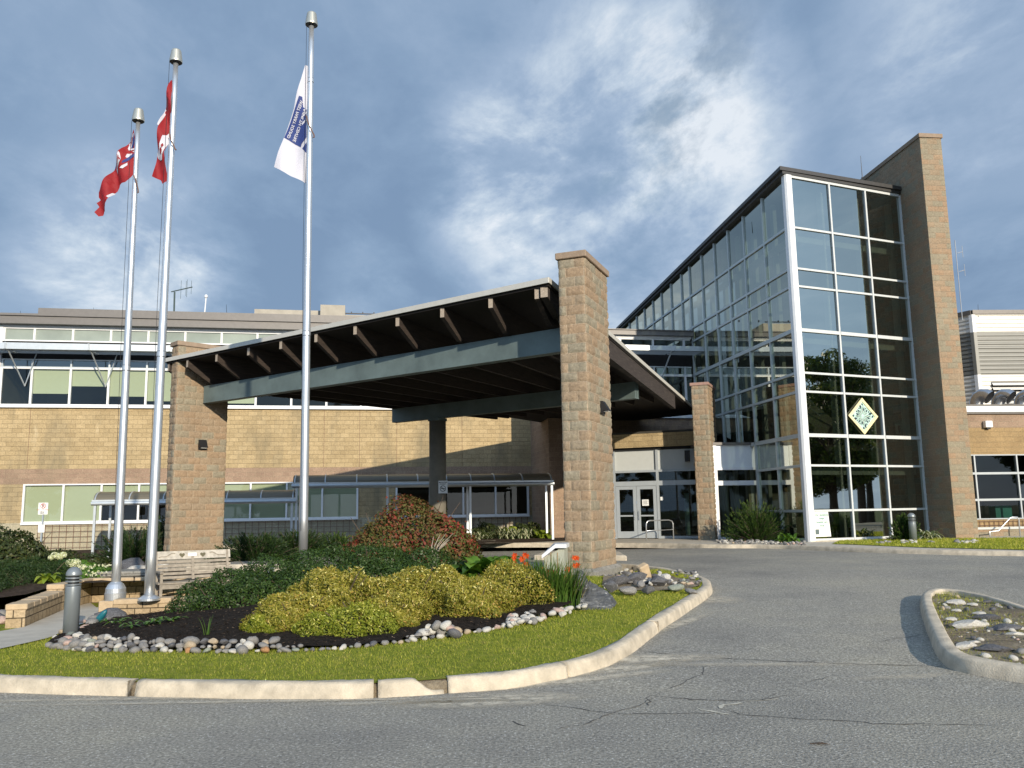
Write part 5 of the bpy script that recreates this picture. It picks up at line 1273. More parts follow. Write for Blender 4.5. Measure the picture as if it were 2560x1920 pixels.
tagp(o, 'drooping white flag with a lettered dark blue band, on the right flagpole', 'flag'); ORG[o.name] = np.zeros(3); f3 = o
cloth('blue_band', PD3, z5, [(505, 567), (455, 700), (395, 850), (322, 1028), (420, 1085), (512, 1135), (525, 1100), (588, 1040), (588, 720), (548, 690), (540, 575)], r3_, M['navy'], parent=o, off=.008)
cloth('blue_band', PD3, z5, [(532, 1155), (588, 1095), (588, 1220)], r3_, M['navy'], parent=o, off=.008)
for pts in ([(525, 800), (588, 745), (588, 765), (530, 815)], [(530, 870), (588, 822), (588, 850), (532, 895)], [(548, 720), (560, 735), (588, 715), (588, 700)]): cloth('white_stripe', PD3, z5, pts, r3_, M['wcloth'], parent=o, off=.014)
def text_mesh(s, size=1.0, bold=.022):
    cu = bpy.data.curves.new('t', 'FONT'); cu.offset = bold; cu.body = s; cu.size = size; cu.resolution_u = 3; ob = bpy.data.objects.new('t', cu); COL.objects.link(ob)
    dg = bpy.context.evaluated_depsgraph_get(); me = bpy.data.meshes.new_from_object(ob.evaluated_get(dg)); bpy.data.objects.remove(ob); bpy.data.curves.remove(cu)
    V = [tuple(v.co) for v in me.vertices]; Fc = [tuple(p.vertices) for p in me.polygons]; bpy.data.meshes.remove(me); return np.array(V), Fc
def flag_text(s, start, end, h, up):
    V, Fc = text_mesh(s); w = V[:, 0].max(); a = np.array(z5(*start)); b = np.array(z5(*end)); run = (b-a)/w; upv = np.array(up, float); upv = upv/np.linalg.norm(upv)*h*.217
    out = []
    for x, y, _ in V:
        q = a+run*x+upv*(y/.7); P = atY(q[0], q[1], PD3); out.append((P[0], PD3+r3_(P[0], P[2])-.020, P[2]))
    MB().add(out, Fc).build('lettering', M['wcloth'], f3, uv=False)
flag_text('WEST PARRY SOUND', (552, 630), (385, 1045), 34, (-.93, -.37)); flag_text('HEALTH CENTRE', (585, 735), (448, 1078), 32, (-.93, -.37))
# counterweight rings near each flag bottom
for pts, D, k in (([(622, 915), (640, 960), (668, 1075), (672, 1110), (660, 1115)], PD1, 0), ([(1030, 410), (1045, 500), (1095, 610), (1108, 622)], PD2, 1)):
    MB().tube([atY(*z4(*p), D-.12) for p in pts], .012, 6).build('snap_hook', M['rust'], (fp1, fp2)[k][0])
MB().tube([atY(*z5(*p), PD3-.13) for p in ((578, 780), (600, 860), (640, 950), (668, 1000), (670, 1028), (655, 1030))], .014, 6).build('snap_hook', M['rust'], fp3[0])

# ================================================================== STREET FURNITURE
def bollard(pxc, pyt, D, r, zb, label):
    p = atY(pxc, pyt, D); zt = p[2]; x, y = p[0], p[1]; t = thing('bollard_light', label, 'bollard', (x, y, zb), 'grey dome topped bollard lights'); H = zt-zb; s = r/.1
    MB().lathe([(0, r), (H-.27*s, r), (H-.26*s, r*.985)], (x, y, zb), 32).build('post', M['bollard'], t, smooth=False)
    for k in range(3): z = H-.255*s+k*.045*s; MB().lathe([(z, r*.8), (z+.006*s, r*1.02), (z+.022*s, r*1.02), (z+.028*s, r*.8)], (x, y, zb), 32).build('louvre_ring', M['bollard'], t)
    MB().lathe([(H-.26*s, r*.72), (H-.12*s, r*.72)], (x, y, zb), 24).build('lamp_core', M['black'], t)
    MB().lathe([(H-.125*s, r*.8), (H-.12*s, r*1.03)]+[(H-.105*s+.105*s*math.sin(a), r*1.03*math.cos(a)) for a in np.linspace(0, PI/2, 10)], (x, y, zb), 32).build('dome', M['bollard'], t, smooth=True)
    for ob in t.children:
        if ob.name.startswith('post'): ob.data.polygons.foreach_set('use_smooth', [len(q.vertices) == 4 for q in ob.data.polygons])
    return t
M['bollard'] = plain('satin grey paint', (.21, .235, .245), .36, .35, var=.05)
bollard(186, 1417, 11.9, .098, -.05, 'large grey bollard light among the stones at the left'); bollard(2278, 1282, 28.7, .118, .44, 'small grey bollard light on the grass before the atrium, at the right')

# electrical box beside the big pillar
bx = thing('utility_box', 'pale green metal box with slanted white lid left of the middle pillar', 'utility box', (.95, 15.9, .3))
pa, pb = atY(1362, 1440, 15.9), atY(1411, 1440, 15.9); mb = MB(); w = pb[0]-pa[0]; x0 = pa[0]
zl0, zl1 = atY(1358, 1392, 15.9)[2], atY(1411, 1362, 15.9)[2]
M['boxgreen'] = plain('pale green enamel', (.40, .41, .33), .5, var=.08, scale=3)
mb.prism([(x0, 15.9), (x0+w, 15.78), (x0+w+.1, 16.4), (x0+.1, 16.5)], .2, [zl0-.02, zl1-.02, zl1-.02, zl0-.02]); bxo = mb.build('body', M['boxgreen'], bx)
mb = MB(); 
for f in (.33, .66): xx_ = x0+w*f; yy_ = 15.9-.12*f; mb.box((xx_, yy_-.004, .55), (.012, .012, .62), -17)
mb.build('seam', M['yellow2'], bx)
mb = MB(); mb.prism([(x0-.05, 15.83), (x0+w*.55, 15.76), (x0+w*.6, 16.5), (x0+.04, 16.55)], [zl0-.03, zl1-.05, zl1-.05, zl0-.03], [zl0+.04, zl1+.02, zl1+.02, zl0+.04]); mb.prism([(x0+w*.55, 15.76), (x0+w+.04, 15.7), (x0+w+.14, 16.45), (x0+w*.6, 16.5)], [zl1-.05]*4, [zl1+.02]*4); mb.build('lid', M['white'], bx)
# low concrete island edge behind it
mb = MB(); p0, p1 = road_pt(1334, 1400), road_pt(1420, 1404); mb.prism([(p0[0], p0[1]), (p1[0]+1.5, p1[1]), (p1[0]+1.6, p1[1]+2.2), (p0[0]+.4, p0[1]+2.3)], .28, .46); ob = mb.build('concrete_island', M['concrete'], bevel=.03); tagp(ob, 'low pale concrete island edge behind the utility box', 'island', kind='structure')

# bike rack
br = thing('bike_rack', 'low bent steel bike rack in front of the entrance doors', 'bike rack', (5, 30.8, .45))
a = hit(1616, 1352, lambda x, y: .45); D0 = a[1]; P = [a, atY(1615.5, 1310, D0), atY(1618, 1304, D0), atY(1624, 1301.5, D0+.05), atY(1672, 1300, D0+1.2), atY(1680, 1303, D0+1.3), atY(1682.5, 1309, D0+1.3)]; e = P[-1].copy(); e[2] = .45
mb = MB(); mb.tube(P+[e], .024, 8); mb.tube([np.array([P[0][0], P[0][1], .82]), np.array([e[0], e[1], .82])], .018, 6); mb.build('frame', M['pole'], br, smooth=True)

M['bollard_dark'] = plain('dark olive paint', (.10, .09, .05), .8)
# bench
bn = thing('wooden_bench', 'weathered wooden bench with heart cut-outs in its back rail, behind the flagpoles', 'bench', (0, 0, 0))
Lb = 1.45
def bbox(name, c, d, mat, tilt=0, parent=bn):
    mb = MB(); mb.box(c, d); 
    if tilt:
        V = np.array(mb.v); cy, cz = c[1], .42; V2 = V.copy(); a = R(tilt); V2[:, 1] = cy0+(V[:, 1]-cy0)*math.cos(a)+(V[:, 2]-cz)*math.sin(a); V2[:, 2] = cz-(V[:, 1]-cy0)*math.sin(a)+(V[:, 2]-cz)*math.cos(a); mb.v = [tuple(v) for v in V2]
    return mb.build(name, mat, parent)
cy0 = .45
for k in range(4): bbox('seat_slat', (Lb/2, .06+k*.115, .42), (Lb, .095, .025), M['benchslat'])
for k in range(5): bbox('back_slat', (Lb/2, cy0, .50+k*.075), (Lb, .022, .05), M['benchslat'], tilt=16)
tr_ = bbox('top_rail', (Lb/2, cy0, .93), (Lb, .03, .16), M['benchwood'], tilt=16)
for x in (.28, .62): pass
def on_back(x, z, out=.022):
    a = R(16); y = cy0; zz = z-.42; return (x, y+zz*math.sin(a)-out*math.cos(a), .42+zz*math.cos(a)+out*math.sin(a))
def heart(cx, s):
    P = [];
    for k in range(20):
        t = 2*PI*k/20; hx = 16*math.sin(t)**3; hz = 13*math.cos(t)-5*math.cos(2*t)-2*math.cos(3*t)-math.cos(4*t); P.append(on_back(cx+hx*s, .925+hz*s))
    return P
for cx in (.53, .92): MB().add(heart(cx, .0033), [tuple(range(20))]).build('heart', M['bollard_dark'], tr_, uv=False)
MB().add([on_back(.64, .90), on_back(.80, .90), on_back(.80, .965), on_back(.64, .965)], [(0, 1, 2, 3)]).build('plaque', M['paper'], tr_, uv=False)
for s_, x0_ in ((1, .10), (-1, Lb-.10)):
    P = []
    for k in range(13): f = k/12; P.append(on_back(x0_+s_*.30*f, .895+.06*sstep(f, .2, .8)+.012*math.sin(f*9), .024))
    MB().tube(P, .007, 5).build('scroll', M['benchslat'], tr_)
for x in (.06, Lb-.06):
    for y, h in ((.04, .42), (.46, .42)): bbox('leg', (x, y, h/2), (.05, .07, h), M['benchslat'])
    bbox('arm_rest', (x, .22, .62), (.07, .5, .03), M['benchslat']); bbox('arm_post', (x, .03, .51), (.05, .05, .2), M['benchslat'])
    bbox('back_post', (x, cy0, .72), (.045, .04, .58), M['benchslat'], tilt=16)
bbox('back_post', (Lb/2, cy0, .70), (.05, .035, .5), M['benchslat'], tilt=16); bbox('front_apron', (Lb/2, .02, .36), (Lb-.1, .025, .08), M['benchslat']); bbox('stretcher', (Lb/2, .25, .12), (Lb-.1, .05, .03), M['benchslat'])
bl_ = atY(393, 1497, 15.2); bn.location = (bl_[0], bl_[1], .06); bn.rotation_euler = (0, 0, R(33)); bn.scale = (.94, .94, .94)
# small red-brown plant stand by the bench
ps = thing('plant_stand', 'small reddish wooden plant stand at the left end of the bench', 'plant stand', (0, 0, 0))
MB().box((0, 0, .62), (.24, .24, .025)).build('top', M['redwood'], ps)
for x in (-.08, .08):
    for y in (-.08, .08): MB().box((x, y, .31), (.03, .03, .61)).build('leg', M['redwood'], ps)
p = atY(391, 1432, 16.9); ps.location = (p[0], p[1], p[2]-.62)

# low retaining walls
def blockwall(name, label, pts, zb, zt, th=.26, capw=.30, caph=.085, sided=1, extra=()):
    t = thing(name, label, 'wall', (pts[0][0], pts[0][1], zb if not hasattr(zb, '__len__') else zb[0]))
    P = [np.array(p) for p in pts]; O = offset_poly(P, th*sided); poly = P+O[::-1]; n = len(P)
    zbs = list(zb) if hasattr(zb, '__len__') else [zb]*n
    ztl = list(zt) if hasattr(zt, '__len__') else [zt]*n
    MB().prism(poly, zbs+zbs[::-1], [z-caph for z in ztl]+[z-caph for z in ztl[::-1]]).build('block_course', M['retain'], t)
    F2 = offset_poly(P, -.018*sided); O2 = offset_poly(P, (th+.02)*sided)
    for i in range(n-1):
        L_ = np.linalg.norm(P[i+1]-P[i]); k = max(1, int(round(L_/.42)))
        for j in range(k):
            f0, f1 = j/k+.006, (j+1)/k-.006
            qs = [F2[i]*(1-f0)+F2[i+1]*f0, F2[i]*(1-f1)+F2[i+1]*f1, O2[i]*(1-f1)+O2[i+1]*f1, O2[i]*(1-f0)+O2[i+1]*f0]
            za = ztl[i]*(1-f0)+ztl[i+1]*f0; zb2 = ztl[i]*(1-f1)+ztl[i+1]*f1; dz = random.uniform(-.004, .004)
            MB().prism(qs, [za-caph, zb2-caph, zb2-caph, za-caph], [za+dz, zb2+dz, zb2+dz, za+dz]).build('cap_stone', M['retcap'], t, bevel=.012)
    return t
a = gard_pt(61, 1568)[:2]; b = gard_pt(163, 1523)[:2]; c = gard_pt(227, 1507)[:2]; d = c+np.array([2.3, .05])
ztA = atY(63, 1510, a[1])[2]; ztB = float(atY(226, 1446, c[1])[2])
blockwall('retaining_wall', 'low tan block wall running back along the left side of the footpath', [a, a*.25+b*.75, a*.0+b], -.1, ztA)
blockwall('retaining_wall', 'taller curved tan block wall behind the two left flagpoles', [a*.12+b*.88+np.array([.0, .0]), c, c*.3+d*.7, d], -.1, ztB)
fa = np.array(gard_pt(279, 1545)[:2]); fb = np.array([-4.7, fa[1]+.25]); zF = atY(320, 1498, fa[1])[2]
blockwall('retaining_wall', 'low tan block wall in front of the flagpoles and bench, above the dark mulch', [fa, fb], -.1, zF)

# signs
def sign_post(px, pyt, pyb, D, zb, label):
    a = atY(px, pyb, D); b = atY(px, pyt, D); t = thing('parking_sign', label, 'sign', (a[0], a[1], zb)); MB().box((a[0], a[1], (zb+b[2])/2), (.05, .04, b[2]-zb)).build('post', M['alu'], t); return t, a, b
t, a, b = sign_post(105, 1262, 1330, 31.0, .2, 'white no parking sign on a post before the left green blinds windows')
SPn = Plane(a[0], a[1]-.03, 3); u0, zt_s = SPn.uv(97, 1257); u1, zb_s = SPn.uv(119, 1286)
pl_ = MB().wbox(SPn, u0, u1, zb_s, zt_s, 0, .01).build('plate', M['paper'], t)
def put_text(s, pl, u, z, h, mat, parent, out=.016, center=True, name='lettering', mirror=False):
    V, Fc = text_mesh(s); w = V[:, 0].max()-V[:, 0].min(); k = h/.7; vs = [pl.p(u+(x-(w/2 if center else 0))*k, z+y*k, out) for x, y, _ in V]; return MB().add(vs, Fc).build(name, mat, parent, uv=False)
def ring(pl, u, z, r, w, mat, parent, out=.017, slash=True):
    mb = MB(); K = 28
    for k in range(K): a0, a1 = 2*PI*k/K, 2*PI*(k+1)/K; mb.quad(pl.p(u+r*math.cos(a0), z+r*math.sin(a0), out), pl.p(u+r*math.cos(a1), z+r*math.sin(a1), out), pl.p(u+(r-w)*math.cos(a1), z+(r-w)*math.sin(a1), out), pl.p(u+(r-w)*math.cos(a0), z+(r-w)*math.sin(a0), out))
    if slash: c = r*.7; mb.quad(pl.p(u-c-w*.35, z+c-w*.35, out+.001), pl.p(u-c+w*.35, z+c+w*.35, out+.001), pl.p(u+c+w*.35, z-c+w*.35, out+.001), pl.p(u+c-w*.35, z-c-w*.35, out+.001))
    mb.build('ring', mat, parent, uv=False)
uc = (u0+u1)/2; put_text('P', SPn, uc, zt_s-.17, .11, M['ink'], pl_); ring(SPn, uc, zt_s-.115, .095, .018, M['redink'], pl_); put_text('TOW AWAY ZONE', SPn, uc, zt_s-.27, .032, M['redink'], pl_); put_text('EMERGENCY\nVEHICLES\nEXEMPTED', SPn, uc, zt_s-.33, .022, M['ink'], pl_)
t, a, b = sign_post(103, 1312, 1345, 30.0, .2, 'small white accessible notice sign low beside the left bush'); S2 = Plane(a[0], a[1]-.03, 3); u0, zt_s = S2.uv(96, 1312); u1, zb_s = S2.uv(111, 1331); MB().wbox(S2, u0, u1, zb_s, zt_s, 0, .01).build('plate', M['paper'], t)
# no smoking sign on the round column
NS = Plane(-2.79, 31.6-.36, -6); u0, z1_ = NS.uv(1096, 1202); u1, z0_ = NS.uv(1119, 1233); t = thing('no_smoking_sign', 'white no smoking sign fixed to the round concrete column', 'sign', NS.p((u0+u1)/2, z0_))
pl_ = MB().wbox(NS, u0, u1, z0_, z1_, 0, .01).build('plate', M['paper'], t); uc = (u0+u1)/2; put_text('SMOKE FREE', NS, uc, z1_-.08, .04, M['ink'], pl_); put_text('PROPERTY', NS, uc, z1_-.14, .035, M['ink'], pl_); ring(NS, uc, z0_+.17, .11, .018, M['ink'], pl_); MB().wbox(NS, uc-.07, uc+.07, z0_+.155, z0_+.18, .012, .014).build('cigarette', M['ink'], pl_)
# poster behind the atrium glass
PO = Plane(*TF.p(0, 0, .012)[:2], 23.55); t = thing('poster_board', 'white poster with green lettering standing behind the lowest left atrium pane', 'poster', PO.p(.7, .55)); ua, zt_p = PO.uv(2040, 1280); ub, _ = PO.uv(2070, 1280); uc_, zb_p = PO.uv(2078, 1341)
ua = max(ua, .22)
mb = MB(); mb.add([PO.p(.215, zt_p), PO.p(ub, zt_p), PO.p(uc_, zb_p), PO.p(.23, zb_p)], [(0, 1, 2, 3)]); b_ = mb.build('board', M['paper'], t, uv=False)
um_ = (.2+ub)/2+.02
for s, dz, h in (('Our donations', .13, .068), ('keeps', .25, .068), ('hospital care', .37, .068), ('local.', .49, .068)): put_text(s, PO, um_+.02, zt_p-dz, h, M['green_text'], b_, out=.004)
MB().add([PO.p(.27, zb_p+.08, .004), PO.p(.43, zb_p+.08, .004), PO.p(.43, zb_p+.25, .004), PO.p(.27, zb_p+.25, .004)], [(0, 1, 2, 3)]).build('emblem', M['steel'], b_, uv=False)
mb = MB()
for k in range(3): mb.wbox(PO, .5, .86, zb_p+.09+k*.055, zb_p+.10+k*.055, .003, .004)
mb.build('fine_print', M['green_text'], b_)
# diamond ornament hung in the atrium
OR = Plane(*TF.p(0, 0, .0)[:2], 23.55); OR = TF; t = thing('diamond_ornament', 'cream framed diamond ornament with green leaf pattern hanging in the atrium window', 'ornament', TF.p(3, 4.6)); P4 = [TF.uv(*p) for p in ((2155, 995.5), (2192, 1042), (2160, 1087), (2118, 1038))]
cu_ = sum(p[0] for p in P4)/4; cz_ = sum(p[1] for p in P4)/4; hw = (P4[1][0]-P4[3][0])/2; hh = (P4[0][1]-P4[2][1])/2
def dia(k, out, th=.02): return [TF.p(cu_, cz_+hh*k, out), TF.p(cu_+hw*k, cz_, out), TF.p(cu_, cz_-hh*k, out), TF.p(cu_-hw*k, cz_, out)]
o1, o2 = dia(1, .045), dia(.8, .045); MB().add(o1+o2+dia(1, .0)+dia(.8, .0), [(0, 1, 5, 4), (1, 2, 6, 5), (2, 3, 7, 6), (3, 0, 4, 7), (0, 8, 9, 1), (1, 9, 10, 2), (2, 10, 11, 3), (3, 11, 8, 0), (4, 5, 13, 12), (5, 6, 14, 13), (6, 7, 15, 14), (7, 4, 12, 15)]).build('frame', M['creamframe'], t, uv=False)
MB().add(dia(.82, .012), [(0, 1, 2, 3)]).build('backing', M['orn_bg'], t, uv=False)
mg, md, mw = MB(), MB(), MB()
for k in range(12):
    a = 2*PI*k/12; rmax = .74/(abs(math.cos(a))/hw+abs(math.sin(a))/hh)
    def pt(r_, da, out): return TF.p(cu_+r_*math.cos(a+da), cz_+r_*math.sin(a+da), out)
    mg.add([pt(.06, 0, .016), pt(rmax*.45, -.17, .016), pt(rmax*.72, 0, .016), pt(rmax*.45, .17, .016)], [(0, 1, 2, 3)])
    md.add([pt(rmax*.5, PI/12, .018), pt(rmax*.72, PI/12-.13, .018), pt(rmax*.95, PI/12, .018), pt(rmax*.72, PI/12+.13, .018)], [(0, 1, 2, 3)])
    md.add([pt(rmax*.78, -.06, .019), pt(rmax*.88, -.10, .019), pt(rmax*.98, 0, .019), pt(rmax*.88, .10, .019)], [(0, 1, 2, 3)])
    mw.add([pt(rmax*.2, 0, .020), pt(rmax*.42, -.05, .020), pt(rmax*.6, 0, .020), pt(rmax*.42, .05, .020)], [(0, 1, 2, 3)])
mg.build('leaf_pattern', M['orn_green'], t, uv=False); md.build('dark_pattern', M['orn_dark'], t, uv=False); mw.build('pale_pattern', M['paper'], t, uv=False)
# framed picture on the inner brick wall
IP = Plane(*TF.p(0, 0, -.75)[:2], 23.55); u0, z1_ = IP.uv(2232, 1054); u1, z0_ = IP.uv(2260, 1090); t = thing('framed_picture', 'dark framed pale picture hanging inside the right column of the atrium', 'picture', IP.p((u0+u1)/2, z0_)); fr_ = MB().wbox(IP, u0, u1, z0_, z1_, 0, .03).build('frame', M['black'], t); MB().wbox(IP, u0+.07, u1-.07, z0_+.07, z1_-.07, .031, .034).build('picture', M['orn_bg'], t)
mb = MB(); uc = (u0+u1)/2; mb.wbox(IP, uc-.06, uc+.08, z0_+.18, z1_-.14, .035, .037); mb.wbox(IP, uc-.02, uc+.03, z0_+.12, z0_+.2, .035, .037); mb.build('figure', M['orn_dark'], t)
# chairs inside the atrium
def chair(x, y, ang, label):
    t = thing('lobby_chair', label, 'chair', (0, 0, 0), 'chairs inside the atrium lobby')
    MB().box((0, 0, .44), (.5, .5, .06)).build('seat', M['seatg'], t); MB().box((0, .24, .72), (.5, .05, .45)).build('backrest', M['seatg'], t)
    for a in (-.22, .22):
        for b in (-.22, .22): MB().tube([(a, b, 0), (a, b, .44)], .014, 6).build('leg', M['pole'], t)
    t.location = (x, y, .47); t.rotation_euler = (0, 0, R(ang)); return t
M['seatg'] = plain('dark green seat', (.05, .09, .05), .8)
for (u, o_, an, lab) in ((1.25, -.9, 200, 'dark green lobby chair right of the poster behind the atrium glass'), (2.6, -1.0, 190, 'lobby chair with light legs behind the middle of the lowest atrium panes'), (3.3, -1.9, 30, 'dark lobby chair farther back behind the middle atrium panes'), (.6, -2.3, 120, 'lobby chair seen through the left side of the atrium')):
    q = TF.p(u, 0, o_); chair(q[0], q[1], an, lab)
#%%PART4
# ================================================================== STONES
def rock_mesh(seed, mat, sub=2, amp=.30, flat=.8, angular=0):
    rs = np.random.default_rng(seed); bm = bmesh.new(); bmesh.ops.create_icosphere(bm, subdivisions=sub, radius=1)
    f = rs.normal(size=(5, 3))*1.6; ph = rs.uniform(0, 6, 5); pl_ = rand_dirs(9) if False else (lambda v: v/np.linalg.norm(v, axis=1, keepdims=True))(rs.normal(size=(11, 3))); dd = rs.uniform(.55, .92, 11)
    for v in bm.verts:
        p = np.array(v.co); k = 1+amp*sum(math.sin(f[i]@p+ph[i]) for i in range(5))/3
        q = p*k
        if angular:
            for n_, d_ in zip(pl_, dd):
                e = q@n_-d_*angular
                if e > 0: q = q-n_*e
        v.co = (q[0], q[1], q[2]*flat)
    me = bpy.data.meshes.new('stone'); bm.to_mesh(me); bm.free(); me.materials.append(mat)
    if not angular: me.polygons.foreach_set('use_smooth', [True]*len(me.polygons))
    return me
RM = {i: [rock_mesh(10*i+k, STONES[i][1], angular=(0 if k < 3 else 1.0)) for k in range(5)] for i in range(len(STONES))}
def stone(ci, x, y, z, s, label, group, name='border_stone', sx=None, rot=None, ang=False):
    o = bpy.data.objects.new(name, random.choice(RM[ci][3:] if ang else RM[ci])); COL.objects.link(o); o.location = (x, y, z)
    o.scale = sx if sx else (s*random.uniform(.8, 1.35), s*random.uniform(.7, 1.05), s*random.uniform(.6, .95)); o.rotation_euler = rot if rot else (random.uniform(-.35, .35), random.uniform(-.35, .35), random.uniform(0, 6.28))
    tagp(o, label, 'stone', group); return o
def sizew(s): return 'small' if s < .055 else ('medium' if s < .08 else 'large')
GRP = 'rounded stones of the garden border'
wts = [.46, .24, .12, .07, .05, .05, .01]
def pick(w=wts): return int(RNG.choice(len(w), p=np.array(w)/sum(w)))
bpx = [(124, 1617), (170, 1627), (260, 1630), (360, 1630), (470, 1631), (580, 1632), (690, 1631), (790, 1627), (880, 1620), (960, 1612), (1040, 1603), (1120, 1592), (1200, 1580), (1270, 1566), (1330, 1556)]
bl2 = densify(smooth_line([gard_pt(*p)[:2] for p in bpx], 1), .03)
zones = ((430, 'in the left part of the border below the dark mulch'), (700, 'in the border below the grassy tuft'), (960, 'in the border below the golden shrubs'), (1180, 'near the small heap in the border'), (2000, 'at the right end of the border'))
def zone(p):
    v = np.array([p[0], p[1], .1])-EYEP; px = 1280+F_*(v@CR)/(v@CF)
    return px, next(t for lim, t in zones if px < lim)
for row in range(4):
    L_ = 0; nxt = random.uniform(0, .1)
    for a, b in zip(bl2[:-1], bl2[1:]):
        L_ += np.linalg.norm(b-a)
        if L_ < nxt: continue
        px, zt_ = zone(a)
        NB = globals().get('NB', 0)
        maxrow = 3 if px < 300 else (2 if px < 690 else (1 if px < 760 or 1020 < px < 1160 else (0 if px < 1200 else 0)))
        s = random.uniform(.028, .064)*(1.05 if px < 700 else .85)
        if row and px > 690: s *= .8
        nxt = L_+s*2.0
        if row > maxrow: continue
        n_ = np.array([-(b-a)[1], (b-a)[0]])/(np.linalg.norm(b-a)+1e-9)
        q = a+n_*(row*.095+random.uniform(-.02, .02)); ci = pick(wts if px < 1100 else [.15, .6, .05, .1, .1, 0, 0])
        stone(ci, q[0], q[1], float(zgard(q[0], q[1]))+s*.42+row*.028, s, f'{sizew(s)} {STONES[ci][0]} stone {zt_}', GRP)
# heap and right-hand white pebbles
for i in range(13):
    p = gard_pt(random.uniform(1050, 1145), 1598); s = random.uniform(.055, .08); k = random.random(); ci = pick([.2, .5, .1, .05, .15, 0, .03]); stone(ci, p[0], p[1]+.08+.10*random.random(), p[2]+.05+.13*k*(1-abs(p[0]-atY(1095, 1590, p[1])[0])/.28), s, f'{sizew(s)} {STONES[ci][0]} stone in the small heap before the golden shrubs', GRP)
for i in range(70):
    px = random.uniform(1270, 1462); f = (px-1270)/192; py = 1568-f*44+random.uniform(-16, 8); p = gard_pt(px, py); s = random.uniform(.035, .065); ci = pick([.15, .72, 0, .05, .08, 0, 0]); stone(ci, p[0], p[1], p[2]+.03+random.uniform(0, .04), s, f'{sizew(s)} {STONES[ci][0]} stone in the pale pile beside the dark boulder', 'pale stones beside the boulder', name='pebble')
for px, py, s, ci in ((165, 1600, .10, 5), (140, 1612, .07, 2), (185, 1585, .075, 4), (205, 1578, .085, 4), (222, 1568, .10, 0), (238, 1575, .07, 4), (150, 1590, .07, 3), (172, 1580, .06, 4), (215, 1590, .07, 1), (232, 1558, .11, 0), (250, 1562, .12, 0), (268, 1552, .17, 2), (200, 1560, .07, 4), (282, 1556, .06, 3), (190, 1596, .06, 0), (128, 1600, .055, 1)):
    p = gard_pt(px, py); stone(ci, p[0], p[1]+.1, p[2]+s*.4, s, f'{sizew(s)} {STONES[ci][0]} stone around the foot of the large bollard', 'stones around the large bollard')
p = gard_pt(242, 1566); me = rock_mesh(991, M['teal'], sub=2, amp=.1, flat=1.0); o = bpy.data.objects.new('painted_stone', me); COL.objects.link(o); o.location = (p[0], p[1]+.1, p[2]+.12); o.scale = (.05, .05, .16); o.rotation_euler = (0, R(42), R(-10)); tagp(o, 'teal painted stone standing on the grey rocks near the large bollard', 'stone')
for i in range(9):
    p = gard_pt(random.uniform(-10, 26), random.uniform(1530, 1572)); s = random.uniform(.07, .13); ci = pick([.5, .1, .1, .1, .3, 0, 0]); stone(ci, p[0], p[1]+.1, p[2]+.05, s, f'{sizew(s)} {STONES[ci][0]} rock at the left end of the block wall', 'rocks at the left edge')
# boulders
def boulder(name, px, py, D, sc_, seed, rot, label, mat='boulder', ang=.95):
    me = rock_mesh(seed, M[mat], sub=3, amp=.18, flat=1.0, angular=ang); o = bpy.data.objects.new(name, me); COL.objects.link(o); p = atY(px, py, D); o.location = (p[0], p[1], float(zgard(p[0], p[1]))+sc_[2]*.35); o.scale = sc_; o.rotation_euler = rot; tagp(o, label, 'boulder'); return o
def peak_boulder():
    """the streaked boulder: a lopsided ridge measured on the photo"""
    D = float(gard_pt(1480, 1516)[1]); prof = [(1424, 1512), (1430, 1490), (1446, 1478), (1470, 1452), (1488, 1462), (1515, 1478), (1530, 1492), (1537, 1512)]
    P = [atY(*p, D) for p in prof]; V = []; f = []; depth = [(-.28, .0), (-.16, .55), (0, 1), (.2, .8), (.42, 0)]
    g0 = min(p[2] for p in P)-.06
    for dy, k in depth:
        for i, p in enumerate(P):
            e = .05*math.sin(i*2.7+dy*9); V.append((p[0]+e*.5+dy*.2, D+dy+e*.4, g0+(p[2]-g0)*k*(1+.05*math.sin(i*5+dy*20))))
    n_ = len(P)
    for j in range(len(depth)-1):
        for i in range(n_-1): f.append((j*n_+i, j*n_+i+1, (j+1)*n_+i+1, (j+1)*n_+i))
    o = MB().add(V, f).build('boulder', M['boulder']); 
    m_ = o.modifiers.new('s', 'SUBSURF'); m_.subdivision_type = 'SIMPLE'; m_.levels = 3; m_.render_levels = 3
    tx = bpy.data.textures.new('bt', 'CLOUDS'); tx.noise_scale = .09; dm = o.modifiers.new('d', 'DISPLACE'); dm.texture = tx; dm.strength = .07; dm.texture_coords = 'LOCAL'
    tagp(o, 'large dark boulder with white streaks and a pointed ridge on the lawn edge', 'boulder')
peak_boulder()
boulder('boulder', 1442, 1462, 13.1, (.22, .2, .33), 5, (0, .15, .4), 'rounded grey boulder behind the streaked one, beside the daylilies')
boulder('boulder', 1412, 1480, 13.0, (.16, .15, .16), 8, (0, .1, .9), 'low grey rock between the daylilies and the rounded boulder')
pil = [(1545, 1440, 16.4, (.36, .22, .17), 2), (1590, 1435, 16.9, (.30, .2, .18), 2), (1528, 1455, 16.0, (.16, .14, .16), 2), (1650, 1440, 16.6, (.26, .2, .15), 2), (1690, 1455, 16.2, (.24, .18, .12), 5), (1665, 1428, 17.0, (.16, .12, .12), 1), (1622, 1460, 15.8, (.18, .14, .12), 2), (1575, 1463, 15.7, (.2, .14, .13), 0), (1725, 1460, 16.3, (.16, .12, .08), 0), (1640, 1425, 17.1, (.14, .12, .1), 2)]
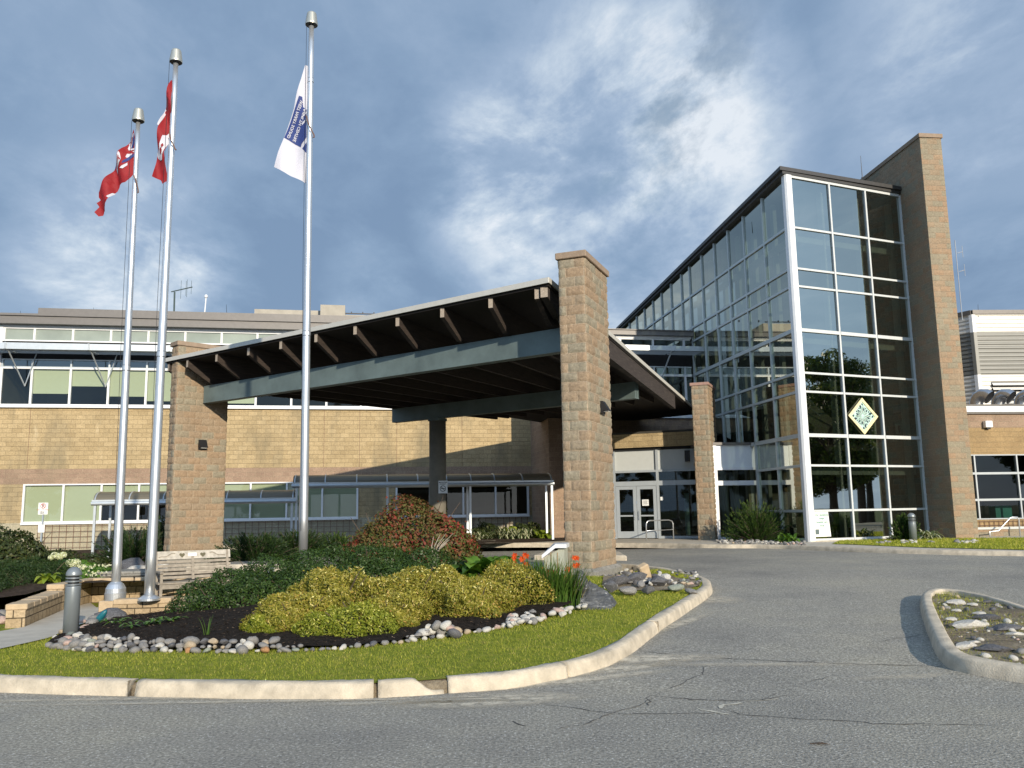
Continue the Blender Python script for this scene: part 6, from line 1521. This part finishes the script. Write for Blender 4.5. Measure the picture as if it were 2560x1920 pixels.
for px, py, D, s, ci in pil:
    D = float(gard_pt(px, py+26)[1]); p = atY(px, py, D); zg_ = float(zgard(p[0], p[1])); stone(ci, p[0], p[1], zg_+s[2]*.6, 1, f'{STONES[ci][0]} angular rock in the rock pile right of the middle pillar', 'rock pile at the kerb tip', name='rock', ang=True, sx=tuple(v*.72 for v in s), rot=(random.uniform(-.2, .2), random.uniform(-.3, .3), random.uniform(-.6, .6)))
for i in range(125):
    px = random.uniform(1508, 1750); py = random.uniform(1448, 1472) if i % 3 else random.uniform(1432, 1450); f = (px-1512)/250
    p = gard_pt(px, min(py, 1473-f*12)); s = random.uniform(.03, .085)*(1.1-.4*f); ci = pick([.22, .36, .32, .04, .03, .03, 0]); stone(ci, p[0], p[1], p[2]+s*.4+random.uniform(0, .05), s, f'{sizew(s)} {STONES[ci][0]} rubble stone in the rock pile at the kerb tip', 'rock pile at the kerb tip', name='rock', ang=True)
p = atY(1610, 1430, 15.2); o = MB().box((0, 0, 0), (.19, .14, .28)).build('block', M['retcap'], bevel=.02); o.location = (p[0], p[1], p[2]); o.rotation_euler = (R(15), R(-24), R(20)); o.name = 'concrete_block'; tagp(o, 'broken tan paving block tilted on top of the rock pile', 'block')
# stones on the right island
P2 = np.array(isin); cI = P2.mean(0)
for i in range(150):
    while True:
        x, y = random.uniform(P2[:, 0].min(), min(P2[:, 0].max(), 9.5)), random.uniform(P2[:, 1].min(), P2[:, 1].max())
        if in_poly(x, y, [cI+(q-cI)*.94 for q in P2]): break
    s = random.choice([.012, .015, .02, .02, .03, .045]); ci = pick([.25, .42, .2, .1, .03, 0, 0]); stone(ci, x, y, zisl(x, y)+s*.2, s, f'{sizew(s)} {STONES[ci][0]} stone half sunk in the stony right island', 'stones on the right island', name='island_stone')
for px, py, s, ci in ((2390, 1510, .17, 1), (2432, 1515, .09, 1), (2392, 1530, .08, 1), (2378, 1552, .10, 1), (2425, 1565, .26, 1), (2470, 1548, .2, 2), (2520, 1575, .22, 2), (2450, 1538, .1, 1), (2415, 1618, .17, 1), (2437, 1610, .08, 1), (2488, 1628, .2, 2), (2540, 1590, .12, 1), (2470, 1507, .09, 2)):
    p = hit(px, py, zisl if False else (lambda x, y: zroad(x, y)+.11)); stone(ci, p[0], p[1], p[2]+.02, 1, f'flat {STONES[ci][0]} rock on the stony right island', 'stones on the right island', name='island_stone', ang=True, sx=(s, s*.7, s*.35), rot=(0, 0, random.uniform(-.4, .4)))
# gravel strips by the atrium
for i in range(120):
    px = random.uniform(1790, 2015); p = hit(px, 1355+ (px-1790)/225*5+random.uniform(-4, 3), lambda x, y: .46); s = random.uniform(.03, .075); ci = pick([.4, .3, .15, .05, .1, 0, 0]); stone(ci, p[0], p[1], p[2]+.02, s, f'{sizew(s)} {STONES[ci][0]} stone in the strip below the glazed bay', 'stones below the glazed bay', name='edging_stone')
for i in range(38):
    px = random.choice([random.uniform(2180, 2350), random.uniform(2392, 2446)]); p = hit(px, 1356+random.uniform(-3, 3), lambda x, y: .46); s = random.uniform(.04, .09); stone(1 if i % 3 else 0, p[0], p[1], p[2]+.02, s, f'{sizew(s)} {STONES[1 if i % 3 else 0][0]} stone at the foot of the tall brick wall', 'stones at the foot of the brick wall', name='edging_stone')

# ================================================================== PLANTS
def ell_points(n, c, r, inner=.55, top=True):
    d = rand_dirs(n); 
    if top: d[:, 2] = np.abs(d[:, 2])*.98-.12
    k = RNG.uniform(inner, 1.0, n)**.6; k = np.where(RNG.uniform(0, 1, n) < .05, k*RNG.uniform(1.0, 1.13, n), k); P = np.array(c)+d*np.array(r)*k[:, None]; return P, d, k
def leaf_cloud(name, C, Nrm, ln, wd, tint, mat, parent, droop=0.0, spread=.7):
    n = len(C); N_ = Nrm+rand_dirs(n)*spread; N_ /= np.linalg.norm(N_, axis=1, keepdims=True)
    t = rand_dirs(n); t[:, 2] -= droop; A = t-N_*(t*N_).sum(1, keepdims=True); A /= np.linalg.norm(A, axis=1, keepdims=True)+1e-9; B = np.cross(N_, A)
    l = ln*RNG.uniform(.5, 1.5, (n, 1)); w = wd*RNG.uniform(.6, 1.35, (n, 1)); V, Fq = cards(C, A*l/2, B*w/2)
    return npmesh(name, V, Fq, mat, parent, tint=np.clip(tint, 0, 1))
def bush(name, label, cat, blobs, n, ln, wd, mat, group=None, tmode='h', droop=0., lumps=.12, spread=.7, inner=.6, gz=None, tb=0., core=True):
    b0 = blobs[0]; t = thing(name, label, cat, (b0[0][0], b0[0][1], b0[0][2]), group)
    vol = np.array([r[0]*r[1]+r[0]*r[2]+r[1]*r[2] for c, r in blobs]); ns = (n*vol/vol.sum()).astype(int); Cs = []; Ns = []; Ts = []
    for (c, r), k in zip(blobs, ns):
        P, d, kk = ell_points(k, c, r, inner)
        f = RNG.uniform(4, 9, 3)/max(r); g_ = 1+lumps*np.sin(P[:, 0]*f[0]+c[0])*np.sin(P[:, 1]*f[1])+lumps*.8*np.sin(P[:, 2]*f[2]*1.4+P[:, 0]*f[0]); P = np.array(c)+(P-np.array(c))*g_[:, None]
        keep = np.ones(len(P), bool)
        for (c2, r2) in blobs:
            if c2 is c: continue
            q = ((P-np.array(c2))/np.array(r2)); keep &= (q**2).sum(1) > .45
        P, d, kk = P[keep], d[keep], kk[keep]
        clump = .5+.5*np.sin(P[:, 0]*17/1+3*np.sin(P[:, 2]*13))*np.cos(P[:, 1]*15+2*np.sin(P[:, 0]*9))
        if tmode == 'h': tt = .25+.45*RNG.uniform(0, 1, len(P))+.25*clump-.1+tb
        else: tt = tmode(P, d, kk, clump, c, r)
        Cs.append(P); Ns.append(d); Ts.append(tt)
    C = np.concatenate(Cs); Nn = np.concatenate(Ns); T_ = np.concatenate(Ts)
    if gz is not None: k = C[:, 2] > gz; C, Nn, T_ = C[k], Nn[k], T_[k]
    leaf_cloud('foliage', C, Nn, ln, wd, T_, M[mat], t, droop, spread)
    if core:
        mb = MB()
        for c, r in blobs:
            for k in range(7): a = RNG.uniform(0, 2*PI); e = np.array(c)+np.array([math.cos(a)*r[0]*.8, math.sin(a)*r[1]*.8, r[2]*RNG.uniform(.2, .85)]); b = np.array([c[0]+RNG.uniform(-.1, .1)*r[0], c[1]+RNG.uniform(-.1, .1)*r[1], (gz if gz is not None else c[2])]); mid = (b+e)/2+np.array([0, 0, .06*r[2]]); mb.tube([b, mid, e], [.018, .012, .005], 5)
        mb.build('branch', M['twig'], t)
    return t
def blob(px, D, r, h, z0=None, ry=None):
    p = atY(px, 1300, D); z = float(zmul(p[0], D)) if z0 is None else z0; return (np.array([p[0], D, z]), np.array([r, ry or r, h]))
# dark hedge
hb = [blob(512, 13.4, .50, .50), blob(590, 13.8, .66, .62), blob(690, 14.4, .80, .70), blob(815, 14.8, .90, .72), blob(945, 14.8, .90, .70), blob(1060, 14.6, .78, .62), blob(1145, 14.2, .48, .42), blob(560, 13.1, .42, .38), blob(640, 13.1, .60, .48), blob(770, 13.3, .70, .56), blob(900, 13.4, .7, .56), blob(1010, 13.5, .6, .5)]
bush('hedge', 'broad dark green glossy hedge behind the golden shrubs', 'hedge', hb, 62000, .042, .022, 'boxw', lumps=.07, inner=.72, gz=.1)
# spirea mounds
GS = 'golden spirea shrubs'
spb = [([blob(742, 10.95, .50, .42)], 'golden shrub mound at the left end of the yellow row, in front of the hedge', 'spirea'),
       ([blob(842, 11.7, .62, .62)], 'tallest golden shrub mound, second from the left of the yellow row', 'spirea'),
       ([blob(1003, 11.7, .58, .56)], 'golden shrub mound in the middle of the back yellow row', 'spirea'),
       ([blob(1112, 12.1, .52, .50)], 'golden shrub mound below the big-leaved hosta', 'spirea'),
       ([blob(1262, 12.2, .62, .55)], 'bronze tinged golden shrub at the right end beside the daylilies', 'spirea'),
       ([blob(1180, 11.5, .50, .44)], 'bright golden shrub in front, right of the stone heap', 'spirea'),
       ([blob(905, 10.55, .50, .33), blob(820, 10.45, .36, .27)], 'low lime green shrub closest to the stone border', 'spireag'),
       ([blob(985, 10.95, .42, .38)], 'golden shrub between the lime green one and the stone heap', 'spirea'),
       ([blob(690, 10.7, .28, .25)], 'small low golden shrub at the very left of the yellow row', 'spireag')]
def tsp(P, d, k, cl, c, r):
    h = (P[:, 2]-c[2])/r[2]; u = RNG.uniform(0, 1, len(P)); return .12+.42*u+.18*cl+.22*h-.05+np.where(u > .9, .25, 0)  # random paler leaves paint highlights into the foliage colour
for bl_, lab, mt in spb: bush('spirea_shrub', lab, 'shrub', [(c, r*np.array([1.12, 1.05, 1.0])) for c, r in bl_], 13500 if mt == 'spirea' else 9500, .042, .016, mt, GS, tmode=tsp, lumps=.13, inner=.7, spread=1.0, gz=.08)
# burning bush
def tbb(P, d, k, cl, c, r):
    h = (P[:, 2]-c[2])/r[2]; u = RNG.uniform(0, 1, len(P)); red = .5+.5*np.sin(P[:, 0]*3.1+1)*np.cos(P[:, 2]*4+P[:, 0]*2); return .10+.38*u+.22*cl+.30*np.clip(h, 0, 1)+.28*red*(u > .45)-.06
bbs = [blob(1030, 17.0, 1.18, 1.74, z0=.45, ry=1.0), blob(965, 16.7, .84, 1.42, z0=.42), blob(1100, 16.7, .84, 1.42, z0=.42), blob(905, 16.6, .52, .95, z0=.40), blob(1165, 16.7, .36, .8, z0=.5), blob(1120, 15.6, .55, .55, z0=.35)]
bush('burning_bush', 'rounded shrub turning red and bronze behind the dark hedge', 'shrub', bbs, 30000, .068, .038, 'burning', tmode=tbb, droop=.6, lumps=.06, inner=.62, spread=.6, gz=.3)
mb = MB(); a0 = atY(1082, 1400, 15.4)
t = bpy.data.objects['burning_bush']
for k in range(9):
    e = atY(1085+RNG.uniform(-10, 60), 1345+RNG.uniform(-20, 25), 15.5+RNG.uniform(-.2, .2)); mb.tube([a0+np.array([RNG.uniform(-.05, .05), 0, -.1]), (a0+e)/2+np.array([-.03, 0, .03]), e], [.010, .008, .003], 5)
M['baretwig'] = plain('pale bare twig', (.34, .29, .22), .9); mb.build('bare_twig', M['baretwig'], t)

def leaf_surface(mb, base, dirv, L_, W_, arch, cup=.12, seg=6, tw=0):
    """one broad curved leaf: base, direction (xy), length, width, droop"""
    d = np.array([dirv[0], dirv[1], 0.]); d /= np.linalg.norm(d); s = np.array([-d[1], d[0], 0]); b = len(mb.v)
    for i in range(seg+1):
        f = i/seg; w = W_*math.sin(PI*min(1, f*.94+.06))**.75*(1-.15*f); r_ = L_*f; z = arch[0]*r_-arch[1]*r_*r_/L_
        c = base+d*r_*(1-.1*f)+np.array([0, 0, z])
        for k in (-1, 0, 1): mb.v.append(tuple(c+s*k*w/2+np.array([0, 0, cup*abs(k)*w])))
    for i in range(seg):
        for k in (0, 1): q = b+3*i+k; mb.f.append((q, q+1, q+4, q+3))
def rosette(name, label, cat, px, py, D, z0, n, L_, W_, mat, group=None, arch=(1.1, 1.25), tl=(.2, 1), stripe=False, tier=True, R0=0):
    p = atY(px, py, D); c = np.array([p[0], D, z0]); t = thing(name, label, cat, tuple(c), group); mb = MB(); tt = []
    for i in range(n):
        a = i*2.399+RNG.uniform(-.3, .3); f = i/n; l = L_*(.6+.4*f)*RNG.uniform(.8, 1.15); up = arch[0]*(1.5-f*.95) if tier else arch[0]*RNG.uniform(.8, 1.3); nf = len(mb.f)
        rr = R0*RNG.uniform(0, 1)**.5; st = c+np.array([math.cos(a*1.7)*rr, math.sin(a*1.7)*rr, L_*.15*(1-f)])
        leaf_surface(mb, st, (math.cos(a), math.sin(a)), l, W_*RNG.uniform(.8, 1.15), (up, arch[1]*RNG.uniform(.85, 1.2)))
        nn = len(mb.f)-nf; b_ = RNG.uniform(*tl)
        tt += [b_+RNG.uniform(-.08, .08) for _ in range(nn)] if not stripe else [(.9 if (j % 2 == stripe-1) else .25) for j in range(nn)]
    npmesh('foliage', np.array(mb.v), np.array(mb.f), M[mat], t, tint=np.clip(np.array(tt), 0, 1), smooth=True); return t
rosette('hosta', 'large hosta with broad green leaves behind the golden shrubs', 'hosta', 1228, 1430, 13.9, .56, 70, .60, .27, 'hosta', arch=(1.15, 1.1), R0=.38)
rosette('hosta', 'green hosta clump hugging the left side of the large one', 'hosta', 1180, 1440, 13.6, .50, 40, .44, .22, 'hosta', arch=(.9, 1.1), R0=.2)
rosette('hosta', 'bright lime hosta on the slope beside the left low wall', 'hosta', 122, 1460, 16.2, .46, 16, .34, .15, 'hostal', arch=(1.0, 1.15), R0=.05)
for i, (px, lab) in enumerate(((1186, 'small striped hosta beside the red shrub, below the dark windows'), (1262, 'grassy striped hosta in the middle below the dark windows'), (1307, 'white edged hosta left of the last walkway post'))):
    rosette('hosta', lab, 'hosta', px, 1345, 37.6, .46, 60, .72 if i else .5, .09, 'hostav', 'striped hostas below the dark windows', arch=(1.5, 1.5), stripe=2, R0=.35)
rosette('hosta', 'yellow green hosta clump nearest the walkway post', 'hosta', 1356, 1342, 37.6, .46, 34, .6, .26, 'hostal', arch=(1.3, 1.3), R0=.3); rosette('hosta', 'yellow green hosta behind the striped ones', 'hosta', 1283, 1335, 38.2, .5, 26, .62, .22, 'hostal', arch=(1.5, 1.3), R0=.3)
for px, lab in ((1215, 'dark leafy perennial left below the dark windows'), (1318, 'dark leafy perennial right below the dark windows')): bush('dark_perennial', lab, 'plant', [blob(px, 38.6, .75, .75, z0=.45)], 1800, .16, .08, 'viburnum', core=False, lumps=.15)
rosette('hosta', 'small green hosta at the foot of the atrium corner post', 'hosta', 1972, 1352, 28.75, .46, 40, .55, .12, 'hosta', arch=(1.2, 1.3), R0=.25)
rosette('hosta', 'white edged hosta between the small bollard and the brick wall', 'hosta', 2322, 1352, 29.6, .46, 48, .55, .10, 'hostav', arch=(1.3, 1.3), stripe=1, R0=.2)
# low fern-like weeds in the mulch
for px, py, lab in ((290, 1583, 'low weed with jagged leaves left in the mulch'), (345, 1588, 'low trailing weed in the middle of the mulch'), (420, 1578, 'bright jagged weed nearest the hedge in the mulch'), (385, 1584, 'small low weed between the two jagged ones')):
    p = gard_pt(px, py); rosette('weed', lab, 'weed', px, py, p[1]+.1, float(zmul(p[0], p[1]))+.02, 15, .21, .055, 'hosta', arch=(.45, .5), R0=.16)
def blades(name, label, cat, px, D, z0, n, L_, W_, mat, R0=.12, lean=1.0, arch=1.0):
    p = atY(px, 1400, D); c = np.array([p[0], D, z0]); t = thing(name, label, cat, tuple(c)); V = []; f = []; tt = []
    for i in range(n):
        a = RNG.uniform(0, 2*PI); rr = R0*RNG.uniform(0, 1)**.5; b = c+np.array([math.cos(a)*rr*1.6, math.sin(a)*rr, 0]); l = L_*RNG.uniform(.55, 1.1); ln = RNG.uniform(.1, .55)*lean; a2 = a+RNG.uniform(-.8, .8); base = len(V); s = np.array([-math.sin(a2), math.cos(a2), 0])
        for j in range(7):
            g_ = j/6; w = W_*(1-g_)**.6*.5+.0006; hz = l*(g_-.42*arch*ln*g_**2.6*1.6); rad = l*ln*g_**1.6; q = b+np.array([math.cos(a2)*rad, math.sin(a2)*rad, hz]); V += [q-s*w, q+s*w]
            if j: f.append((base+2*j-2, base+2*j-1, base+2*j+1, base+2*j)); tt.append(0)
        v = RNG.uniform(.2, .8) if RNG.uniform() > .10 else .98; tt[-6:] = [v]*6
    npmesh('foliage', np.array(V), np.array(f), M[mat], t, tint=np.array(tt)); return t, c
dl, c = blades('daylily', 'orange flowering daylily clump beside the boulders', 'daylily', 1385, 12.15, .28, 620, .74, .017, 'blade', R0=.22)
dl2, _ = blades('daylily', 'daylily foliage between the golden shrub and the flowering clump', 'daylily', 1335, 12.3, .28, 360, .78, .017, 'blade', R0=.2)
def flower(P, D, parent, sz=.038):
    V = []; f = []; p = P
    for k in range(6):
        a = 2*PI*k/6+RNG.uniform(-.2, .2); d = np.array([math.cos(a), -.35, math.sin(a)]); s = np.array([-math.sin(a), 0, math.cos(a)])*.45; b = len(V); V += [p, p+d*sz*.6+s*sz, p+d*sz*1.5+np.array([0, -.01, 0]), p+d*sz*.6-s*sz]; f.append((b, b+1, b+2, b+3))
    npmesh('flower', np.array(V), np.array(f), M['petal'], parent, tint=RNG.uniform(0, 1, len(f)))
stems = MB()
for px, py, D in ((1286, 1392, 13.1), (1304, 1400, 13.0), (1316, 1390, 13.1), (1290, 1410, 12.9), (1308, 1417, 12.9), (1320, 1409, 13), (1294, 1424, 12.9), (1284, 1430, 12.9), (1358, 1425, 12.7), (1367, 1432, 12.6), (1352, 1437, 12.6), (1375, 1438, 12.7), (1362, 1445, 12.6), (1382, 1428, 12.9), (1381, 1448, 12.7), (1374, 1452, 12.6), (1411, 1440, 12.8), (1422, 1450, 12.7), (1440, 1397, 13.1), (1439, 1414, 13.1), (1418, 1424, 13), (1333, 1436, 12.9)):
    for j in range(2):
        q = atY(px+RNG.uniform(-5, 5), py+RNG.uniform(-4, 4), D); flower(q, D, dl, .034)
    b = np.array([atY(min(max(px, 1335), 1420), 1500, D)[0], D, .35]); stems.tube([b, (b+q)/2+np.array([.01, 0, .03]), q], [.005, .004, .003], 4)
stems.build('flower_stem', M['stemg'] if 'stemg' in M else M['orn_green'], dl)
blades('grass_tuft', 'single thin grass tuft growing in the mulch by the stone border', 'grass tuft', 524, 10.55, .14, 9, .34, .011, 'blade', R0=.02, lean=.8)
blades('dried_grass', 'wispy dry grass stalks beside the hosta', 'grass tuft', 1262, 15.6, .4, 60, .5, .006, 'blade', R0=.35, lean=.4)
# junipers and conifers
def sprays(name, label, cat, px, D, z0, n, rx, rz, mat, up=.55, L_=.32):
    p = atY(px, 1340, D); c = np.array([p[0], D, z0]); t = thing(name, label, cat, tuple(c)); Cs = []; Ns = []; As = []
    mb = MB()
    for i in range(n):
        a = RNG.uniform(0, 2*PI); e = RNG.uniform(.08, 1.35); r_ = np.array([math.cos(a)*math.cos(e)*rx, math.sin(a)*math.cos(e)*rx*.8, abs(math.sin(e))*rz])*RNG.uniform(.45, 1.05); tipv = c+r_; d = r_/np.linalg.norm(r_)+np.array([0, 0, up*.2]); d /= np.linalg.norm(d)
        if i % 6 == 0: mb.tube([c, c+r_*.5, tipv], [.02, .012, .004], 4)
        m_ = 26; f = RNG.uniform(0, 1, m_)**.8; q = tipv-d*L_*f[:, None]+rand_dirs(m_)*.055*(f[:, None]+.25); Cs.append(q); As.append(np.repeat([d], m_, 0)+rand_dirs(m_)*.35); Ns.append(RNG.uniform(.0, .45, m_)+.42*(f < .22))
    C = np.concatenate(Cs); A = np.concatenate(As); A /= np.linalg.norm(A, axis=1, keepdims=True); B = np.cross(A, rand_dirs(len(A))); B /= np.linalg.norm(B, axis=1, keepdims=True)+1e-9
    k = C[:, 2] > z0; C, A, B = C[k], A[k], B[k]; V, Fq = cards(C, A*.045, B*.011); npmesh('foliage', V, Fq, M[mat], t, tint=np.clip(np.concatenate(Ns)[k], 0, 1)); mb.build('branch', M['twig'], t); return t
sprays('juniper', 'spreading green juniper in front of the glazed bay', 'shrub', 1890, 31.0, .45, 620, 1.45, 1.45, 'juniper', L_=.55, up=1.2)
sprays('juniper', 'small feathery green shrub behind the small bollard', 'shrub', 2262, 29.2, .45, 300, .62, .95, 'juniper', L_=.25)
sprays('juniper', 'dark juniper between the middle flagpole and the left pillar', 'shrub', 335, 27, .1, 520, 1.5, 1.25, 'yew'); sprays('juniper', 'dark juniper right of the left flagpole', 'shrub', 425, 29, .1, 420, 1.2, 1.7, 'yew')
sprays('juniper', 'dark spreading shrub right of the left block pillar', 'shrub', 640, 25.5, .2, 620, 1.5, .95, 'yew'); sprays('juniper', 'low dark shrub behind the hedge below the walkway', 'shrub', 745, 27., .25, 500, 1.6, .95, 'yew'); sprays('juniper', 'small green shrub left of the red shrub below the trellis', 'shrub', 835, 30., .3, 260, 1.0, .75, 'juniper')
# left shrubs
bush('viburnum', 'big rounded bronze green shrub at the left edge', 'shrub', [blob(20, 20.0, 1.15, 1.15, z0=.42), blob(85, 20.3, .50, .72, z0=.42), blob(-70, 20, 1.0, 1.35, z0=.42)], 13000, .085, .05, 'viburnum', gz=.2, droop=.4)
bush('yew', 'dark dense yew shrubs spilling over the left block wall', 'shrub', [blob(30, 16.2, .75, .62, z0=.32), blob(100, 16.8, .62, .62, z0=.34), blob(150, 17.6, .42, .45, z0=.36), blob(-60, 15.6, .8, .6, z0=.3)], 30000, .055, .012, 'yew', gz=.2, inner=.65, spread=1.2)
bush('dark_shrub', 'dark low shrub behind the white hydrangeas', 'shrub', [blob(150, 24, .8, .75, z0=.15), blob(235, 24, .7, .55, z0=.1)], 7000, .08, .04, 'viburnum')
hy = bush('hydrangea', 'pale flowering hydrangea behind the large bollard', 'shrub', [blob(185, 18.6, .52, .42, z0=.40), blob(225, 18.4, .35, .30, z0=.40)], 2600, .085, .05, 'hosta', lumps=.05)
for px, py, s in ((138, 1388, .085), (150, 1391, .08), (158, 1387, .075), (176, 1408, .10), (190, 1407, .10), (184, 1414, .08), (207, 1420, .09), (128, 1394, .06)):
    q = atY(px, py, 18.1); P, d, k = ell_points(260, q, (s, s, s*.8), .8, top=False); leaf_cloud('bloom', P, d, .028, .024, RNG.uniform(0, 1, len(P)), M['hydra'], hy)
fb = bush('rose_bush', 'small flowering bush with pale blooms above the low wall', 'shrub', [blob(255, 17.6, .38, .30, z0=.42), blob(215, 17.4, .25, .22, z0=.42)], 3000, .05, .03, 'hosta')
for i in range(26):
    q = atY(random.uniform(205, 285), random.uniform(1412, 1440), 17.15); P, d, k = ell_points(16, q, (.022, .022, .02), .5, top=False); leaf_cloud('bloom', P, d, .022, .02, RNG.uniform(.4, 1, len(P)), M['hydra'], fb)
for px, D, s, lab in ((330, 25.5, .45, 'tan rock between the flagpoles on the slope'), (352, 23.5, .3, 'dark rock right of the middle flagpole base'), (230, 26, .3, 'grey rock by the walkway post'), (405, 24, .35, 'grey rock beside the left pillar')):
    p = atY(px, 1400, D); stone(pick(), p[0], p[1], zbed(p[0], p[1])+s*.3, 1, lab, None, name='rock', sx=(s, s*.8, s*.6))
# water-stained ponds edge: flat stone slab behind the wall
p = atY(300, 1422, 17.6); ob = MB().box((0, 0, 0), (1.5, .9, .1)).build('stone_slab', M['plinth'], bevel=.02); ob.location = (p[0], 17.8, .5); ob.rotation_euler = (0, 0, R(8)); tagp(ob, 'flat grey stone slab behind the block wall between the flagpoles', 'slab')

# trees across the car park (mirrored in the atrium glass)
def tree(px_, label, x, y, z, H, mat, conif=False):
    t = thing('conifer_tree' if conif else 'maple_tree', label, 'tree', (x, y, z)); mb = MB(); mb.tube([(x, y, z), (x+.15, y, z+H*.35), (x, y+.1, z+H*.75), (x, y, z+H*.97)], [H*.028, H*.02, H*.01, .02], 8)
    C = []; N_ = []
    if conif:
        for k in range(46):
            f = .1+.9*k/46; r_ = H*.22*(1-f)+.15; zz = z+H*f
            for j in range(9): a = RNG.uniform(0, 2*PI); e = np.array([math.cos(a)*r_, math.sin(a)*r_, -.12*r_]); b = np.array([x, y, zz]); mb.tube([b, b+e*.8], [.03, .01], 4); m_ = 42; g_ = RNG.uniform(.2, 1, m_)[:, None]; C.append(b+e*g_+rand_dirs(m_)*.16); N_.append(np.repeat([[0, 0, 1.]], m_, 0))
    else:
        for k in range(70):
            a = RNG.uniform(0, 2*PI); f = RNG.uniform(.28, 1); r_ = H*.27*math.sin(PI*min(1, (f-.18)/.86))**.8*RNG.uniform(.4, 1); c = np.array([x+math.cos(a)*r_, y+math.sin(a)*r_, z+H*f]); mb.tube([(x, y, z+H*f*.72), c], [.05, .012], 4); P, d, kk = ell_points(230, c, (H*.075, H*.075, H*.055), .3, top=False); C.append(P); N_.append(d)
    C = np.concatenate(C); N_ = np.concatenate(N_); leaf_cloud('crown', C, N_, .26 if not conif else .22, .17 if not conif else .06, RNG.uniform(0, 1, len(C)), M[mat], t); mb.build('trunk', M['bark'], t)
TL = 'trees across the car park mirrored in the atrium glass'; TB = 'trees on the far side of the car park behind the viewer'
for i, (x, y, H, cf) in enumerate(((34, 24.5, 6.5, 1), (37, 19, 12, 0), (46, 27, 12, 1), (50, 20, 13, 0), (58, 24, 16, 1), (44, 14, 11, 0), (60, 12, 15, 0), (54, 33, 14, 1), (66, 30, 16, 0), (72, 20, 16, 1), (78, 6, 16, 0), (82, 34, 17, 1), (76, 42, 15, 0), (90, 20, 18, 0))):
    tree(0, f'{"spruce" if cf else "maple"} tree across the car park, mirrored in the atrium glass', x, y, -.3, H, 'tree2' if cf else 'tree1', bool(cf))
for i in range(16):
    x = -75+i*10+random.uniform(-3, 3); y = -62+random.uniform(-8, 8)
    if 5 < x < 60: continue
    tree(0, 'maple tree on the far side of the car park behind the viewer', x, y, -.4, random.uniform(9, 13), 'tree1', False)
for o in list(COL.objects):
    if o.get('category') == 'tree': o['group'] = TB if 'behind' in o['label'] else TL+(' (spruces)' if 'spruce' in o['label'] else ' (maples)')
